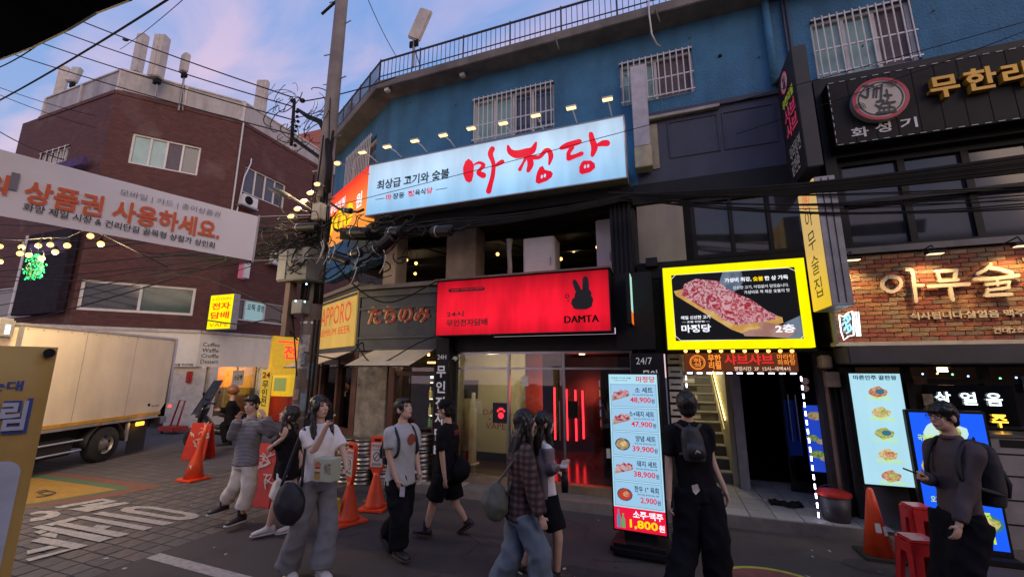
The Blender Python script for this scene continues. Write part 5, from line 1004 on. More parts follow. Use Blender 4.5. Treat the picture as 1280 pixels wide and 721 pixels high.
for (a, c, e, g, s_) in ((.04, .2, .78, .83, '국물닭발'), (.05, .2, .55, .60, '치즈불닭'), (.06, .2, .32, .37, '오뎅탕'), (.25, .55, .22, .28, '살얼음맥주'), (.30, .55, .06, .11, '1+1')): zz = .1+(zb1-.1)*e; zt = .1+(zb1-.1)*g; ftext(s_, BF, ub0+a, ub0+c, zz, zt, .01, L_lg, b2, bold=.03)
# pale grey kiosk at the frame edge
kk = thing('service_counter', (4.2, 6.3, .1), 'pale grey counter cabinet with drawers at the right edge of the pavement', 'counter'); ku = MF.uz(1243, 590, .5)[0]
M_kk = mat('counter_grey', (.32, .29, .29), .5, stain=.25); MB().fb(MF, ku, ku+1.2, .1, 1.27, .15, .5).build('cabinet_body', M_kk, kk, bevel=.01)
for z in (.35, .6, .85, 1.08): MB().fb(MF, ku+.03, ku+1.1, z, z+.015, .5, .506).build('drawer_gap', M_black, kk)
MB().fb(MF, ku-.02, ku+1.2, 1.271, 1.30, .13, .53).build('cabinet_top', M_steel, kk); MB().fb(MF, ku+.1, ku+.4, 1.16, 1.24, .5, .507).build('slot', M_black, kk)
# ================================================================= BRICK BLOCK AT THE LEFT
m = mat('red_brick_wall', (.09, .03, .024), .8, var=.2); t = m.node_tree; bsdf = t.nodes['Principled BSDF']; geo = t.nodes.new('ShaderNodeNewGeometry'); tcn = t.nodes.new('ShaderNodeTexCoord')
sp = t.nodes.new('ShaderNodeSeparateXYZ'); t.links.new(tcn.outputs['Object'], sp.inputs[0]); ad_ = t.nodes.new('ShaderNodeMath'); ad_.operation = 'ADD'; t.links.new(sp.outputs[0], ad_.inputs[0]); t.links.new(sp.outputs[1], ad_.inputs[1])
cb_ = t.nodes.new('ShaderNodeCombineXYZ'); t.links.new(ad_.outputs[0], cb_.inputs[0]); t.links.new(sp.outputs[2], cb_.inputs[1])
bk_ = t.nodes.new('ShaderNodeTexBrick'); bk_.inputs['Scale'].default_value = 1; bk_.inputs['Brick Width'].default_value = .26; bk_.inputs['Row Height'].default_value = .085; bk_.inputs['Mortar Size'].default_value = .009
bk_.inputs['Color1'].default_value = (.12, .036, .03, 1); bk_.inputs['Color2'].default_value = (.078, .024, .021, 1); bk_.inputs['Mortar'].default_value = (.045, .03, .03, 1); t.links.new(cb_.outputs[0], bk_.inputs[0])
nz_ = t.nodes.new('ShaderNodeTexNoise'); nz_.inputs['Scale'].default_value = .9; nz_.inputs['Detail'].default_value = 8; t.links.new(tcn.outputs['Object'], nz_.inputs[0]); rp_ = t.nodes.new('ShaderNodeValToRGB'); rp_.color_ramp.elements[0].position = .58; rp_.color_ramp.elements[1].position = .8; rp_.color_ramp.elements[0].color = (0, 0, 0, 1); rp_.color_ramp.elements[1].color = (.5, .5, .5, 1); t.links.new(nz_.outputs[0], rp_.inputs[0])
mx_ = t.nodes.new('ShaderNodeMixRGB'); mx_.inputs[2].default_value = (.2, .15, .14, 1); t.links.new(rp_.outputs[0], mx_.inputs[0]); t.links.new(bk_.outputs[0], mx_.inputs[1]); t.links.new(mx_.outputs[0], bsdf.inputs['Base Color'])
bp_ = t.nodes.new('ShaderNodeBump'); bp_.inputs['Strength'].default_value = .5; bp_.inputs['Distance'].default_value = .02; t.links.new(bk_.outputs['Fac'], bp_.inputs['Height']); bp_.invert = True; t.links.new(bp_.outputs[0], bsdf.inputs['Normal'])
M_brick = m; ZT, ZB = 11.87, 3.30; LM = 3.85
bb = thing('brick_building', (-16.5, 10, 0), 'dark red brick corner block with white roof parapet and cafe fascia at the left', 'building')
w1 = wrect((165, 165), (252, 184), (246, 220), (160, 203), BM); w2 = wrect((95.4, 346.2), (246.2, 361), (239.3, 397.1), (85, 383.3), BM); w2 = (max(.1, w2[0]), min(LM-.08, w2[1]), w2[2], w2[3])
w3 = wrect((308, 206), (358, 232), (355, 261), (302, 240), BR); w4 = wrect((281, 369), (352, 381), (360, 409), (276, 395), BR); w5 = wrect((55, 184), (92, 173), (82, 203), (45, 210), BL); w5 = (w5[0], w5[1], 8.9, 10.15)
w6 = (-5.5, -2.3, 3.75, 4.9)
wall_holes(BM, 0, LM, ZB, ZT, -.3, 0, [w1, w2]).build('wall', M_brick, bb); wall_holes(BR, 0, 7.2, ZB, ZT, -.3, 0, [w3, w4]).build('wall', M_brick, bb); wall_holes(BL, -6.2, 0, ZB, ZT, -.3, 0, [w5, w6]).build('wall', M_brick, bb)
M_par = mat('tin_parapet', (.36, .34, .34), .55, stain=.4, var=.1); M_caps = mat('parapet_cap', (.5, .47, .46), .5, stain=.2)
zp = ZT+.95
for fr, a, c in ((BM, .02, LM), (BR, .0, 7.2), (BL, BL.uz(54, 146, -.1)[0], -.02)):
    MB().fb(fr, a, c, ZT+.10, zp-.06, -.14, -.08).build('parapet', M_par, bb); MB().fb(fr, a, c, zp-.06, zp, -.17, -.04).build('parapet_cap', M_caps, bb)
    MB().fb(fr, a, c, ZT-.12, ZT+.02, .0, .03).build('brick_cornice', M_brick, bb)
    n = max(1, int((c-a)/1.9))
    for i in range(n+1): u = a+(c-a)*i/n; MB().fb(fr, u-.05, u+.05, ZT, zp-.062, -.16, -.03).build('parapet_post', M_caps, bb)
roofp = [BL.p(-6.2, ZT-.3, -.2), BL.p(0, ZT-.3, -.2), BM.p(LM, ZT-.3, -.2), BR.p(7.2, ZT-.3, -.2)]
b = MB(); b.prism([roofp[0], roofp[1], roofp[2], roofp[3], Vector((-24, 18, ZT-.3))], (0, 0, .1)); b.build('roof', M_conc, bb)
window(BM, w1, bb, 0, 4, gm=[M_teal, M_teal, M_curt, M_slot], fw=.07); M_gg = mat('green_glass', (.02, .06, .06), .1, spec=.6)
window(BM, w2, bb, 0, 2, gm=[M_dglass, M_gg], fw=.09); window(BR, w3, bb, 0, 4, gm=[M_slot, M_dglass, M_slot, M_dglass], fw=.06); window(BL, w5, bb, 5, 5, gm=[M_slot, M_dglass], fw=.05); window(BL, w6, bb, 0, 2, gm=M_gg, fw=.07)
window(BR, w4, bb, 0, 3, gm=[M_dglass, lit('window_sign_lit', (.45, .7, .75), .45), M_dglass], fw=.06)
ftext('오뚝 공찜', BR, w4[0]+(w4[1]-w4[0])*.38, w4[0]+(w4[1]-w4[0])*.66, w4[2]+.45, w4[3]-.15, -.1, P_navy, bb, bold=.02, name='window_lettering')
# white fascia and cafe front on street level
M_fas = mat('cream_fascia', (.74, .70, .65), .5, var=.05, stain=.12)
fz0, fz1 = 2.06, 3.24
fu1 = BR.uz(337, 446, .35)[0]
_e = BM.uz(249, 430, .35)[0]; b = MB(); b.fb(BM, -.6, _e, fz0, fz1, -.1, .35); b.build('fascia', M_fas, bb); _p1 = onplane(249, 430, BM.p(0, 0, .352), BM.N); _p2 = BR.p(fu1, 0, .352); FF = Frame(_p1.x, _p1.y, _p2.x-_p1.x, _p2.y-_p1.y); fl = (Vector((_p2.x, _p2.y, 0))-Vector((_p1.x, _p1.y, 0))).length
b = MB(); b.fb(FF, .0, fl, fz0+.003, fz1-.003, -.3, .0); b.build('fascia', M_fas, bb); MB().fb(BL, -6.2, -.3, fz0, fz1-.01, -.1, .3).build('fascia', M_fas, bb)
MB().fb(BM, -.6, _e, fz1, fz1+.1, -.1, .42).build('fascia_top', M_caps, bb); MB().fb(FF, .0, fl, fz1+.003, fz1+.096, -.6, .06).build('fascia_top', M_caps, bb)
cf = thing('cafe_sign', BR.p(1, 2.6, .35), 'dark words Coffee Waffle Croffle Dessert on the cream fascia', 'sign')
for i, s_ in enumerate(('Coffee', 'Waffle', 'Croffle', 'Dessert')):
    a = FF.uz(254-i*1.1, 429.5+i*7.1, .01); c = FF.uz((275, 273.5, 273.5, 273)[i], 429.5+i*7.1, .01); ftext(s_, FF, a[0], c[0], a[1]-.09, a[1]+.05, .01, P_blk, cf, bold=.02)
a = BM.uz(218, 455, .37); c = BM.uz(241, 456, .37); ftext('서울 구이카페', BM, a[0], min(c[0], LM+.1), a[1]-.06, a[1]+.03, .37, P_blk, cf)
# pillar and glazed front
M_pw = mat('cream_pillar', (.66, .61, .54), .6, stain=.08)
MB().fb(BM, LM-1.0, LM-.02, 0, fz0, -.3, .2).build('corner_pillar', M_pw, bb); MB().fb(BR, .0, .25, 0, fz0, -.3, .2).build('corner_pillar', M_pw, bb); MB().fb(BR, fu1-.15, fu1, 0, fz0, -.3, .3).build('corner_pillar', M_pw, bb)
MB().fb(BM, -.1, 1.0, 0, fz0, -.3, .1).build('corner_pillar', M_pw, bb)
q = onplane(236, 471, BM.p(0, 0, .22), BM.N); MB().box(q.x-.12, q.x+.12, q.y-.05, q.y+.05, q.z-.2, q.z+.2).build('red_box', mat('alarm_red', (.5, .03, .02), .4), bb, bevel=.02)
b = MB()
for i in range(3): u = .25+(fu1-.4)*i/2; b.fb(BR, u-.025, u+.025, .12, fz0, -.03, .01)
b.fb(BR, .25, fu1-.15, .0, .3, -.06, .02); b.build('front_frame', M_fas, bb)
MB().fb(BR, .25, fu1-.15, .3, fz0, -.02, -.01).build('glass_pane', M_glass, bb); b = MB(); 
for u in (1.7,): b.fb(BM, u-.03, u+.03, .1, fz0, -.05, .03)
b.build('front_frame', M_fas, bb); MB().fb(BM, 1.0, LM-1.0, .2, fz0, -.02, -.01).build('glass_pane', M_dgl, bb)
M_caf = mat('cafe_orange_wall', (.62, .26, .05), .6, var=.05); M_cafd = mat('cafe_dark', (.09, .06, .045), .6, var=.5, scale=2)
MB().fb(BR, .3, fu1, .1, 2.3, -3.0, -2.9).build('cafe_wall', M_caf, bb); MB().fb(BR, .3, fu1, .1, 1.15, -2.89, -2.5).build('cafe_counter', M_cafd, bb); MB().fb(BR, fu1-.2, fu1-.1, 1.25, 2.3, -2.9, -.1).build('cafe_wall', M_caf, bb); MB().fb(BR, fu1-.5, fu1-.1, .1, 1.249, -2.9, -.1).build('cafe_counter', M_cafd, bb); MB().fb(BR, -.1, .0, 0, 2.4, -3, -.35).build('cafe_wall', M_cafd, bb)
MB().fb(BR, 0, fu1, 2.3, 2.4, -3, -.1).build('cafe_ceiling', mat('cafe_ceiling', (.4, .36, .3), .7), bb)
for i in range(3):
    q = BR.p(.9+1.2*i, 2.05, -1.6); bulb(q, .05, .25, 'warm pendant lamp inside the cafe, %s from the pillar' % ('first', 'second', 'third')[i], 'cafe pendant lamps', 110)
bann = thing('cafe_notice', BR.p(2, 1.5, -.0), 'white notice hanging in the cafe window', 'notice'); a = BR.uz(292, 463, .05); c = BR.uz(304, 478, .05); MB().fb(BR, a[0], c[0], c[1]-.1, a[1], .03, .045).build('sheet', MATS['paper_white'], bann); ftext('소금빵', BR, a[0]+.05, c[0]-.05, c[1]+.1, c[1]+.3, .05, P_blk, bann, bold=.02)
# yellow box sign at the corner
BS = Frame(*BR.p(.35, 0, 0).xy, 1, 0); ys = thing('yellow_box_sign', BR.p(.6, 3.5, .4), 'yellow lit box sign with red Korean letters and VAPE on the brick wall', 'sign')
pA = onplane(261, 412, BR.p(0, 0, .95), BR.N); zlo, zhi = None, None
_r = ray(262, 390); YY = -15.3*_r.y/_r.x; yq = onplane(264, 369, (0, YY, 0), Vector((0, 1, 0))); yq2 = onplane(287, 411, (0, YY, 0), Vector((0, 1, 0)))
MB().box(yq.x, yq2.x+.02, YY, YY+.24, yq2.z, yq.z).build('sign_case', M_alu, ys, bevel=.01); XF = Frame(0, YY, 1, 0); MB().fb(XF, yq.x+.02, yq2.x, yq2.z+.02, yq.z-.02, 0, .01).build('light_panel', L_yel, ys); L_rl = lit('letter_red_lit', (.9, .06, .01), .9); hh = yq.z-yq2.z
for s_, e, g in (('LOGIN', .84, .90), ('전자', .56, .76), ('담배', .30, .50), ('VAPE', .08, .18)): ftext(s_, XF, yq.x+.14, yq2.x-.1, yq2.z+hh*e, yq2.z+hh*g, .015, L_rl, ys, bold=.03)
MB().tube([Vector((yq.x+.1, YY+.12, yq.z-.2)), Vector((-15.58, YY+.9, yq.z-.2))], .03, 6).build('bracket', M_alu, ys)
# pink sign box
ps = thing('pink_sign', BR.p(1, 5, .3), 'small faded pink box sign high on the brick wall', 'sign'); a = onplane(284, 330, (0, 11.3, 0), Vector((0, 1, 0))); c = onplane(303, 347, (0, 11.3, 0), Vector((0, 1, 0))); MB().box(a.x, c.x, 11.3, 11.5, c.z, a.z).build('sign_case', mat('faded_pink', (.4, .12, .2), .6, emit=(.4, .1, .18), es=.3), ps, bevel=.01); MB().box(c.x+.002, c.x+.1, 11.3, 11.5, c.z, a.z).build('sign_edge', M_box, ps)
# outdoor units
def ac_unit(fr, u, z, d, lab, s=1.0):
    t_ = thing('air_conditioner', fr.p(u, z, d), lab, 'air conditioner'); MB().fb(fr, u, u+.8*s, z, z+.55*s, d, d+.28*s).build('unit_case', M_box, t_, bevel=.02)
    c = fr.p(u+.3*s, z+.275*s, d+.285*s); n = 20; b = MB()
    for r in (.06, .11, .16, .21):
        pts = [c+fr.U*(r*s*math.cos(6.2832*i/n))+Vector((0, 0, r*s*math.sin(6.2832*i/n))) for i in range(n+1)]; b.tube(pts, .006*s, 4, False)
    b.build('fan_grille', M_black, t_); b = MB(); b.cyl(c-fr.N*.02*s, c-fr.N*.004*s, .22*s, 20); b.build('fan_recess', M_blackm, t_)
    MB().fb(fr, u-.05, u+.85*s, z-.06, z-.002, d-.2, d+.3*s).build('bracket', M_alu, t_); return t_
a = BR.uz(303, 254, .3); ac_unit(BR, a[0], a[1]-.02, .1, 'white air conditioner on the brick wall below the right window', .8)
a = BR.uz(345, 330, .3); ac_unit(BR, a[0]-.2, a[1], .1, 'white air conditioner lower on the brick wall behind the cables', 1.0)
MB().tube([BR.p(.02, 11.8, .05), BR.p(.03, 8.5, .05), BR.p(.05, 6, .05)], .04, 6).build('drain_pipe', M_alu, bb); MB().tube([BR.p(.55, 10.5, .04), BR.p(.5, 10.25, .12), BR.p(.35, 9.6, .06), BR.p(.2, 7.5, .05)], .025, 6).build('drain_pipe', M_box, bb)
# dark vertical sign board on the left face
vb = thing('vertical_sign', BL.p(-2.4, 5.3, .2), 'tall dark sign board with faded purple print and white edge on the brick wall', 'sign'); q = BL.rect(33, 270, 75, 388, .3)
MB().fb(BL, q[0]+.5, q[1]-.25, 3.75, 6.6, .1, .3).build('sign_board', mat('dark_violet_board', (.02, .014, .022), .8, var=.4, spec=.15), vb, bevel=.01); MB().fb(BL, q[0]+.36, q[0]+.498, 3.75, 6.6, .1, .32).build('sign_edge', M_box, vb); MB().fb(BL, q[0]+.65, q[1]-.4, 5.75, 6.25, .302, .306).build('faded_print', mat('purple_print', (.05, .02, .08), .6, var=.8, scale=6), vb)
pb = thing('purple_sign_top', BL.p(-1.0, 8.6, .2), 'torn purple cloth hanging under the upper left window', 'cloth'); a = BL.uz(66, 196, .35); c = BL.uz(103, 212, .35); MB().fb(BL, a[0]+.2, c[0]-.2, c[1]+.25, a[1]-.25, .2, .3).build('cloth_roll', mat('purple_cloth', (.07, .03, .12), .8, var=.4), pb, bevel=.03)
# ---- green wreath of lights and warm festoon bulbs over the street
wr_ = thing('light_wreath', (-12, 6, 4), 'round green light wreath hanging above the truck among warm bulbs', 'light decoration'); c = onplane(43, 334, BL.p(0, 0, 4.1), BL.N); M_grl = lit('led_green', (.02, .85, .2), 2.2); rad = .245
b = MB()
for i in range(150):
    a_ = random.uniform(0, 6.2832); rr = rad*(random.uniform(.82, 1.0) if random.random() < .8 else random.uniform(.15, .6)); b.sph(c+Vector((rr*math.cos(a_), random.uniform(-.06, .06), rr*.9*math.sin(a_))), .011, 5, 4)
b.build('green_leds', M_grl, wr_)['kind'] = 'stuff'
b = MB()
for i in range(14):
    a_ = random.uniform(0, 6.28); pts = [c+Vector((rad*math.cos(a_+k_*.5)*(.6+.4*math.sin(k_*1.3+i)), .02*math.sin(k_), rad*.9*math.sin(a_+k_*.5)*(.6+.4*math.sin(k_*1.3+i)))) for k_ in range(10)]; b.tube(pts, .008, 4)
b.build('wire_frame', mat('wire_green', (.02, .1, .04), .6), wr_); b = MB(); b.tube([c+Vector((0, 0, rad)), c+Vector((0.02, 0, rad+.35))], .006, 4); b.build('hanger', M_cable, wr_)
fest = [(0, 308), (27, 309), (25, 317), (48, 307), (36, 319), (52, 323), (63, 306), (69, 315), (84, 307), (0, 327), (113, 295), (126, 305)]
words = 'first second third fourth fifth sixth seventh eighth ninth tenth eleventh twelfth'.split()
for i, (px, py) in enumerate(fest):
    q = onplane(px, py, BL.p(0, 0, 4.0+.12*(i % 3)), BL.N); bulb(q, .042, .12, 'warm festoon bulb over the truck, %s along the string' % words[i], 'festoon bulbs over the truck', 60 if i % 2 else 0)
fpts = [onplane(px, py-6, BL.p(0, 0, 4.1), BL.N) for px, py in ((-40, 300), (0, 305), (27, 306), (48, 304), (63, 303), (84, 303), (113, 290), (126, 298), (210, 340))]
cable(fpts, .007, 'festoon string carrying the warm bulbs over the truck', 'festoon strings', k=2)
# ---- low yellow shop beyond the cafe
yv = thing('yellow_vape_shop', BR.p(5, 0, 0), 'yellow fronted shop with red neon letters beyond the cafe', 'shop')
yu0 = fu1+.12; yu1 = yu0+4.6; M_ys = mat('yellow_fascia', (.62, .40, .02), .5, emit=(.7, .4, .02), es=.35)
MB().fb(BR, yu0, yu1, 1.72, 3.35, -.1, .35).build('fascia', M_ys, yv); a = BR.uz(354, 455, .4); c = BR.uz(378, 457, .4); ftext('전자담배', BR, a[0], a[0]+2.6, 2.4, 3.0, .37, lit('neon_red_soft', (1, .03, .02), 2), yv, bold=.04); MB().fb(BR, yu0+.2, yu1, 3.1, 3.16, .352, .37).build('neon_line', MATS['neon_red_soft'], yv)
MB().fb(BR, yu0, yu1, 0, 1.71, -.3, -.05).build('front_wall', mat('shop_front_dark', (.05, .04, .04), .5, var=.5), yv); MB().fb(BR, 7.2, 16, 0, 7.5, -3, -.2).build('wall', M_dwall, yv)
va = thing('vending_machine', BR.p(4.6, 0, .5), 'yellow and red vending machine in front of the yellow shop', 'vending machine'); 
_r = ray(340, 475); YV = -14.75*_r.y/_r.x; q = onplane(340, 475, (0, YV, 0), Vector((0, 1, 0))); q2 = onplane(363, 475, (0, YV, 0), Vector((0, 1, 0)))
MB().box(q.x, q2.x, YV, YV+.6, .95, 1.75).build('upper_case', mat('machine_yellow', (.65, .42, .02), .4, emit=(.8, .5, .02), es=.4), va, bevel=.02); MB().box(q.x, q2.x, YV, YV+.6, .02, .949).build('lower_case', mat('machine_red', (.45, .03, .02), .4), va, bevel=.02); MB().box(q.x+.15, q2.x-.2, YV-.02, YV-.001, 1.15, 1.65).build('machine_window', lit('window_greenish', (.35, .4, .12), .6), va)
tb = thing('standing_banner', BR.p(4, 0, .4), 'narrow yellow upright banner reading 24 beside the vending machine', 'banner'); _r = ray(327, 470); YT = -14.85*_r.y/_r.x; q = onplane(327, 470, (0, YT, 0), Vector((0, 1, 0))); q2 = onplane(339, 470, (0, YT, 0), Vector((0, 1, 0)))
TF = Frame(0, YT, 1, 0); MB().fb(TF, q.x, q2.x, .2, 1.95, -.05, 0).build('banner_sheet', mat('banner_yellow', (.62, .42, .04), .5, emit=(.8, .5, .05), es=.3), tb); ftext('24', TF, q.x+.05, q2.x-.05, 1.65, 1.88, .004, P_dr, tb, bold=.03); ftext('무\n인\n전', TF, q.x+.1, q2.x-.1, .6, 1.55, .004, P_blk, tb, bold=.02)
gz = thing('roof_house', (-20, 22, 0), 'distant house with orange tiled roof behind the cables', 'building'); q = onplane(380, 185, (0, 20, 0), Vector((0, 1, 0))); MB().box(q.x-2, q.x+3, 20, 26, 0, q.z-.4).build('wall', M_conc, gz); b = MB(); b.prism([(q.x-2.3, 19.8, q.z-.4), (q.x+3.3, 19.8, q.z-.4), (q.x+2.2, 19.8, q.z+1.0), (q.x-1, 19.8, q.z+1.0)], (0, 6.4, 0)); b.build('roof', mat('orange_roof', (.35, .12, .08), .7), gz)
# ---- antennas
M_ant = mat('antenna_shell', (.45, .42, .39), .5, stain=.15); M_mast = mat('galvanised', (.25, .25, .26), .5, metal=.6)
def antenna(px, pyt, pyb, w, dep, y, lab, rot=0.0, tilt=0.0, lean=0.0, mast=.5, ribs=0, grp='rooftop antennas', plane=None):
    a = onplane(px, pyt, (0, y, 0), Vector((0, 1, 0))); c = onplane(px, pyb, (0, y, 0), Vector((0, 1, 0))); h = a.z-c.z
    t_ = thing('antenna', c-Vector((0, 0, mast)), lab, 'antenna', grp); Mx = Matrix.Translation(c) @ Matrix.Rotation(lean, 4, 'Y') @ Matrix.Rotation(rot, 4, 'Z') @ Matrix.Rotation(tilt, 4, 'X')
    b = MB(); b.box(-w/2, w/2, -dep/2, dep/2, 0, h); b.v = [Mx @ v for v in b.v]; b.build('antenna_panel', M_ant, t_, bevel=.03)
    if ribs:
        b = MB()
        for i in range(1, ribs+1): x = -w/2+w*i/(ribs+1); b.box(x-.012, x+.012, -dep/2-.03, -dep/2-.001, .03, h-.03)
        b.v = [Mx @ v for v in b.v]; b.build('rib', M_caps, t_)
    b = MB(); b.cyl(c+Vector((0, dep*.3, -mast)), c+Vector((0, dep*.3, .35)), .035, 8); b.tube([c+Vector((0, dep*.3, -.2)), c+Vector((-.15, .2, -mast))], .018, 5); b.tube([c+Vector((0, dep*.3, -.2)), c+Vector((.18, .1, -mast))], .018, 5); b.build('mast', M_mast, t_)
    b = MB(); b.box(c.x-.12, c.x+.12, c.y, c.y+dep*.5, c.z-.18, c.z-.02); b.build('mount', M_blackm, t_); return t_
antenna(170, 48, 92, .36, .26, 8.6, 'rear one of two tall cream antenna boxes on the brick roof', R(10), 0, 0, .6)
antenna(194, 50, 98, .42, .3, 8.2, 'front one of two tall cream antenna boxes on the brick roof', R(22), 0, 0, .7, 1)
antenna(229, 70, 91, .36, .2, 9.0, 'small pale square antenna on a mast on the brick roof', R(-10), 0, 0, 1.6)
antenna(324, 103, 143, .5, .2, 11.8, 'ribbed cream antenna box on the right part of the brick roof', R(20), 0, 0, .6, 2)
antenna(72, 90, 128, .5, .3, 8.3, 'tall grey antenna cabinet at the left end of the brick roof', R(-25), 0, 0, .6, 1)
antenna(89, 84, 103, .34, .2, 8.0, 'small tilted antenna beside the grey cabinet on the brick roof', R(30), R(-12), 0, 1.0)
antenna(517, 15, 50, .34, .10, 7.6, 'flat pale antenna panel on a dark tripod on the blue building roof', R(15), 0, R(24), .75, 0)
antenna(431, 131, 160, .25, .1, 9.4, 'thin pale antenna at the far end of the blue roof railing', R(-10), 0, R(14), .6)
# ================================================================= UTILITY POLE AND CABLES
PB = G(368.5, 620); M_pole_c = mat('pole_concrete', (.26, .215, .19), .8, col2=(.16, .135, .12), scale=3, bump=.4, bscale=60, stain=.4)
po_ = thing('utility_pole', PB, 'tall concrete utility pole wrapped in cables in front of the corner bar', 'pole')
MB().tube([PB, PB+Vector((0, 0, 5)), PB+Vector((0, 0, 11.5))], [.185, .14, .105], 18).build('pole_shaft', M_pole_c, po_, smooth=True)
for z in (1.2, 2.0, 2.75, 3.9, 4.9): MB().tube([PB+Vector((0, 0, z)), PB+Vector((0, 0, z+.04))], .189-.0085*z, 16).build('steel_band', M_steel, po_)
for i in range(9): z = 4.4+.62*i; s_ = 1 if i % 2 else -1; MB().cyl(PB+Vector((s_*.14, 0, z)), PB+Vector((s_*.3, -.02, z)), .012, 6).build('climbing_peg', M_mast, po_)
M_pap = [mat('glued_paper_%d' % i, c, .8, var=.4, scale=20) for i, c in enumerate(((.3, .28, .25), (.2, .14, .12), (.16, .2, .22)))]
for i in range(12):
    z = random.uniform(1.1, 2.9); a0 = random.uniform(-2.3, -.6); w_, h_ = random.uniform(.25, .6), random.uniform(.12, .3); r = .189-.008*z; b = MB(); n = 5
    lo = [PB+Vector((r*math.cos(a0+w_*j/n*1.6), r*math.sin(a0+w_*j/n*1.6), z)) for j in range(n+1)]; b.add(lo+[p+Vector((0, 0, h_)) for p in lo], [(j, j+1, n+2+j, n+1+j) for j in range(n)]); b.build('glued_notice', M_pap[i % 3], po_)
# bundles climbing the pole
b = MB()
for i in range(16):
    a = random.uniform(-2.6, .2); r = .155+random.uniform(0, .045); zt = random.uniform(4.0, 7.2); pts = [PB+Vector((r*math.cos(a+.3*math.sin(z*1.1+i)), r*math.sin(a+.3*math.sin(z*1.1+i)), z)) for z in [3.1+(zt-3.1)*j/9 for j in range(10)]]; b.tube(pts, random.choice((.010, .014, .02)), 5)
for i in range(2):
    a = -.5+.3*i; pts = [PB+Vector(((.2+.01*i)*math.cos(a), (.2+.01*i)*math.sin(a), .3+.28*j)) for j in range(10)]; b.tube(pts, .016, 5)
b.build('climbing_cables', M_cable, po_, smooth=True)
def at(px, py, y): return onplane(px, py, (0, y, 0), Vector((0, 1, 0)))
# cross arm bracket with insulators at the left of the pole
b = MB(); k1_, k2_ = at(368, 125, 5.6), at(364, 182, 5.6); b.tube([k1_, (k1_+k2_)/2, k2_], .03, 8); b.tube([at(365, 172, 5.6), at(398, 196, 5.6), PB+Vector((0, 0, at(410, 205, 5.5).z))], .035, 8); b.tube([at(372, 137, 5.6), at(385, 146, 5.58), at(400, 152, 5.56), at(409, 170, 5.5), at(412, 205, 5.4), at(410, 240, 5.38)], [.03, .045, .05, .055, .06, .05], 8); b.build('bracket_arm', M_cable, po_, smooth=True)
for q in ((366, 126), (378, 126)): c = at(*q, 5.6); MB().ell(c, (.06, 0, 0), (0, .05, 0), (0, 0, .045)).build('insulator', M_black, po_, smooth=True)
for j in range(8):
    c = at(368+random.uniform(-3, 6), 140+6*j, 5.58); MB().ell(c, (.035, 0, 0), (0, .035, 0), (0, 0, .03), 8, 6).build('insulator', M_blackm, po_, smooth=True)
q = at(420, 4, 5.5); b = MB(); b.cyl(q+Vector((-.35, 0, -.15)), q+Vector((.3, 0, .2)), .03, 6); b.build('top_arm', M_black, po_)
# transformer style cabinet and boxes
M_gb = mat('cabinet_grey_green', (.16, .165, .15), .6, stain=.35)
tb_ = thing('pole_cabinet', at(375, 345, 5.2), 'large grey green steel cabinet strapped to the pole', 'cabinet'); a, c = at(357, 315, 5.25), at(396, 350, 5.25)
MB().box(a.x, c.x-.1, 5.12, 5.5, c.z, a.z).build('cabinet_body', M_gb, tb_, bevel=.015); MB().box(a.x+.02, a.x+.20, 5.108, 5.119, c.z+.03, a.z-.03).build('cabinet_door', mat('cabinet_door', (.24, .245, .22), .55, stain=.3), tb_)
lb = thing('meter_box', at(375, 378, 5.2), 'small grey box with tiny blue lamps lower on the pole', 'box'); a, c = at(369, 376, 5.25), at(381, 392, 5.25); MB().box(a.x, c.x, 5.18, 5.36, c.z, a.z).build('box_body', M_gb, lb, bevel=.01)
for q in ((369.5, 376), (383, 355), (381, 377)): MB().sph(at(*q, 5.16), .013, 6, 5).build('pilot_lamp', lit('pilot_blue', (.4, .8, 1), 8), lb)
b = MB(); b.box(at(364, 350, 5.3).x, at(364, 350, 5.3).x+.1, 5.2, 5.34, at(370, 420, 5.25).z, at(370, 350, 5.25).z); b.build('bracket', M_pole, lb)
cb1 = thing('beige_junction_box', at(390, 265, 5.3), 'beige junction box on the pole below the floodlights', 'box'); a, c = at(396, 257, 5.3), at(405, 275, 5.3); MB().box(a.x, c.x, 5.2, 5.34, c.z, a.z).build('box_body', mat('beige_plastic', (.4, .36, .26), .5), cb1, bevel=.01)
# splice closures (black canisters) in the cable bundle
can = [((436, 291), (462, 290), .085), ((437, 318), (452, 316), .07), ((466, 318), (492, 295), .10), ((484, 292), (502, 290), .09), ((540, 290), (566, 288), .085), ((368, 285), (398, 283), .07), ((428, 262), (440, 264), .05), ((410, 318), (436, 328), .06)]
ord_ = ['wide one left of the centre of the bundle', 'small one low beside the pole', 'tilted one pointing up right', 'short one in the middle', 'far right one before the concrete pillar', 'one left of the pole', 'tiny one by the orange sign panel', 'lowest one among loose loops']
for (p, q, r), lb_ in zip(can, ord_):
    a, c = at(*p, 5.15), at(*q, 5.1); d = (c-a).normalized(); t_ = thing('splice_closure', a, 'black cable splice canister, '+lb_, 'splice closure', 'splice closures in the cable bundle')
    MB().tube([a, a+d*.03, c-d*.03, c], [r*.7, r, r, r*.7], 12).build('canister', M_black, t_, smooth=False); MB().tube([a+d*.1, a+d*.12], r*1.06, 12).build('clamp_band', M_alu, t_)
    e = [a-d*.2+Vector((0, 0, .05)), a-d*.05, a]; b = MB(); b.tube([a-d*.35+Vector((0, 0, .08)), a-d*.1, a], .02, 6); b.build('cable_tail', M_cable, t_, smooth=True); b = MB(); b.tube([c, c+d*.15, c+d*.3+Vector((0, 0, .06))], .02, 6); b.build('cable_tail', M_cable, t_, smooth=True)
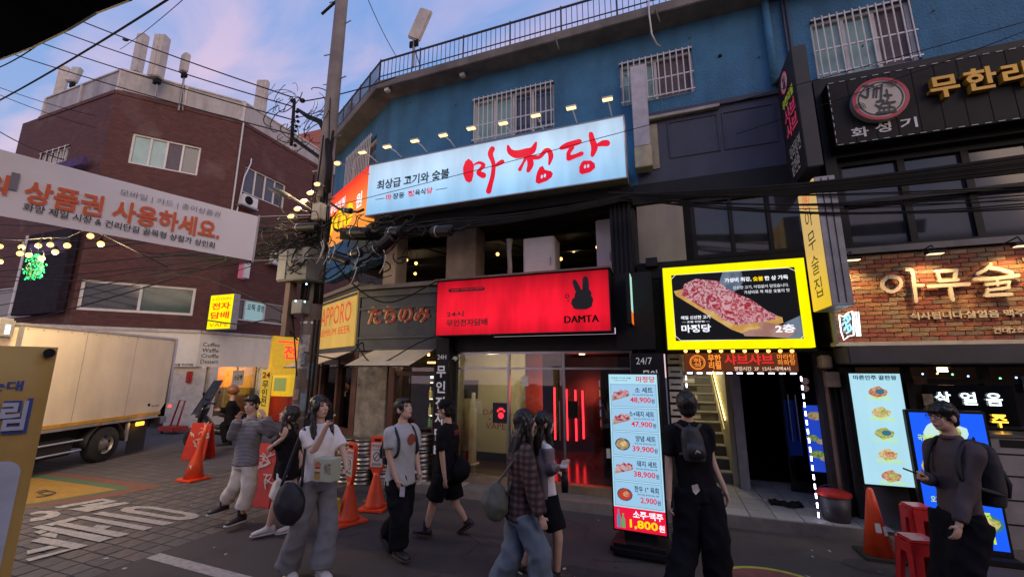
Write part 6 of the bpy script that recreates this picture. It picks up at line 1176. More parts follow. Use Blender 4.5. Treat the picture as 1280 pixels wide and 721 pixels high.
# cable groups ---------------------------------------------------
def wire(p0, p1, y0, y1, r, lab, grp, sag=0.0, n=1, spread=(0, 0)):
    for i in range(n):
        a = onplane(p0[0], p0[1]+spread[0]*(i/(max(1, n-1))-.5), (0, y0, 0), Vector((0, 1, 0))); c = onplane(p1[0], p1[1]+spread[1]*(i/(max(1, n-1))-.5), (0, y1, 0), Vector((0, 1, 0)))
        cable([a, c], r, lab, grp, sag=sag, k=10)
for (p0, p1, y0, y1, r, lab) in [((-5, 128), (214, -3), 4.0, 3.2, .017, 'thick black wire crossing the sky steeply at the left'), ((-10, 88), (48, 56), 3.6, 3.6, .012, 'short steep wire near the dark awning'),
    ((60, 10), (366, 122), 4.5, 5.6, .014, 'uppermost long wire sloping down to the pole bracket'), ((60, 34), (368, 134), 4.5, 5.6, .013, 'second long wire sloping down to the pole bracket'), ((40, 50), (366, 150), 4.5, 5.6, .013, 'third long wire sloping down to the pole bracket'), ((10, 66), (364, 168), 4.5, 5.6, .013, 'lowest long wire sloping down to the pole bracket'),
    ((-5, 162), (80, 200), 4.5, 4.2, .012, 'wire passing low at the far left above the white banner'), ((-5, 108), (120, 145), 4.5, 7, .009, 'faint wire in front of the left sky'), ((-5, 117), (120, 160), 4.5, 7, .009, 'fainter lower wire in front of the left sky'),
    ((378, 127), (494, 97), 5.6, 6.5, .014, 'wire from the pole bracket to the blue roof corner'), ((458, -5), (495, 70), 5.5, 7, .008, 'thin steep wire above the roof corner'), ((232, -3), (150, 62), 4, 6, .007, 'pale thin wire crossing the upper sky')]:
    wire(p0, p1, y0, y1, r, lab, 'overhead wires against the sky', sag=.06)
c = onplane(157, 50, (0, 4.9, 0), Vector((0, 1, 0))); bead = thing('wire_splice', c, 'fat black splice on the uppermost long wire', 'splice'); MB().ell(c, (.12, 0, -.04), (0, .04, 0), (.01, 0, .035)).build('sleeve', M_black, bead)
grpR = 'cable bundle along the upper floor'
for i in range(26):
    y0 = 5.2+random.uniform(-.15, .15); h0 = random.uniform(-7, 7); h1 = random.uniform(-7, 5)
    a, m1_, m2_, e = at(425, 292+h0, y0), at(560, 281+h0*.7+random.uniform(-4, 4), 5.8), at(790, 246+h1*.6, 6.05), at(1300, 205+h1*2.2, 5.9)
    pts = [a.lerp(m1_, t/5)+Vector((0, 0, -.05*math.sin(math.pi*t/5)*random.uniform(0, 2))) for t in range(5)]+[m1_.lerp(m2_, t/6)+Vector((0, 0, -.07*math.sin(math.pi*t/6)+random.uniform(-.01, .01))) for t in range(6)]+[m2_.lerp(e, t/8)+Vector((0, 0, -.09*math.sin(math.pi*t/8))) for t in range(9)]
    b = MB(); b.tube(pts, random.choice((.008, .011, .016, .02)), 4); o = b.build('cable', M_cable, None, smooth=True); tag(o, 'black cable in the long bundle from the pole past the upper floors', 'cable', grpR)
for i in range(9):
    a, e = at(760+i*6, 246+random.uniform(-6, 8), 6.0), at(1300, 232+i*3.5, 5.9); cable([a, e], random.choice((.006, .009)), 'thin cable sagging across the right hand windows', 'thin cables over the right windows', sag=random.uniform(.05, .2))
grpL = 'tangled cables between the pole and the white banner'
for i in range(34):
    a = at(395+random.uniform(-8, 8), 300+random.uniform(-28, 26), 5.3); e = at(random.uniform(150, 300), random.uniform(300, 345), random.uniform(5.5, 7.5)); e = e if i % 3 else at(-20, 250+i*5, 7)
    mid = a.lerp(e, .5)+Vector((0, 0, random.uniform(-.35, .1))); q1 = a.lerp(e, .22)+Vector((0, 0, random.uniform(-.22, .18))); pts = []
    P4 = [a, q1, mid, e]
    for j in range(16):
        t = j/15; w = [(1-t)**3, 3*t*(1-t)**2, 3*t*t*(1-t), t**3]; pts.append(sum((P4[k_]*w[k_] for k_ in range(4)), Vector()))
    b = MB(); b.tube(pts, random.choice((.007, .01, .014, .018)), 4); o = b.build('cable', M_cable, None, smooth=True); tag(o, 'black cable in the tangle left of the pole', 'cable', grpL)
# loose loops and pigtails in the tangle: beyond counting
b = MB()
for i in range(110):
    c = at(random.uniform(335, 520) if i < 80 else random.uniform(270, 360), random.uniform(272, 345) if i < 70 else random.uniform(285, 320), random.uniform(5.0, 5.6)); r1, r2 = random.uniform(.06, .32), random.uniform(.04, .2); a0, ln = random.uniform(0, 6.28), random.uniform(1.5, 5.5); ax = Vector((1, random.uniform(-.3, .3), random.uniform(-.4, .4))).normalized(); bx = Vector((random.uniform(-.2, .2), .2, 1)).normalized()
    b.tube([c+ax*r1*math.cos(a0+ln*j/9)+bx*r2*math.sin(a0+ln*j/9) for j in range(10)], random.choice((.006, .009, .013)), 4)
for i in range(46):
    c = at(random.uniform(336, 405), random.uniform(110, 185), random.uniform(5.45, 5.75)); r1, r2 = random.uniform(.08, .4), random.uniform(.05, .3); a0, ln = random.uniform(0, 6.28), random.uniform(1.2, 3.5); ax = Vector((1, random.uniform(-.3, .3), random.uniform(-.6, .6))).normalized(); bx = Vector((random.uniform(-.2, .2), .2, 1)).normalized()
    b.tube([c+ax*r1*math.cos(a0+ln*j/9)+bx*r2*math.sin(a0+ln*j/9) for j in range(10)], random.choice((.005, .007, .01)), 4)
o = b.build('cable_loops', M_cable, None, smooth=True); tag(o, 'loose black cable loops and pigtails around the pole', 'cables', None, 'stuff')
M_wh = mat('pale_cable', (.4, .38, .36), .6)
for i in range(7):
    c = at(random.uniform(370, 490), random.uniform(280, 340), 5.05); b = MB(); b.tube([c, c+Vector((.05, 0, -.12)), c+Vector((.02, -.02, -.28)), c+Vector((-.05, 0, -.36))], .007, 5); tag(b.build('cable', M_wh, None), 'short pale cable end hanging in the tangle', 'cable', 'pale cable ends in the tangle')
for p in [[(395, 250), (420, 330), (480, 378), (545, 352)], [(445, 430), (470, 455), (520, 430), (545, 420)], [(380, 440), (430, 448), (452, 428), (455, 440)], [(370, 345), (366, 380), (368, 420), (371, 470)], [(258, 400), (300, 405), (345, 400), (372, 425)], [(345, 250), (352, 262), (362, 275), (380, 290)], [(0, 345), (120, 352), (240, 345), (370, 398)]]:
    pts = [at(x, y, 5.3 if x < 440 else 6.2) for x, y in p]; b = MB(); out = []
    for j in range(len(pts)-1):
        p0, p1, p2, p3 = pts[max(0, j-1)], pts[j], pts[j+1], pts[min(len(pts)-1, j+2)]
        for k_ in range(6): t = k_/6; out.append(.5*((2*p1)+(p2-p0)*t+(2*p0-5*p1+4*p2-p3)*t*t+(3*p1-p0-3*p2+p3)*t**3))
    out.append(pts[-1]); b.tube(out, .012, 5); tag(b.build('cable', M_cable, None, smooth=True), 'single black cable looping down near the pole and bar', 'cable', 'single cables looping off the pole')
wire((400, 262), (1290, 25), 5.3, 6.3, .006, 'thin wire crossing the light blue sign', 'thin wires across the facade', .05)
wire((920, 168), (1290, 36), 6.5, 6.4, .006, 'thin wire crossing the blue wall at the right', 'thin wires across the facade', .03)
# floodlights on the pole
for i, ((hx, hy), (bx_, by_), lab) in enumerate([((423, 204), (462, 218), 'warm lit floodlight right of the pole beside the orange sign panel'), ((398, 230), (404, 262), 'highest of four warm floodlights left of the pole'), ((389, 241), (402, 264), 'second highest of four warm floodlights left of the pole'), ((381, 251), (400, 268), 'third of four warm floodlights left of the pole'), ((373, 261), (398, 270), 'small dim floodlight between its brighter neighbours'), ((365, 270), (396, 274), 'lowest warm floodlight left of the pole')]):
    q = at(hx, hy, 5.35); f = at(bx_, by_, 5.5) if i == 0 else at(hx+13, hy+4, 5.42); t_ = thing('pole_floodlight', f, lab, 'floodlight', 'floodlights on the pole'); MB().tube([f, f.lerp(q, .5), q+Vector((0, .03, .02))], .007, 6).build('arm', M_alu, t_, smooth=True)
    MB().ell(q, (.06, 0, 0), (0, .05, 0), (0, 0, .035)).build('lamp_head', M_wframe, t_); MB().ell(q-Vector((0, .03, .02)), (.055, 0, 0), (0, .045, 0), (0, 0, .03)).build('lens', lit('flood_lens', (1, .55, .14), 3.4), t_)
    l = slight(q-Vector((0, .06, .03)), Vector((-11, 2.5, .8)) if i else Vector((-4, 2, 1)), (40, 50, 50, 50, 20, 50)[i], 125, (1, .70, .40), .06); l.parent = t_; l.location -= f
# street lamp head reaching left
sl = thing('street_lamp', at(395, 265, 5.4), 'unlit grey street lamp head reaching left from the pole', 'street lamp'); a, c = at(338, 236, 5.0), at(363, 246, 5.1); MB().tube([c, at(378, 255, 5.25), at(396, 268, 5.45)], .02, 8).build('arm', M_gb, sl, smooth=True)
d = (c-a); MB().ell((a+c)/2, d*.55, (0, .12, 0), (0, 0, .06)).build('lamp_head', mat('lamp_grey', (.06, .06, .055), .6), sl, smooth=True)
# ---- white cloth banner across the street
wb_F = Frame(-5.0*1.0, 3.5, math.sin(R(20)), math.cos(R(20)))
wb = thing('street_banner', wb_F.p(0, 3.4, 0), 'long white cloth banner with orange and black Korean letters across the street', 'banner')
tl, tr_, br2, bl_ = [wb_F.uz(*p) for p in ((-60, 171), (324, 271), (316, 326), (-60, 259))]
b = MB(); n = 40; vs = []
for j in range(n+1):
    t = j/n; u = tl[0]+(tr_[0]-tl[0])*t
    for k_ in range(4):
        s_ = k_/3; z = tr_[1]*(1-s_)+br2[1]*s_; z += (tl[1]-tr_[1])*(1-t)*(1-s_)+(bl_[1]-br2[1])*(1-t)*s_; vs.append(wb_F.p(u-(.012*s_ if j == n else 0), z, .004*math.sin(j*.7+k_*.4)))
b.add(vs, [(j*4+k_, (j+1)*4+k_, (j+1)*4+k_+1, j*4+k_+1) for j in range(n) for k_ in range(3)]); o = b.build('banner_sheet', mat('banner_white', (.84, .79, .77), .8, var=.05, scale=2, bump=.1, bscale=8), wb); md = o.modifiers.new('t', 'SOLIDIFY'); md.thickness = .004
M_bo = mat('banner_orange', (.72, .12, .03), .6, var=.05); M_bg = mat('banner_grey', (.2, .19, .22), .6, var=.05)
def tbn(s, p_lt, p_rt, h_px, m_, **k):   # top-left, top-right picture points and height at the left
    a = wb_F.uz(*p_lt, .02); c = wb_F.uz(*p_rt, .02); e = wb_F.uz(p_lt[0], p_lt[1]+h_px, .02); lettering(s, wb_F.p(a[0], e[1], .02), wb_F.p(c[0], c[1], .02)-wb_F.p(a[0], a[1], .02), (0, 0, a[1]-e[1]), m_, wb, **k)
tbn('의', (-22, 214), (14, 220), 26, M_bo, bold=.05); tbn('상품권 사용하세요.', (34, 224), (277, 278), 30, M_bo, bold=.055); tbn('모바일 | 카드 | 종이상품권', (151, 236), (276, 265), 9, M_bg, bold=.0)
tbn('화양 제일 시장 & 건리단길 골목형 상점가 상인회', (30, 253), (269, 303), 10, P_blk, bold=.015); 
a = wb_F.uz(15, 215, .02); c = wb_F.uz(21, 238, .02); MB().fb(wb_F, a[0], c[0], c[1], a[1], .014, .02).build('grey_block', M_bg, wb)
b = MB(); e = at(395, 300, 5.4); tr3 = wb_F.p(tr_[0], tr_[1], 0); br3 = wb_F.p(br2[0], br2[1], 0); b.tube([tr3, at(404, 268, 5.4)], .006, 4); b.tube([br3, at(404, 322, 5.4)], .006, 4); b.tube([tr3+Vector((0, 0, .02)), br3-Vector((0, 0, .02))], .012, 6); b.build('banner_rope', M_wh, wb)
# ---- dark awning corner overhead, close to the camera
aw = thing('awning_corner', (-2.4, 1.4, 3.2), 'black awning corner overhead at the top left', 'awning'); P = [(-40, 80), (0, 73), (40, 58), (85, 36), (120, 15), (162, -1), (190, -30)]
lo = [onplane(x, y, (0, 1.6, 0), Vector((0, 1, 0))) for x, y in P]; b = MB(); hi = [p+Vector((-.2, -1.6, .75)) for p in lo]; b.add(lo+hi, [(i, i+1, len(P)+i+1, len(P)+i) for i in range(len(P)-1)]); o = b.build('canopy_sheet', mat('awning_navy', (.004, .005, .010), 1.0, spec=0), aw, smooth=True); md = o.modifiers.new('t', 'SOLIDIFY'); md.thickness = .03
b = MB(); b.tube(lo, .018, 6); b.build('hem', M_black, aw)
# ================================================================= BOX TRUCK
TK = Frame(-11.68, 6.0, math.sin(R(-23)), math.cos(R(-23))); tr = thing('box_truck', TK.p(0, 0, 0), 'cream box truck with yellow stripe parked in front of the brick block', 'truck')
M_bx = mat('truck_panel', (.88, .75, .55), .4, var=.08, scale=1.2, coat=.2, stain=.16, bump=.08, bscale=3); M_chr = mat('truck_trim', (.5, .48, .45), .35, metal=.6); M_und = mat('chassis_black', (.015, .014, .014), .7); M_yst = mat('truck_stripe', (.62, .34, .04), .4)
W = -1.75
b = MB(); pts = [TK.p(-2.17, .86, 0), TK.p(1.38, .86, 0), TK.p(1.55, 1.1, 0), TK.p(1.6, 2.74, 0), TK.p(-2.17, 2.78, 0)]; b.prism(pts, TK.N*W); b.build('cargo_box', M_bx, tr, bevel=.02)
MB().fb(TK, -2.19, 1.62, 2.745, 2.80, W-.01, .02).build('top_rail', M_chr, tr, bevel=.01); MB().fb(TK, -2.17, 1.42, .86, .93, .002, .014).build('stripe', M_yst, tr); MB().fb(TK, -2.17, 1.36, .79, .855, -.02, .012).build('bottom_rail', M_chr, tr)
MB().fb(TK, -2.2, -2.12, .93, 2.74, .002, .016).build('corner_trim', M_chr, tr); b = MB(); b.fb(TK, 1.56, 1.66, 1.12, 2.78, W, .02); b.build('rear_frame', M_steel, tr, bevel=.01)
MB().fb(TK, 1.5, 1.72, .62, .78, W, -.02).build('rear_bumper', M_steel, tr, bevel=.01); MB().fb(TK, -2.15, 1.5, .55, .78, W+.3, -.25).build('chassis', M_und, tr)
for u_ in (-.9, .35): MB().fb(TK, u_, u_+.008, .94, 2.74, .0005, .004).build('panel_seam', M_chr, tr)
for u_ in (-1.9, -.3): MB().fb(TK, u_, u_+.1, .80, .84, .013, .018).build('reflector', mat('reflector_orange', (.6, .18, .03), .3), tr)
MB().cyl(TK.p(1.02, 1.12, .001), TK.p(1.02, 1.12, .012), .035, 14).build('lock_cover', M_und, tr); ftext('냉장 · 냉동 탑차', TK, 1.12, 1.36, 1.06, 1.10, .004, P_blk, tr)
lmp = MB().fb(TK, .72, .92, .66, .74, .0, .04).build('side_lamp', lit('amber_lamp', (1, .42, .03), 3.5), tr)
l = plight(TK.p(.8, .68, .1), .8, (1, .5, .1), .03); l.parent = tr; l.location -= wloc(tr)
MB().sph(TK.p(1.78, .72, -.15), .035, 8, 6).build('tail_lamp', lit('tail_white', (.8, .9, 1), 12), tr); MB().fb(TK, 1.74, 1.78, 1.0, 1.06, -.05, .0).build('tail_lamp', lit('tail_red', (1, .03, .02), 5), tr)
def wheel(u, d, par):
    c = TK.p(u, .37, d); b = MB(); n = 28
    pr = [(.20, .02), (.24, .0), (.34, -.005), (.37, -.03), (.37, -.20), (.34, -.23), (.2, -.23)]
    vs = [c+TK.U*(r*math.cos(6.2832*j/n))+Vector((0, 0, r*math.sin(6.2832*j/n)))+TK.N*dd for r, dd in pr for j in range(n)]; b.add(vs, [(i*n+j, i*n+(j+1) % n, (i+1)*n+(j+1) % n, (i+1)*n+j) for i in range(len(pr)-1) for j in range(n)]); ty_ = b.build('tyre', mat('tyre_rubber', (.02, .02, .02), .8, var=.2, bump=.3), par, smooth=True)
    b = MB(); pr = [(.205, -.01), (.19, -.05), (.17, -.06), (.13, -.06), (.10, -.03), (.07, -.01), (.0, -.01)]
    vs = [c+TK.U*(r*math.cos(6.2832*j/n))+Vector((0, 0, r*math.sin(6.2832*j/n)))+TK.N*dd for r, dd in pr for j in range(n)]; b.add(vs, [(i*n+j, i*n+(j+1) % n, (i+1)*n+(j+1) % n, (i+1)*n+j) for i in range(len(pr)-1) for j in range(n)]); b.build('rim', mat('rim_steel', (.4, .37, .33), .4, metal=.6, var=.2), ty_, smooth=True)
    for i in range(6): a = 6.2832*i/6+.3; MB().ell(c+TK.U*(.15*math.cos(a))+Vector((0, 0, .15*math.sin(a)))-TK.N*.052, TK.U*.025, (0, 0, .035), TK.N*.01, 8, 4).build('rim_hole', M_und, ty_)
wheel(0, 0, tr); wheel(0, W+.25, tr); wheel(-2.95, 0, tr); wheel(-2.95, W+.25, tr)
b = MB(); n = 14; arc = [TK.p(.47*math.cos(math.pi*i/n), .37+.47*math.sin(math.pi*i/n), .0) for i in range(n+1)]; arc2 = [p-TK.N*.28 for p in arc]; b.add(arc+arc2, [(i, i+1, n+2+i, n+1+i) for i in range(n)]); o = b.build('mudguard', M_und, tr, smooth=True); md = o.modifiers.new('t', 'SOLIDIFY'); md.thickness = .015
MB().fb(TK, .62, 1.14, .05, .72, -.06, -.05).build('mud_flap', M_und, tr); MB().fb(TK, .5, .56, .35, .76, -.05, .0).build('bracket', M_chr, tr); MB().fb(TK, -1.9, -.7, .28, .62, -.35, -.04).build('side_tank', M_und, tr, bevel=.03)
b = MB(); b.tube([TK.p(-2.0, .35, -.02), TK.p(-.55, .35, -.02)], .02, 6); b.tube([TK.p(-2.0, .55, -.02), TK.p(-.55, .55, -.02)], .02, 6); b.build('side_guard', M_chr, tr)
for i in range(14): MB().cyl(TK.p(-2.05+.27*i, 2.70, .0), TK.p(-2.05+.27*i, 2.70, .008), .012, 6).build('rivet', M_chr, tr)
# cab
b = MB(); c_ = [(-2.24, .55), (-2.24, 2.05), (-2.5, 2.12), (-3.2, 2.1), (-3.75, 1.25), (-3.82, .6), (-3.4, .5)]; b.prism([TK.p(u, z, -.05) for u, z in c_], TK.N*(W+.1)); b.build('cab', M_bx, tr, bevel=.05)
MB().add([TK.p(-2.45, 1.35, -.04), TK.p(-3.3, 1.35, -.04), TK.p(-3.15, 1.95, -.04), TK.p(-2.45, 1.95, -.04)], [(0, 1, 2, 3)]).build('cab_window', M_dglass, tr)
MB().fb(TK, -2.55, -2.25, 2.5, 2.86, -.9, .02).build('refrigeration_unit', M_chr, tr, bevel=.04); MB().fb(TK, -2.42, -2.36, 2.58, 2.74, .021, .03).build('marker_lamp', lit('marker_lamp', (.8, .95, 1), 3), tr)
# ================================================================= CONES, BARRIERS AND SMALL THINGS
M_or = mat('cone_orange', (.75, .075, .02), .45, var=.12, scale=6, coat=.2, stain=.15); M_rd = mat('barrier_red', (.48, .03, .02), .45, var=.15, stain=.25); M_st_w = mat('sticker_white', (.6, .58, .56), .5, var=.1)
def sign_cone(p, rz, lab, h=1.03, tilt=0.0, m=None, words=('주차금지', '흡연금지')):
    m = m or M_or; t_ = thing('barrier_cone', p, lab, 'traffic cone', 'orange barrier cones with sign heads'); t_.rotation_euler = (0, tilt, rz); P = Vector(p)
    b = MB(); b.box(P.x-.2, P.x+.2, P.y-.2, P.y+.2, 0, .035); b.build('base', m, t_, bevel=.012)
    b = MB(); b.loft([(P+Vector((0, 0, z)), (a, 0, 0), (0, c, 0)) for z, a, c in ((.035, .155, .155), (.07, .14, .14), (.3, .085, .085), (.45, .05, .045), (.5, .05, .04))], 20); b.build('cone_body', m, t_, smooth=True)
    prof = [(-.05, .46), (-.10, .56), (-.115, .6), (-.12, .97), (-.09, 1.01), (.09, 1.01), (.12, .97), (.115, .6), (.10, .56), (.05, .46)]; b = MB(); b.prism([P+Vector((x, -.025, z)) for x, z in prof], (0, .05, 0)); b.build('sign_head', m, t_, bevel=.012)
    MB().box(P.x-.05, P.x+.05, P.y-.031, P.y-.026, .945, .975).build('handle_slot', M_blackm, t_); MB().box(P.x-.09, P.x+.09, P.y-.033, P.y-.0265, .58, .92).build('sticker', M_st_w, t_)
    F_ = Frame(P.x, P.y-.034, 1, 0); ftext(words[0], F_, -.08, .08, .85, .90, .001, P_dr, t_, bold=.02); ftext('NO SMOKING', F_, -.07, .07, .81, .835, .001, P_blk, t_); ftext(words[1], F_, -.07, .07, .60, .635, .001, P_blk, t_)
    b = MB(); n = 20; cz = .725; o_ = [F_.p(.055*math.cos(6.2832*i/n), cz+.065*math.sin(6.2832*i/n), .001) for i in range(n)]; i_ = [F_.p(.043*math.cos(6.2832*i/n), cz+.052*math.sin(6.2832*i/n), .001) for i in range(n)]; b.add(o_+i_, [(i, (i+1) % n, n+(i+1) % n, n+i) for i in range(n)]); b.add([F_.p(-.04, cz-.036, .0015), F_.p(-.032, cz-.044, .0015), F_.p(.04, cz+.036, .0015), F_.p(.032, cz+.044, .0015)], [(0, 1, 2, 3)]); b.build('no_sign', P_blk, t_)
    return t_
def gp(px, py): q = G(px, py); return (q.x, q.y, 0)
c1_ = sign_cone((-4.13, 5.5, 0), R(12), 'orange sign cone with no smoking sticker standing clear left of the white shirted man'); c2_ = sign_cone((-4.12, 4.93, 0), R(-25), 'orange sign cone half hidden behind the woman with the burger box', words=('금연구역', '미끄럼주의'))
ch = MB().box(-4.12-.05, -4.12+.05, 4.93-.19, 4.93-.135, .16, .32); ch.build('caution_tag', mat('tag_yellow', (.6, .4, .03), .5), c2_)
# crooked red cone at the left
q = G(234, 601); t_ = thing('red_cone', (q.x, q.y+.1, 0), 'bent thin red cone leaning right on the left pavement', 'traffic cone'); P = Vector((q.x, q.y+.1, 0))
b = MB(); b.box(P.x-.21, P.x+.21, P.y-.2, P.y+.2, 0, .04); b.build('base', M_or, t_, bevel=.015); b = MB(); b.loft([(P+Vector((dx, 0, z)), (a, 0, 0), (0, a, 0)) for z, a, dx in ((.04, .16, 0), (.3, .10, .02), (.5, .055, .06), (.75, .04, .12), (.98, .035, .17))], 18); b.build('cone_body', M_or, t_, smooth=True); MB().box(P.x+.02, P.x+.07, P.y-.11, P.y-.10, .22, .27).build('sticker', M_st_w, t_)
# red A-frame with graffiti, and its twin behind the striped shirt
def aframe(p, rz, lab, w=.6, h=.86, seed=1):
    t_ = thing('a_frame_barrier', p, lab, 'barrier', 'red folding barriers'); P = Vector(p); rr = random.Random(seed)
    b = MB(); b.hexa([P+Vector(v) for v in ((-w/2, -.18, 0), (w/2, -.18, 0), (w/2, -.15, 0), (-w/2, -.15, 0), (-w/2+.04, -.03, h), (w/2-.04, -.03, h), (w/2-.04, 0, h), (-w/2+.04, 0, h))]); b.build('front_panel', M_rd, t_, bevel=.01)
    b = MB(); b.hexa([P+Vector(v) for v in ((-w/2, .15, 0), (w/2, .15, 0), (w/2, .18, 0), (-w/2, .18, 0), (-w/2+.04, .003, h), (w/2-.04, .003, h), (w/2-.04, .033, h), (-w/2+.04, .033, h))]); b.build('rear_panel', M_rd, t_, bevel=.01)
    b = MB()
    for i in range(12):
        x, z = rr.uniform(-w*.38, w*.38), rr.uniform(.3, .75); pp = [(x+rr.uniform(-.1, .1), z+rr.uniform(-.07, .07)) for _ in range(4)]; stroke(b, pp, [.018]*4, lambda a, c, d: P+Vector((a, -.18+.15*c/h-.012-.0006*i, c)), k=3)
    b.build('graffiti', mat('graffiti_white', (.5, .42, .4), .6, var=.3), t_); t_.rotation_euler = (0, 0, rz); return t_
q = G(239, 575); aframe((q.x, q.y+.15, 0), R(15), 'red folding barrier with white graffiti near the bent red cone', .56, .78, 3); q = G(322, 632); aframe((q.x, q.y+.12, 0), R(5), 'dark red folding barrier between the striped shirt and the black shirt', .5, .86, 8)
# small red hand trolley by the pillar
q = G(216, 541); t_ = thing('hand_trolley', (q.x, q.y, 0), 'small red hand trolley standing by the cream pillar', 'trolley'); P = Vector((q.x, q.y, 0)); b = MB(); b.tube([P+Vector((-.2, 0, .1)), P+Vector((.02, .05, 1.0)), P+Vector((.28, .05, 1.0)), P+Vector((.12, 0, .1))], .025, 6); b.build('handle', M_rd, t_, smooth=True); MB().box(P.x-.35, P.x+.4, P.y-.25, P.y+.2, .08, .22).build('deck', M_rd, t_, bevel=.02)
for dx in (-.25, .3): MB().tube([P+Vector((dx, -.2, .07)), P+Vector((dx, -.16, .07))], .07, 10).build('wheel', M_und, t_)
# scooter with a rider (dark, partly hidden)
q = G(275, 560); P = Vector((q.x, q.y, 0)); sc = thing('delivery_scooter', P, 'dark delivery scooter with clear windscreen behind the striped shirt', 'scooter'); SCF = Frame(P.x, P.y, .86, .5)
M_sct = mat('scooter_black', (.02, .02, .025), .25, var=.3, coat=.5)
def sp_(u, z, d=0): return SCF.p(u, z, d)
for u in (-.62, .62):
    b = MB(); pts = [sp_(u+.2*math.cos(6.2832*i/20), .25+.2*math.sin(6.2832*i/20)) for i in range(21)]; b.tube(pts, .055, 8, False); ty_ = b.build('tyre', MATS['tyre_rubber'], sc, smooth=True); MB().tube([sp_(u, .25, -.05), sp_(u, .25, .05)], .13, 14).build('rim', M_alu, ty_)
b = MB(); b.loft([(sp_(-.55, .45), SCF.N*.1, (0, 0, .12)), (sp_(-.4, .6), SCF.N*.16, (0, 0, .22)), (sp_(-.2, .45), SCF.N*.17, (0, 0, .1)), (sp_(.1, .4), SCF.N*.18, (0, 0, .1)), (sp_(.35, .6), SCF.N*.18, (0, 0, .2)), (sp_(.75, .7), SCF.N*.12, (0, 0, .12))], 14); b.build('scooter_body', M_sct, sc, smooth=True)
b = MB(); b.loft([(sp_(-.55, .55), SCF.N*.14, (.02, 0, .05)), (sp_(-.48, .95), SCF.N*.2, SCF.U*.08), (sp_(-.42, 1.1), SCF.N*.12, SCF.U*.06)], 12); b.build('front_shield', M_sct, sc, smooth=True)
b = MB(); n = 6; vs = [sp_(-.70+.08*abs(j-3)/3+.38*k_/4, .85+.85*k_/4, (j-3)*.12*(1-.08*k_)) for k_ in range(5) for j in range(7)]; b.add(vs, [(k_*7+j, k_*7+j+1, (k_+1)*7+j+1, (k_+1)*7+j) for k_ in range(4) for j in range(6)]); b.build('windscreen', glassmat('windscreen', (.75, .78, .8), .05, .3), sc, smooth=True)
b = MB(); b.tube([sp_(-.38, 1.08, -.35), sp_(-.42, 1.12, 0), sp_(-.38, 1.08, .35)], .02, 8); b.build('handlebar', M_und, sc); MB().ell(sp_(-.62, .82), SCF.U*.05, SCF.N*.1, (0, 0, .06)).build('headlight', M_steel, sc, smooth=True); MB().ell(sp_(.2, .82), SCF.U*.38, SCF.N*.15, (0, 0, .07)).build('saddle', M_und, sc, smooth=True)
for d in (-.4, .4): b = MB(); b.tube([sp_(-.38, 1.1, d*.8), sp_(-.36, 1.35, d)], .008, 5); b.ell(sp_(-.36, 1.38, d), SCF.U*.015, SCF.N*.06, (0, 0, .045)); b.build('mirror', M_und, sc)
# ================================================================= LED MENU STAND
ls = thing('led_menu_stand', (-.38, 5.2, 0), 'tall lit menu stand with five priced dishes before the black pillar', 'menu stand')
LFr = Frame(-.66, 5.25, math.cos(R(-4)), math.sin(R(-4))); lw, lz0, lz1 = .555, .235, 1.945
MB().fb(LFr, -.018, lw+.018, lz0-.02, lz1+.018, -.07, -.004).build('screen_case', M_black, ls, bevel=.006); MB().fb(LFr, 0, lw, lz0+.235, lz1, -.004, 0).build('display', P_scr, ls); MB().fb(LFr, 0, lw, lz0, lz0+.234, -.004, 0).build('display_foot', lit('screen_red', (.85, .01, .05), .95), ls)
b = MB(); b.fb(LFr, -.04, lw+.04, .0, .13, -.34, .16); b.build('stand_base', M_black, ls, bevel=.04); MB().fb(LFr, .1, .45, .13, .22, -.12, -.03).build('neck', M_black, ls); MB().fb(LFr, .15, .4, .131, .137, .02, .12).build('base_slot', M_blackm, ls)
def tl_(s, a, c, e, g, m_, d=.002, **k): return ftext(s, LFr, a, c, e, g, d, m_, ls, **k)
tl_('마정당', .32, .53, 1.855, 1.925, P_red, bold=.02); tl_('최상급 고기와 숯불', .03, .26, 1.895, 1.912, P_nv); tl_('마장동 정육식당', .06, .22, 1.868, 1.88, P_nv)
cards = [('소 세트', '48,900', .30), ('소+돼지 세트', '47,900', .22), ('양념 세트', '39,900', .28), ('돼지 세트', '38,900', .28), ('한우 1⁺ 육회', '2,900', .24)]
L_card = lit('card_blue', (.34, .58, .80), .95); L_cb = lit('card_border', (.12, .25, .45), .6); E_wb = emn('board_print', (.4, .25, .12), (.6, .4, .22), 20, .7)
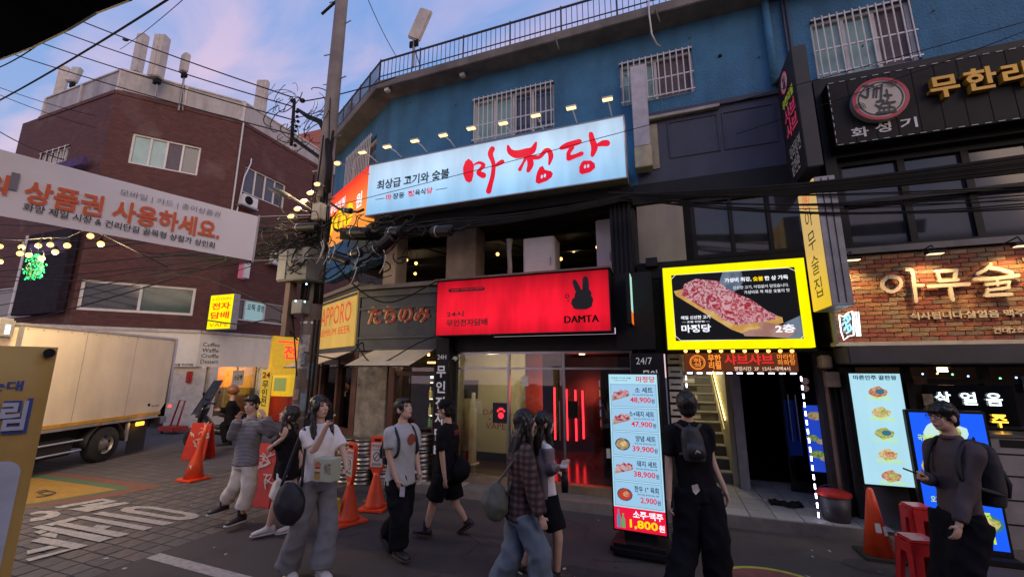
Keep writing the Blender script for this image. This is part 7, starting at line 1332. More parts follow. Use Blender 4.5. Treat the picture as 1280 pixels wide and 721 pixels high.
for i, (nm_, pr_, xx) in enumerate(cards):
    zt = 1.83-.272*i; zb_ = zt-.255
    b = MB(); P4 = [(.018, zt), (lw-.018, zt), (lw-.018, zb_), (.018, zb_)]
    MB().fb(LFr, .02, lw-.02, zb_, zt, .0005, .001).build('card', L_card, ls)
    for j in range(4): stroke(b, [P4[j], P4[(j+1) % 4]], [.004, .004], lambda x, z, d: LFr.p(x, z, .0015+.0002*j), k=1)
    b.build('card_border', L_cb, ls)
    tl_(nm_, xx, .50, zt-.095, zt-.03, P_nv, bold=.02); tl_('등심 200g, 갈비살 200g, 차돌', .27, .50, zt-.127, zt-.108, P_nv); tl_(pr_, .24 if len(pr_) > 5 else .30, .475, zt-.215, zt-.145, P_red, bold=.02); tl_('원', .48, .515, zt-.21, zt-.16, P_nv)
    u_, z_ = .13, zt-.135
    if i in (0, 1, 3):
        MB().add([LFr.p(u_+x, z_+z, .002) for x, z in ((-.10, -.06), (.10, -.0), (.11, .03), (-.10, -.03))], [(0, 1, 2, 3)]).build('board_print', E_wb, ls)
        b = MB(); n = 16; b.add([LFr.p(u_+.10*(1+.15*math.sin(j*2.3))*math.cos(6.2832*j/n), z_+.02+.045*(1+.25*math.cos(j*3.1))*math.sin(6.2832*j/n)+.02*math.cos(6.2832*j/n), .003) for j in range(n)], [tuple(range(n))]); b.build('dish_print', E_meat, ls)
    else: dish(LFr, u_, z_, .002, .075, .06, ls, E_wb if i == 2 else lit('beef_red', (.6, .06, .03), .8), E_f3 if i == 2 else E_f1, lit('plate_dark', (.04, .09, .16), .8))
tl_('소주·맥주', .21, .53, lz0+.135, lz0+.215, L_white, bold=.05); tl_('1,800', .17, .47, lz0+.02, lz0+.12, L_ylw, bold=.05); tl_('원', .48, .54, lz0+.03, lz0+.10, L_white, bold=.03)
for x, hh_, col in ((.05, .19, (.1, .3, .5)), (.10, .15, (.15, .45, .15))): b = MB(); b.add([LFr.p(x+dx, lz0+.02+dz*hh_, .002) for dx, dz in ((-.02, 0), (.02, 0), (.02, .6), (.008, .75), (.008, 1), (-.008, 1), (-.008, .75), (-.02, .6))], [tuple(range(8))]); b.build('bottle_print', lit('bottle_print_%d' % int(x*100), col, .8), ls)
# ---- yellow banner stand close to the camera on the left
yb2 = thing('banner_stand', (-3.3, .6, 0), 'weathered yellow banner stand with blue outlined letters at the left frame edge', 'banner'); YBF = Frame(-2.98, 1.25, math.sin(R(25)), math.cos(R(25)))
M_yb = mat('banner_ochre', (.74, .46, .12), .6, col2=(.62, .37, .09), scale=2.5, bump=.35, bscale=6, stain=.25)
a = YBF.uz(73, 434); b = MB(); n = 10; vs = [YBF.p(a[0]-1.1*(1-j/n), a[1]*(1-k_/8)+.05*k_/8, .012*math.sin(j*.9+k_*.7)) for j in range(n+1) for k_ in range(9)]; b.add(vs, [(j*9+k_, (j+1)*9+k_, (j+1)*9+k_+1, j*9+k_+1) for j in range(n) for k_ in range(8)]); o = b.build('banner_sheet', M_yb, yb2, smooth=True); md = o.modifiers.new('t', 'SOLIDIFY'); md.thickness = .006
M_cob = mat('print_cobalt', (.05, .09, .32), .6); M_pw2 = mat('print_lilac_white', (.58, .58, .64), .6)
def yt(s, px0, py0, px1, py1, m_, d, **k): u0_, u1_, z0_, z1_ = YBF.rect(px0, py0, px1, py1, d); return ftext(s, YBF, u0_, u1_, z0_, z1_, d, m_, yb2, **k)
yt('순대', -16, 476, 28, 488, M_cob, .02, bold=.04); yt('크림', -44, 500, 33, 541, M_cob, .02, bold=.13); yt('크림', -42, 503, 29, 537, M_pw2, .03, bold=.04)
q0, q1 = YBF.uz(-60, 574, .02), YBF.uz(29, 574, .02); b = MB(); 
n = 6; zt = q1[1]; ut = q1[0]; pts = [YBF.p(ut-.9, zt, .02)]+[YBF.p(ut-.06+.06*math.sin(math.pi/2*i/n), zt-.06+.06*math.cos(math.pi/2*i/n), .02) for i in range(n+1)]+[YBF.p(ut, .1, .02), YBF.p(ut-.9, .1, .02)]; b.poly(pts); b.build('white_field', M_pw2, yb2)
b = MB(); e = YBF.uz(62, 441, .02); b.tube([YBF.p(e[0], e[1], .0), YBF.p(e[0], e[1], .04)], .022, 12); b.build('eyelet', M_black, yb2); b = MB(); b.tube([YBF.p(a[0]-.02, .0, -.05), YBF.p(a[0]-.03, a[1]-.02, -.03)], .012, 8); b.tube([YBF.p(a[0]-.03, a[1]-.02, -.03), YBF.p(a[0]-1.1, a[1]-.02, -.03)], .012, 8); b.tube([YBF.p(a[0]-.1, .03, -.5), YBF.p(a[0]-.03, .9, -.04)], .012, 8); b.build('stand_frame', M_und, yb2)
# ---- right hand side: plain cone, stools, bucket, umbrella-like bag
q = G(1105, 700); P = Vector((q.x, q.y+.1, 0)); t_ = thing('traffic_cone', P, 'plain orange traffic cone with two stickers beside the red stools', 'traffic cone'); MB().box(P.x-.19, P.x+.19, P.y-.19, P.y+.19, 0, .03).build('base', M_und, t_, bevel=.01); b = MB(); b.tube([P+Vector((0, 0, .03)), P+Vector((0, 0, .68)), P+Vector((0, 0, .70))], [.135, .033, .02], 22); b.build('cone_body', M_or, t_, smooth=True)
for a_, z in ((-1.9, .27), (-1.15, .24)):
    b = MB(); r0, r1 = .135-.155*(z-.03)+.003, .135-.155*(z+.06)+.003; n = 5; lo = [P+Vector((r0*math.cos(a_+.14*j), r0*math.sin(a_+.14*j), z)) for j in range(n)]; hi = [P+Vector((r1*math.cos(a_+.14*j), r1*math.sin(a_+.14*j), z+.09)) for j in range(n)]; b.add(lo+hi, [(j, j+1, n+j+1, n+j) for j in range(n-1)]); b.build('sticker', M_st_w, t_)
M_stool = mat('stool_red', (.5, .02, .025), .35, var=.1, coat=.2)
def stool(p, rz, h, lab):
    t_ = thing('plastic_stool', p, lab, 'stool', 'red plastic stools'); P = Vector(p); w0, w1 = (.15, .12) if h < .5 else (.125, .105)
    b = MB(); b.box(P.x-w1, P.x+w1, P.y-w1, P.y+w1, h-.035, h); b.build('seat', M_stool, t_, bevel=.015)
    for sx_ in (-1, 1):
        for sy_ in (-1, 1):
            b = MB()
            for ax in (0, 1):
                x0, y0, x1, y1 = sx_*w0, sy_*w0, sx_*w1, sy_*w1; wv = Vector((-sx_*.075, 0, 0)) if ax else Vector((0, -sy_*.075, 0)); wt = Vector((-sx_*.085, 0, 0)) if ax else Vector((0, -sy_*.085, 0)); tv_ = Vector((0, -sy_*.01, 0)) if ax else Vector((-sx_*.01, 0, 0))
                A_, B2 = P+Vector((x0, y0, 0)), P+Vector((x1*.99, y1*.99, h-.03)); b.add([A_, A_+wv, A_+wv+tv_, A_+tv_, B2, B2+wt, B2+wt+tv_, B2+tv_], [(0, 1, 2, 3), (4, 5, 6, 7), (0, 1, 5, 4), (1, 2, 6, 5), (2, 3, 7, 6), (3, 0, 4, 7)])
            b.build('leg', M_stool, t_)
    b = MB()
    for s_ in (-1, 1): b.box(P.x-w1, P.x+w1, P.y+s_*w1-.006, P.y+s_*w1+.006, h-.13, h-.034); b.box(P.x+s_*w1-.006, P.x+s_*w1+.006, P.y-w1+.007, P.y+w1-.007, h-.13, h-.036)
    b.build('apron', M_stool, t_); t_.rotation_euler = (0, 0, rz); return t_
q = G(1143, 738); stool((2.13, 5.36, 0), R(8), .46, 'front red plastic stool beside the orange cone'); stool((2.42, 5.98, .0), R(8), .60, 'rear red plastic stool between the two menu screens')
q = G(1051, 654, .15); P = Vector((q.x, q.y+.12, .15)); t_ = thing('bucket', P, 'grey bucket with red lid on the tiles near the right post', 'bucket'); b = MB(); b.tube([P, P+Vector((0, 0, .3))], [.14, .175], 20); b.build('bucket_body', mat('bucket_grey', (.04, .04, .05), .5), t_, smooth=True); MB().tube([P+Vector((0, 0, .301)), P+Vector((0, 0, .33)), P+Vector((0, 0, .35))], [.19, .19, .14], 20).build('lid', M_rd, t_); b = MB(); b.tube([P+Vector((.19*math.cos(a_), 0, .3+.12*math.sin(a_))) for a_ in [math.pi*i/8 for i in range(9)]], .006, 5); b.build('handle', M_und, t_)
q = G(985, 632, .15); t_ = thing('folded_mat', q, 'crumpled black cloth lying on the white tiles by the glass door', 'cloth'); b = MB(); rr = random.Random(4); n = 9; vs = [Vector((q.x-.22+.05*i, q.y-.1+.045*j+.04*math.sin(i), .158+.03*abs(math.sin(i*1.7+j*2.1)))) for i in range(n) for j in range(6)]; b.add(vs, [(i*6+j, (i+1)*6+j, (i+1)*6+j+1, i*6+j+1) for i in range(n-1) for j in range(5)]); o = b.build('cloth_sheet', M_blackm, t_, smooth=True); o.modifiers.new('t', 'SOLIDIFY').thickness = .01
# ================================================================= PEOPLE
FH = Vector((-math.sin(YAW), math.cos(YAW), 0)); RV = Vector((math.cos(YAW), math.sin(YAW), 0)); ZV = Vector((0, 0, 1))
M_skin = mat('skin_light', (.58, .37, .28), .55, var=.06, scale=10, spec=.35); M_skin.node_tree.nodes['Principled BSDF'].inputs['Subsurface Weight'].default_value = .08
M_hair = mat('hair_black', (.012, .010, .010), .42, var=.4, scale=30); M_eye = mat('eye_dark', (.02, .015, .012), .2, var=0); M_lip = mat('lips', (.34, .10, .09), .5, var=0)
def remeshed(mb, name, m, parent, voxel=.012, wr=0.0, wsc=7.0, groove=None, sm=2, label=None, stretch=(1, 1, .55)):
    o = mb.build(name, m, parent, smooth=True); md = o.modifiers.new('r', 'REMESH'); md.mode = 'VOXEL'; md.voxel_size = voxel; md.use_smooth_shade = True
    dg = bpy.context.evaluated_depsgraph_get(); dg.update(); me = bpy.data.meshes.new_from_object(o.evaluated_get(dg)); o.modifiers.clear(); old = o.data; o.data = me; bpy.data.meshes.remove(old); me.name = name
    if not me.materials: me.materials.append(m)
    bm = bmesh.new(); bm.from_mesh(me)
    for _ in range(sm): bmesh.ops.smooth_vert(bm, verts=bm.verts, factor=.5, use_axis_x=True, use_axis_y=True, use_axis_z=True)
    bm.normal_update()
    if wr or groove:
        for v in bm.verts:
            p = v.co; d = 0
            if wr:
                q = Vector((p.x*stretch[0], p.y*stretch[1], p.z*stretch[2]))*wsc; n1 = noise.noise(q); n2 = noise.noise(q*2.3+Vector((5, 3, 1))); d += wr*((1-abs(n1)*2.2)*.9+n2*.6)
            if groove: d += groove*noise.noise(Vector((p.x*95, p.y*95, p.z*7)))
            v.co = p+v.normal*d
    bm.to_mesh(me); bm.free(); me.polygons.foreach_set('use_smooth', [True]*len(me.polygons)); 
    if label: o['label'] = label
    return o
def smooth_path(pts, rad, k=5):
    out, ro = [], []
    for i in range(len(pts)-1):
        p0, p1, p2, p3 = pts[max(i-1, 0)], pts[i], pts[i+1], pts[min(i+2, len(pts)-1)]
        for j in range(k): t = j/k; out.append(.5*((2*p1)+(p2-p0)*t+(2*p0-5*p1+4*p2-p3)*t*t+(3*p1-p0-3*p2+p3)*t**3)); ro.append(rad[i]+(rad[i+1]-rad[i])*t)
    return out+[pts[-1]], ro+[rad[-1]]
def limb(mb, pts, rad, n=14, k=4): a, r = smooth_path([Vector(p) for p in pts], rad, k); mb.tube(a, r, n)
def hand(mb, w, d, pn, side, s=1.0, curl=.5):
    """palm, four unequal bent fingers and a thumb; d = forearm direction, pn = palm normal, side = towards the thumb"""
    d = d.normalized(); side = (side-d*side.dot(d)).normalized(); pn = d.cross(side).normalized()*(1 if d.cross(side).dot(pn) >= 0 else -1)
    c = w+d*.045*s; mb.ell(c, d*.052*s, side*.038*s, pn*.016*s, 12, 8); mb.tube([w-d*.02*s, w+d*.02*s], [.024*s, .026*s], 10)
    for i, L in enumerate((.068, .076, .072, .056)):
        b_ = w+d*.085*s+side*(.027-.018*i)*s; dirv = d.copy(); pts = [b_-d*.015*s]; p = b_; ang = 0
        for k_, f in enumerate((.45, .32, .23)):
            ang += curl*(.7+.25*i*.4); dirv = (d*math.cos(ang)+pn*math.sin(ang)).normalized(); pts.append(p); p = p+dirv*L*f*s*1.05
        pts.append(p); mb.tube(pts, [.0095*s, .0095*s, .0085*s, .008*s, .0065*s], 8)
    b_ = w+d*.03*s+side*.03*s; t1 = (d*.6+side*.75+pn*.25).normalized(); t2 = (d*.9+side*.25+pn*.4).normalized(); mb.tube([b_-side*.012*s, b_+t1*.03*s, b_+t1*.03*s+t2*.032*s], [.013*s, .011*s, .008*s], 8)
def figure(base_px, label, J, face, look, s=1.0, top=None, bot=None, shoes=None, hair='short', build=1.0, fem=False, group=None, lean=0.0, curl=.5, extras=None):
    g = G(*base_px); D = (g-CAM).dot(FH); t_ = thing('person', (g.x, g.y, 0), label, 'person', group)
    def P(q):
        px, py = q[0], q[1]; off = q[2] if len(q) > 2 else 0.0; d = ray(px, py); return CAM+d*((D-off)/d.dot(FH))
    f = (RV*face[0]+FH*face[1]).normalized(); rt = f.cross(ZV); lk = (RV*look[0]+FH*look[1]+ZV*look[2]).normalized(); hr_ = lk.cross(ZV).normalized(); hu = hr_.cross(lk).normalized()
    neck, pel, hc = P(J['neck']), P(J['pelvis']), P(J['head']); up = (neck-pel).normalized(); sw = (.15 if fem else .172)*s*build; hw = (.085 if fem else .085)*s
    sh = {'R': neck+rt*sw-up*.075*s, 'L': neck-rt*sw-up*.075*s}; hip = {'R': pel+rt*hw, 'L': pel-rt*hw}
    L = {k: P(J[k]) for k in J if not isinstance(J[k], float)}
    # skin: head, neck, arms, hands, shins in one surface
    b = MB(); s0 = s; s = s*1.07
    b.ell(hc+hu*.018*s-lk*.012*s, hr_*.074*s, lk*.092*s, hu*.10*s, 18, 14); b.ell(hc+lk*.018*s-hu*.05*s, hr_*.054*s, lk*.062*s, hu*.062*s, 14, 10); b.ell(hc+lk*.055*s-hu*.082*s, hr_*.024*s, lk*.022*s, hu*.022*s)
    b.ell(hc+lk*.062*s-hu*.02*s, hr_*.05*s, lk*.022*s, hu*.05*s); b.tube([hc+lk*.078*s+hu*.02*s, hc+lk*.098*s-hu*.022*s, hc+lk*.08*s-hu*.03*s], [.009*s, .013*s, .012*s], 8); b.ell(hc+lk*.07*s+hu*.032*s, hr_*.052*s, lk*.014*s, hu*.012*s); b.ell(hc+lk*.078*s-hu*.058*s, hr_*.022*s, lk*.011*s, hu*.012*s)
    for sg in (-1, 1): b.ell(hc+hr_*sg*.077*s-lk*.008*s-hu*.008*s, hr_*.010*s, lk*.02*s+hu*.004, hu*.032*s, 10, 8)
    s = s0; limb(b, [hc-lk*.012*s-hu*.05*s, (hc+neck)*.5-f*.008*s-hu*.02*s, neck-up*.04*s], [.05*s, .05*s, .06*s])
    b.loft([(pel-up*.05, rt*.10*s, f*.07*s), (pel+up*.2*s, rt*.09*s, f*.07*s), (neck-up*.12*s, rt*.12*s, f*.08*s), (neck-up*.03*s, rt*.07*s, f*.05*s)], 14)
    for k in 'RL':
        el, wr = L['elbow'+k], L['wrist'+k]; limb(b, [neck.lerp(sh[k], .5)-up*.05*s, sh[k]-up*.012*s, el, wr], [.03*s, .036*s*build, .035*s, .024*s]); tgt = L.get('tip'+k, wr+(wr-el)); dd = (tgt-wr).normalized(); pn = -rt if k == 'R' else rt
        pn = (f*.4+pn*.8); hand(b, wr, dd, pn, f if abs(dd.dot(f)) < .8 else ZV, s*.95, curl)
        kn, an = L['knee'+k], L['ankle'+k]; limb(b, [hip[k], hip[k].lerp(kn, .5), kn, kn.lerp(an, .35), an], [.075*s, .068*s, .052*s, .05*s, .034*s])
    remeshed(b, 'body', M_skin, t_, .0075, sm=1)
    s = s0*1.07
    for sg in (-1, 1): b = MB(); b.ell(hc+lk*.079*s+hr_*sg*.03*s+hu*.012*s, hr_*.013*s, lk*.006*s, hu*.006*s, 8, 6); b.build('eye', M_eye, t_, smooth=True)
    b = MB(); b.ell(hc+lk*.0875*s-hu*.058*s, hr_*.02*s, lk*.005*s, hu*.006*s, 8, 6); b.build('lips', M_lip, t_, smooth=True)
    for sg in (-1, 1): MB().ell(hc+lk*.084*s+hr_*sg*.031*s+hu*.036*s, hr_*.019*s, lk*.004*s, hu*.004*s, 8, 4).build('eyebrow', M_hair, t_)
    # hair
    b = MB(); b.ell(hc+hu*.030*s-lk*.020*s, hr_*.084*s, lk*.098*s, hu*.098*s, 20, 14)
    if hair in ('short', 'cap', 'bowl'): b.ell(hc+hu*.075*s+lk*.035*s, hr_*.07*s, lk*.055*s, hu*.034*s); b.ell(hc-hu*.03*s-lk*.05*s, hr_*.07*s, lk*.05*s, hu*.06*s)
    if hair == 'bowl': b.ell(hc+hu*.055*s+lk*.0*s, hr_*.092*s, lk*.10*s, hu*.05*s)
    if hair == 'long' or hair == 'wavy':
        dn = ZV*-1; bk_ = -lk*.035*s; w_ = 1.12 if hair == 'wavy' else 1.0; hb = hc-lk*.045*s; nb_ = neck-f*.07*s-up*.0
        b.loft([(hc+hu*.02*s-lk*.03*s, hr_*.082*s, lk*.07*s), (hb-hu*.06*s, hr_*.086*s*w_, lk*.06*s), (nb_.lerp(hb, .3), rt*.095*s*w_, f*.05*s), (nb_-up*.10*s, rt*.10*s*w_, f*.042*s), (nb_-up*.20*s, rt*.09*s*w_, f*.035*s), (nb_-up*.27*s, rt*.05*s, f*.02*s)], 16)
        for sg in (-1, 1): limb(b, [hc+hu*.075*s+lk*.03*s+hr_*sg*.03*s, hc+hr_*sg*.072*s+lk*.03*s+hu*.02*s, hc+hr_*sg*.078*s+lk*.012*s-hu*.07*s, neck+rt*sg*.085*s+f*.05*s-up*.03*s, neck+rt*sg*.09*s+f*.085*s-up*.16*s], [.02*s, .026*s, .024*s, .03*s, .012*s])
        b.ell(hc+hu*.07*s+lk*.03*s, hr_*.062*s, lk*.05*s, hu*.03*s)
    remeshed(b, 'hair', M_hair, t_, .009, wr=.004, wsc=16, groove=.012, sm=1)
    if hair == 'cap':
        b = MB(); b.ell(hc+hu*.055*s-lk*.012*s, hr_*.092*s, lk*.105*s, hu*.082*s, 20, 12); b.loft([(hc+hu*.055*s+lk*.07*s, hr_*.075*s, hu*.006*s), (hc+hu*.045*s+lk*.13*s, hr_*.066*s, hu*.005*s), (hc+hu*.035*s+lk*.165*s, hr_*.03*s, hu*.004*s)], 12); b.build('cap', top['mat'] if 'capmat' not in top else top['capmat'], t_, smooth=True)
    # upper garment
    s = s0
    q = top; w = q.get('w', 1.0)*s*build*.94; b = MB(); hem = q.get('hem', .06)*s; m_w = .92 if fem else 1.0
    b.loft([(pel-up*hem, rt*.178*w*q.get('flare', 1), f*.125*w*q.get('flare', 1)), (pel+up*.05*s, rt*.17*w, f*.12*w), (pel+up*.17*s, rt*.158*w*m_w, f*.115*w*m_w), (pel.lerp(neck, .62), rt*.178*w*m_w, f*.128*w), (neck-up*.13*s, rt*.19*w*m_w, f*.12*w), (neck-up*.075*s, rt*.165*w*m_w, f*.095*w), (neck-up*.035*s, rt*.105*w, f*.075*w), (neck+up*.008*s, rt*.066*s, f*.062*s)], 24)
    sr = q.get('sleeve_r', (.066, .062, .055)); 
    for k in 'RL':
        el, wr = L['elbow'+k], L['wrist'+k]
        if q.get('sleeve', 'short') == 'short': e = sh[k].lerp(el, .72); limb(b, [neck.lerp(sh[k], .5)-up*.02*s, sh[k]-up*.004*s, sh[k].lerp(el, .4), e], [.05*w, sr[0]*w*.84, sr[1]*w*.95, sr[2]*w*1.1])
        elif q['sleeve'] == 'long': limb(b, [neck.lerp(sh[k], .5)-up*.02*s, sh[k]-up*.004*s, sh[k].lerp(el, .5), el, el.lerp(wr, .93)], [.05*w, sr[0]*w*.84, sr[0]*w*.95, sr[1]*w, sr[2]*w])
    remeshed(b, q.get('name', 'shirt'), q['mat'], t_, q.get('vox', .012), wr=q.get('wr', .009)*1.3, wsc=q.get('wsc', 8), sm=2)
    # lower garment
    q = bot; b = MB(); ln = q.get('len', .96); rr = q.get('r', (.10, .085, .07)); b.loft([(pel+up*.07*s, rt*.145*s*q.get('w', 1), f*.105*s), (pel-ZV*.0, rt*.165*s*q.get('w', 1), f*.12*s), (pel-ZV*.08*s, rt*.16*s*q.get('w', 1), f*.115*s)], 20)
    for k in 'RL':
        kn, an = L['knee'+k], L['ankle'+k]; path = [hip[k]+ZV*.02*s, hip[k].lerp(kn, .5), kn]; rad = [rr[0]*s, (rr[0]*.55+rr[1]*.45)*s, rr[1]*s]
        if ln > .5: e = kn.lerp(an, min(1.0, (ln-.5)*2)); path += [kn.lerp(e, .5), e]; rad += [(rr[1]+rr[2])/2*s, rr[2]*s]
        else: path = [hip[k]+ZV*.02*s, hip[k].lerp(kn, ln), hip[k].lerp(kn, ln*2)]; rad = [rr[0]*s, rr[0]*s, rr[1]*s]
        limb(b, path, rad, 16)
    remeshed(b, q.get('name', 'trousers'), q['mat'], t_, .012, wr=q.get('wr', .010)*1.4, wsc=q.get('wsc', 7), sm=2, stretch=(1, 1, .8))
    # shoes
    for k in 'RL':
        an = L['ankle'+k]; td = (L['toe'+k]-an) if 'toe'+k in L else f.copy(); pitch = J.get('pitch'+k, 0.0); td = Vector((td.x, td.y, 0)).normalized(); tz = (td*math.cos(pitch)-ZV*math.sin(pitch)); uz_ = (ZV*math.cos(pitch)+td*math.sin(pitch)); sd_ = td.cross(ZV)
        so = an-uz_*.075*s; b = MB(); b.loft([(so-tz*.075*s+uz_*.035*s, sd_*.02*s, uz_*.03*s), (so-tz*.06*s+uz_*.045*s, sd_*.034*s, uz_*.045*s), (so+tz*.0*s+uz_*.052*s, sd_*.04*s, uz_*.052*s), (so+tz*.07*s+uz_*.036*s, sd_*.044*s, uz_*.036*s), (so+tz*.14*s+uz_*.028*s, sd_*.047*s, uz_*.026*s), (so+tz*.185*s+uz_*.022*s, sd_*.03*s, uz_*.016*s)], 14)
        limb(b, [an+uz_*.02*s, so+uz_*.05*s], [.042*s, .042*s]); o = b.build('shoe', shoes[0], t_, smooth=True)
        b = MB(); b.loft([(so-tz*.08*s+uz_*.0, sd_*.03*s, uz_*.012*s), (so-tz*.04*s, sd_*.04*s, uz_*.014*s), (so+tz*.1*s, sd_*.05*s, uz_*.014*s), (so+tz*.175*s, sd_*.04*s, uz_*.013*s), (so+tz*.2*s+uz_*.003, sd_*.015*s, uz_*.01*s)], 14); b.build('sole', shoes[1], o, smooth=True)
        if len(shoes) > 2: b = MB(); b.tube([an+uz_*.09*s, an-uz_*.01*s], [.043*s, .043*s], 12); b.build('sock', shoes[2], t_, smooth=True)
    return t_, dict(neck=neck, pel=pel, hc=hc, f=f, rt=rt, up=up, sh=sh, L=L, P=P, lk=lk, hr=hr_, hu=hu, hip=hip)
# cloth
M_tblk = mat('cotton_black', (.009, .0085, .011), .9, var=.25, scale=6, spec=.15); M_twht = mat('cotton_white', (.80, .75, .74), .8, var=.05); M_tgrey = mat('cotton_pale_grey', (.42, .43, .45), .8, var=.06); M_pwht = mat('trousers_cream', (.62, .57, .5), .85, var=.06); M_pgry = mat('trousers_grey', (.17, .17, .185), .85, var=.12, scale=4); M_pblk = mat('trousers_black', (.008, .008, .012), .9, var=.3, spec=.15)
M_den = mat('denim_blue', (.10, .135, .19), .85, col2=(.16, .20, .26), scale=3, bump=.2, bscale=200); M_shw = mat('shoe_white', (.55, .52, .5), .5); M_shd = mat('shoe_dark', (.025, .02, .022), .5); M_sole = mat('sole_pale', (.5, .46, .42), .6); M_soled = mat('sole_dark', (.03, .03, .03), .7); M_sock = mat('sock_black', (.02, .02, .02), .9)
def striped(name, c1, c2, per, axis=2, rough=.85, plaid=False):
    m = mat(name, c1, rough, var=0); t = m.node_tree; bs_ = t.nodes['Principled BSDF']; tcn = t.nodes.new('ShaderNodeTexCoord'); w = t.nodes.new('ShaderNodeTexWave'); w.bands_direction = 'XYZ'[axis]; w.inputs['Scale'].default_value = per; w.inputs['Distortion'].default_value = .3; r = t.nodes.new('ShaderNodeValToRGB'); r.color_ramp.elements[0].position = .45; r.color_ramp.elements[1].position = .55; r.color_ramp.elements[0].color = (*c1, 1); r.color_ramp.elements[1].color = (*c2, 1)
    t.links.new(tcn.outputs['Object'], w.inputs[0]); t.links.new(w.outputs[0], r.inputs[0]); out = r.outputs[0]
    if plaid:
        w2 = t.nodes.new('ShaderNodeTexWave'); w2.bands_direction = 'X'; w2.inputs['Scale'].default_value = per*.9; r2 = t.nodes.new('ShaderNodeValToRGB'); r2.color_ramp.elements[0].color = (.5, .5, .5, 1); r2.color_ramp.elements[1].color = (1.4, 1.1, 1.1, 1); mm = t.nodes.new('ShaderNodeMixRGB'); mm.blend_type = 'MULTIPLY'; mm.inputs[0].default_value = 1; t.links.new(tcn.outputs['Object'], w2.inputs[0]); t.links.new(w2.outputs[0], r2.inputs[0]); t.links.new(out, mm.inputs[1]); t.links.new(r2.outputs[0], mm.inputs[2]); out = mm.outputs[0]
    t.links.new(out, bs_.inputs['Base Color']); return m
M_strp = striped('knit_striped', (.035, .037, .05), (.34, .33, .36), 19.0); M_plaid = striped('plaid_brown', (.035, .026, .028), (.10, .06, .055), 5.5, plaid=True)
def bag(name, label, cat, c, A, B_, C_, m, strap=None, wr=.008, pocket=None, group=None, logo=None):
    t_ = thing(name, c, label, cat, group); b = MB(); b.ell(c, A, B_, C_, 32, 24); b.ell(c+C_*.35, A*.8, B_*.7, C_*.75, 24, 18); remeshed(b, 'bag_body', m, t_, .010, wr=wr, wsc=11, sm=5)
    if strap: b = MB(); a, r = smooth_path([Vector(p) for p in strap], [.014]*len(strap), 6); b.tube(a, r, 6); b.build('strap', m, t_, smooth=True)
    return t_
def backpack(label, c, f, rt, up, s, m, K, zipm=None, scale=1.0):
    t_ = thing('backpack', c, label, 'backpack'); w, h, d = .135*s*scale, .20*s*scale, .075*s*scale; b = MB(); b.loft([(c-up*h, rt*w*.92, f*d), (c-up*h*.5, rt*w, f*d*1.2), (c+up*h*.35, rt*w*.95, f*d*1.05), (c+up*h*.85, rt*w*.75, f*d*.8), (c+up*h, rt*w*.4, f*d*.4)], 18); remeshed(b, 'pack_body', m, t_, .012, wr=.004, wsc=10, sm=3)
    b = MB(); b.loft([(c-f*d*1.25-up*h*.75, rt*w*.75, f*d*.3), (c-f*d*1.45-up*h*.3, rt*w*.8, f*d*.45), (c-f*d*1.2+up*h*.12, rt*w*.65, f*d*.2)], 14); b.build('pocket', m, t_, smooth=True)
    for k, sg in (('R', 1), ('L', -1)):
        st_ = [c+up*h*.8+rt*sg*w*.5, K['sh'][k]-K['rt']*sg*.06*s+K['up']*.055*s, K['sh'][k]-K['rt']*sg*.055*s+K['f']*.115*s-K['up']*.09*s, K['sh'][k]-K['rt']*sg*.04*s+K['f']*.09*s-K['up']*.24*s, c-up*h*.6+rt*sg*w*.9]
        b = MB(); a, r = smooth_path([Vector(p) for p in st_], [.017*s]*5, 5); b.tube(a, r, 6); b.build('strap', m, t_, smooth=True)
    b = MB(); b.tube([c+up*h*1.0, c+up*h*1.15+f*.01, c+up*h*1.0+f*.04], .008, 6); b.build('handle', m, t_); return t_
# 1 striped top, hands at the shoulders
P1, K1 = figure((296, 657), 'person in striped top and wide cream trousers, hands raised to the shoulders', dict(head=(314, 506), neck=(314, 523), pelvis=(307, 576), elbowR=(291, 545, .06), wristR=(297, 524, .18), tipR=(302, 514, .2), elbowL=(342, 541, .02), wristL=(331, 521, .14), tipL=(326, 511, .16), kneeR=(296, 604, .0), ankleR=(279, 631, -.12), kneeL=(311, 611, .06), ankleL=(301, 644, .05)),
    (-.45, -.9), (.1, -1, -.05), 1.0, dict(mat=M_strp, sleeve='long', w=1.12, sleeve_r=(.068, .066, .055), hem=.04), dict(mat=M_pwht, len=.86, r=(.092, .088, .09), wr=.006), (M_shd, M_sole, M_sock), 'short')
# 2 black tee, looking up left
P2, K2 = figure((338, 668), 'woman in loose black tee and pale shorts looking up to the left', dict(head=(361, 519), neck=(361, 536), pelvis=(358, 590), elbowR=(376, 572, -.15), wristR=(368, 590, -.1), elbowL=(336, 562, .16), wristL=(353, 548, .22), tipL=(356, 541, .22), kneeR=(362, 628, -.1), ankleR=(366, 655, -.1), kneeL=(345, 628, .08), ankleL=(336, 658, .04)),
    (-.8, -.6), (-.85, -.4, .35), .97, dict(mat=M_tblk, w=1.22, hem=.06), dict(mat=M_pwht, len=.42, r=(.11, .105, .1), name='shorts'), (M_shw, M_sole), 'long', fem=True)
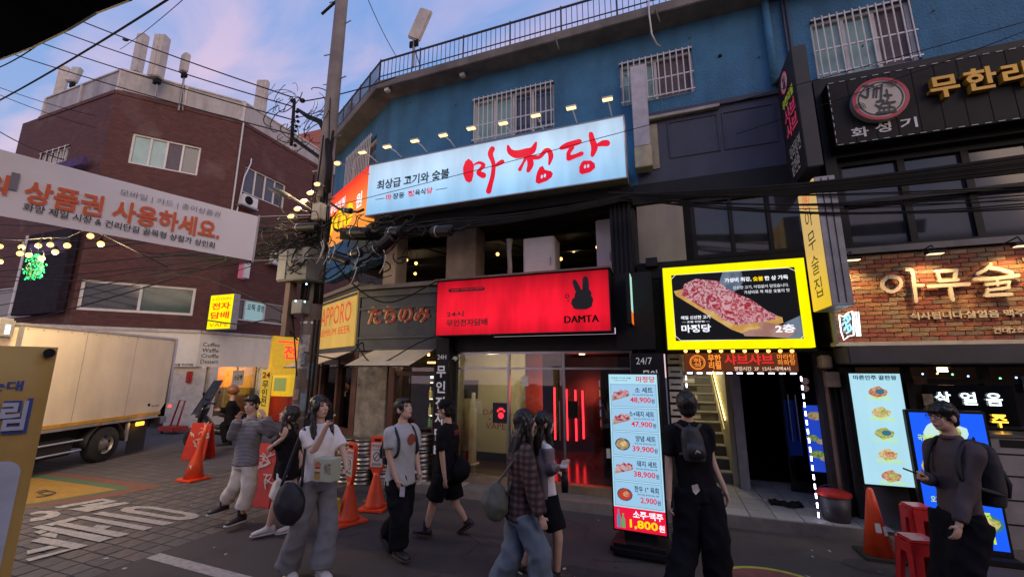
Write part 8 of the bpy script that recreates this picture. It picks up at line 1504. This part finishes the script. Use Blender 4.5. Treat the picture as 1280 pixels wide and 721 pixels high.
# 3 white tee woman with burger box
P3, K3 = figure((396, 722), 'woman in white tee and wide grey jeans raising a hand to her mouth', dict(head=(400, 509), neck=(400, 530), pelvis=(398, 600), elbowR=(391, 564, .12), wristR=(408, 533, .2), tipR=(413, 521, .2), elbowL=(430, 566, -.06), wristL=(433, 586, .06), tipL=(427, 592, .14), kneeR=(374, 657, .1), ankleR=(360, 708, .0), kneeL=(410, 657, .0), ankleL=(402, 709, .05)),
    (.75, -.65), (.85, -.5, .12), .98, dict(mat=M_twht, w=1.06, hem=-.01, sleeve_r=(.062, .06, .058)), dict(mat=M_pgry, len=1.0, r=(.095, .092, .118), wr=.009), (M_shw, M_sole), 'wavy', fem=True)
bx = K3['P']((405, 586, .20)); t_ = thing('burger_box', bx, 'pale green takeaway box printed with a burger, held by the woman in white', 'box'); d1 = (RV*.95-FH*.25).normalized(); d2 = Vector((-d1.y, d1.x, 0)); e0, e1 = K3['P']((389, 601, .26)), K3['P']((421, 572, .26)); hh = (e1.z-e0.z)*.98; wwd = (e1-e0).dot(d1)*1.0
BXF = Frame(e0.x, e0.y, d1.x, d1.y); MB().fb(BXF, 0, wwd, e0.z, e0.z+hh, -.14, 0).build('carton', mat('box_pale_green', (.42, .46, .34), .6, var=.05), t_, bevel=.005)
for (a, c, e, g, cc_) in ((.10, .44, .10, .24, (.45, .2, .06)), (.09, .45, .26, .34, (.15, .35, .05)), (.11, .43, .35, .44, (.4, .04, .03)), (.09, .45, .46, .54, (.55, .45, .3)), (.12, .42, .56, .64, (.35, .03, .03))):
    b = MB(); n = 14; cu, cz = wwd*(a+c)/2, e0.z+hh*(e+g)/2; ru, rz = wwd*(c-a)/2, hh*(g-e)*.7; b.add([BXF.p(cu+ru*math.cos(6.2832*i/n), cz+rz*math.sin(6.2832*i/n), .002+.0008*e) for i in range(n)], [tuple(range(n))]); b.build('burger_print', mat('print_%d' % int(e*100), cc_, .6, var=.1), t_)
b = MB(); n = 14; b.add([BXF.p(wwd*.27+wwd*.17*math.cos(math.pi*i/n), e0.z+hh*.68+hh*.2*math.sin(math.pi*i/n), .003) for i in range(n+1)], [tuple(range(n+1))]); b.build('burger_print', mat('print_bun', (.5, .14, .05), .6), t_); ftext('MATE', BXF, wwd*.62, wwd*.93, e0.z+hh*.35, e0.z+hh*.8, .003, mat('print_brown', (.2, .05, .03), .6), t_, bold=.03)
# phone at the mouth
ph = thing('phone', K3['P']((412, 519, .24)), 'small dark phone in the raised hand of the woman in white', 'phone'); q = K3['P']((413, 518, .24)); b = MB(); b.box(q.x-.01, q.x+.01, q.y-.035, q.y+.035, q.z-.05, q.z+.05); b.build('phone_body', M_black, ph, bevel=.004)
c = K3['P']((362, 630, .18)); bag('shoulder_bag', 'big slouchy navy shoulder bag hanging from the woman in white', 'bag', c, RV*.14+ZV*.05, FH*.08, ZV*.18-RV*.05, mat('nylon_navy', (.012, .012, .02), .6, var=.3), [c+ZV*.16-RV*.10, K3['sh']['R']+K3['up']*.05+FH*-.02, c+ZV*.16+RV*.10], .006)
# 4 white tee man with backpack
P4_, K4 = figure((503, 697), 'man in pale grey tee and black trousers looking up, phone in hand', dict(head=(505, 511), neck=(503, 530), pelvis=(501, 598), elbowR=(486, 567, .14), wristR=(496, 600, .18), tipR=(501, 612, .2), elbowL=(520, 566, -.12), wristL=(524, 590, -.04), tipL=(525, 602, 0), kneeR=(500, 645, .12), ankleR=(498, 685, .08), kneeL=(504, 640, -.05), ankleL=(483, 668, -.12), pitchL=.5),
    (.75, -.65), (.8, -.45, .3), 1.0, dict(mat=M_tgrey, w=1.08, hem=.05), dict(mat=M_pblk, len=.98, r=(.105, .10, .095)), (M_shd, M_soled), 'short')
q = K4['P']((503, 614, .24)); t_ = thing('phone', q, 'pale phone held low by the man in the grey tee', 'phone'); b = MB(); b.box(q.x-.035, q.x+.035, q.y-.006, q.y+.006, q.z-.055, q.z+.055); b.build('phone_body', mat('phone_pale', (.5, .5, .55), .2), t_, bevel=.006)
c = K4['neck']-K4['up']*.24-K4['f']*.17; backpack('black backpack on the back of the man in the grey tee', c, K4['f'], K4['rt'], K4['up'], 1.0, mat('pack_black', (.018, .018, .024), .7, var=.3), K4)
q = K4['neck']-K4['up']*.15+K4['f']*.142; b = MB(); n = 14; b.add([q+K4['rt']*(.055*math.cos(6.2832*i/n)-.03)+K4['up']*.06*math.sin(6.2832*i/n)+K4['f']*.004*math.cos(6.2832*i/n) for i in range(n)], [tuple(range(n))]); o = b.build('shirt_print', mat('print_rust', (.3, .06, .03), .7), P4_)
# 5 black shorts man with cap and crossbody bag
P5, K5 = figure((531, 673), 'man in cap, black tee and black shorts striding left past the pillar', dict(head=(557, 512), neck=(560, 529), pelvis=(558, 592), elbowR=(566, 566, -.1), wristR=(562, 590, -.1), elbowL=(553, 571, .17), wristL=(556, 597, .18), tipL=(556, 608, .18), kneeR=(570, 630, -.08), ankleR=(583, 651, -.12), kneeL=(541, 630, .06), ankleL=(533, 660, .02), pitchR=.6),
    (-.9, .4), (-.95, .3, -.02), .97, dict(mat=M_tblk, w=1.1, hem=.05, capmat=M_tblk), dict(mat=M_pblk, len=.40, r=(.11, .11, .105), name='shorts'), (M_shd, M_soled, M_sock), 'cap')
c = K5['P']((575, 588, .05)); bag('crossbody_bag', 'large black soft bag on the back of the man in shorts', 'bag', c, RV*.13+ZV*.02, FH*.11, ZV*.135, M_tblk, [c+ZV*.1, K5['sh']['L']+K5['up']*.05, c+ZV*.08-RV*.1])
q = K5['neck']-K5['up']*.10-K5['f']*.135; b = MB(); b.loft([(q-K5['rt']*.06, K5['up']*.03, K5['f']*.006), (q+K5['rt']*.06, K5['up']*.03, K5['f']*.006)], 10); b.build('shirt_print', mat('print_dark_red', (.16, .02, .04), .7), P5)
# 6 plaid shirt woman
P6, K6 = figure((655, 738), 'woman with long straight hair in plaid shirt and wide blue jeans', dict(head=(657, 528), neck=(652, 551), pelvis=(650, 640), elbowR=(664, 602, .18), wristR=(676, 645, .22), tipR=(682, 662, .22), elbowL=(646, 600, -.15), wristL=(640, 640, -.1), kneeR=(674, 690, .1), ankleR=(676, 735, .05), kneeL=(640, 692, -.02), ankleL=(624, 728, -.1)),
    (.92, .3), (.95, .2, -.02), .98, dict(mat=M_plaid, sleeve='long', w=1.1, hem=.05, flare=1.05, sleeve_r=(.07, .072, .062), wr=.009), dict(mat=M_den, len=1.0, r=(.10, .105, .112), wr=.01), (M_shw, M_sole), 'long', fem=True)
c = K6['P']((619, 627, .06)); bag('sling_bag', 'grey green crescent sling bag behind the woman in plaid', 'bag', c, RV*.125-ZV*.05, FH*.09, ZV*.155+RV*.03, mat('bag_grey_green', (.10, .105, .09), .75, var=.15, bump=.2, bscale=60), [c+ZV*.14, K6['sh']['R']+K6['up']*.06, c+ZV*.05+RV*.1], .012)
# 7 her friend with white top
P7, K7 = figure((700, 727), 'woman in white top, grey cardigan and black shorts holding a phone', dict(head=(681, 529), neck=(677, 550), pelvis=(681, 621), elbowR=(686, 588, .14), wristR=(697, 583, .25), tipR=(704, 581, .28), elbowL=(676, 590, -.16), wristL=(690, 590, -.1), kneeR=(697, 668, .1), ankleR=(696, 715, .02), kneeL=(672, 668, -.1), ankleL=(654, 706, -.2), pitchL=.5),
    (.9, .35), (.95, .2, 0), .95, dict(mat=M_twht, w=1.0, hem=-.05, wr=.004), dict(mat=M_pblk, len=.42, r=(.10, .10, .095), name='shorts'), (M_shd, M_sole), 'long', fem=True)
b = MB(); sh_ = K7['sh']; 
for k in 'RL': limb(b, [sh_[k]+K7['up']*.02, sh_[k].lerp(K7['L']['elbow'+k], .5), K7['L']['elbow'+k], K7['L']['elbow'+k].lerp(K7['L']['wrist'+k], .85)], [.062, .062, .055, .048])
b.loft([(K7['pel']+K7['up']*.02-K7['f']*.06, K7['rt']*.16, K7['f']*.05), (K7['neck']-K7['up']*.2-K7['f']*.05, K7['rt']*.165, K7['f']*.07), (K7['neck']-K7['up']*.05-K7['f']*.02, K7['rt']*.14, K7['f']*.07)], 16); remeshed(b, 'cardigan', mat('cardigan_mauve', (.2, .16, .18), .85, var=.1), P7, .012, wr=.006, sm=2)
q = K7['P']((706, 580, .3)); t_ = thing('phone', q, 'phone in a pale case held out by the woman in black shorts', 'phone'); b = MB(); b.box(-.04, .04, -.07, .07, -.006, .006); mx_ = Matrix.Translation(q) @ Matrix.Rotation(.3, 4, 'X'); b.v = [mx_ @ v for v in b.v]; b.build('phone_body', mat('case_pale', (.5, .45, .42), .4), t_, bevel=.006)
q = K7['P']((706, 602, .3)); t_ = thing('wrist_pouch', q, 'small dark pouch dangling below the phone of the woman in shorts', 'pouch'); b = MB(); b.loft([(q-ZV*.09, RV*.03, FH*.01), (q, RV*.035, FH*.015), (q+ZV*.09, RV*.025, FH*.008)], 12); b.tube([q+ZV*.09, q+ZV*.16], .004, 5); b.build('pouch_body', M_black, t_, smooth=True)
# 8 man in black from behind with a small backpack
P8_, K8 = figure((872, 752), 'man in black seen from behind with a small black backpack', dict(head=(858, 507), neck=(859, 527), pelvis=(872, 612), elbowR=(889, 572, .0), wristR=(906, 612, .05), tipR=(911, 628, .06), elbowL=(836, 580, .0), wristL=(836, 622, .05), tipL=(836, 636, .06), kneeR=(894, 672, .06), ankleR=(900, 740, .0), kneeL=(858, 672, -.05), ankleL=(846, 735, .05)),
    (.1, 1.0), (.25, 1.0, -.02), 1.02, dict(mat=M_tblk, w=1.02, hem=.08), dict(mat=M_pblk, len=1.0, r=(.112, .115, .112), wr=.01), (M_shd, M_soled), 'short')
c = K8['neck']-K8['up']*.17-K8['f']*.17-K8['rt']*.03; bp8 = backpack('small black backpack on the man seen from behind', c, K8['f'], K8['rt'], K8['up'], .9, mat('pack_charcoal', (.028, .028, .035), .6, var=.3), K8, scale=.82)
b = MB()
for i in range(3): stroke(b, [(-.022+.004*i, .006*i), (-.005, .014+.005*i), (.018, .002+.004*i)], [.006]*3, lambda x, z, d, c=c: c-K8['f']*(.118)+K8['rt']*x+K8['up']*(z-.06), k=4)
b.build('emblem', M_shw, bp8); q = K8['P']((869, 611, .16)); t_ = thing('tissue_pack', q, 'white paper sticking out of the back pocket of the man in black', 'paper'); b = MB(); b.add([q+RV*x+ZV*z+FH*y for x, y, z in ((-.03, 0, .03), (.02, -.01, .045), (.045, .01, -.01), (.0, 0, -.045), (-.02, .01, -.02))], [(0, 1, 2, 3, 4)]); o = b.build('sheet', MATS['paper_white'], t_); o.modifiers.new('t', 'SOLIDIFY').thickness = .004
q = K8['neck']-K8['up']*.045-K8['f']*.105; MB().ell(q, K8['rt']*.012, K8['f']*.004, K8['up']*.007).build('neck_label', M_shw, P8_)
# 9 man in brown jacket with glasses
P9, K9 = figure((1199, 772), 'man in brown jacket and glasses walking left with a dark backpack', dict(head=(1178, 521), neck=(1190, 546), pelvis=(1201, 648), elbowR=(1170, 598, -.14), wristR=(1156, 597, -.02), tipR=(1148, 594, .0), elbowL=(1208, 612, .13), wristL=(1199, 655, .17), tipL=(1196, 671, .18), kneeR=(1186, 708, -.08), ankleR=(1176, 762, -.1), kneeL=(1206, 710, .08), ankleL=(1210, 765, .05)),
    (-1.0, -.15), (-1.0, -.15, -.03), 1.02, dict(mat=mat('jacket_brown', (.065, .046, .052), .75, var=.15, scale=4), sleeve='long', w=.90, hem=.09, flare=1.03, sleeve_r=(.07, .066, .055), name='jacket', wr=.012, wsc=5), dict(mat=M_pblk, len=1.0, r=(.12, .11, .10)), (M_shd, M_soled), 'bowl')
hc, lk, hr_, hu = K9['hc'], K9['lk'], K9['hr'], K9['hu']; b = MB()
for sg in (-1, 1): b.tube([hc+lk*.098+hr_*(sg*.034+.026*math.cos(6.2832*i/16))+hu*(.012+.022*math.sin(6.2832*i/16)) for i in range(17)], .0025, 5, False); b.tube([hc+lk*.096+hr_*sg*.06+hu*.014, hc+hr_*sg*.082-lk*.005+hu*.012], .0025, 5)
b.tube([hc+lk*.1-hr_*.009+hu*.014, hc+lk*.1+hr_*.009+hu*.014], .0025, 5); b.build('glasses', M_black, P9)
b = MB(); limb(b, [K9['neck']+K9['rt']*.06+K9['f']*.03, K9['neck']+K9['f']*.085, K9['neck']-K9['rt']*.06+K9['f']*.03], [.02, .02, .02]); limb(b, [K9['neck']+K9['rt']*.06+K9['f']*.03, K9['neck']-K9['f']*.06, K9['neck']-K9['rt']*.06+K9['f']*.03], [.024, .024, .024]); remeshed(b, 'collar', MATS['jacket_brown'], P9, .01, sm=1)
c = K9['neck']-K9['up']*.30-K9['f']*.24; backpack('large black backpack on the man in the brown jacket', c, K9['f'], K9['rt'], K9['up'], 1.1, mat('pack_black2', (.014, .013, .02), .7, var=.3), K9, scale=1.15)
a, c = K9['P']((1150, 593, .02)), K9['P']((1129, 585, .02)); t_ = thing('selfie_stick', a, 'thin dark stick held out by the man in the brown jacket', 'stick'); MB().tube([a+(a-c)*.3, c], .007, 8).build('stick_shaft', M_black, t_)
# 10 scooter rider seen behind the striped top
q = G(280, 560); 
P10, K10 = figure((284, 562), 'dark clothed rider with a brown helmet sitting on the scooter', dict(head=(291, 489), neck=(290, 501), pelvis=(288, 528), elbowR=(283, 512, .1), wristR=(275, 512, .2), elbowL=(296, 512, -.15), wristL=(282, 512, -.1), kneeR=(280, 532, .15), ankleR=(282, 552, .15), kneeL=(284, 532, -.1), ankleL=(286, 552, -.1)),
    (-.8, -.55), (-.7, -.7, 0), 1.0, dict(mat=M_tblk, sleeve='long', w=1.2), dict(mat=M_pblk, len=1.0, r=(.1, .09, .07)), (M_shd, M_soled), 'short')
hc, lk, hr_, hu = K10['hc'], K10['lk'], K10['hr'], K10['hu']; MB().ell(hc+hu*.035-lk*.01, hr_*.13, lk*.145, hu*.13, 20, 14).build('helmet', mat('helmet_brown', (.30, .12, .04), .35, coat=.5), P10, smooth=True)
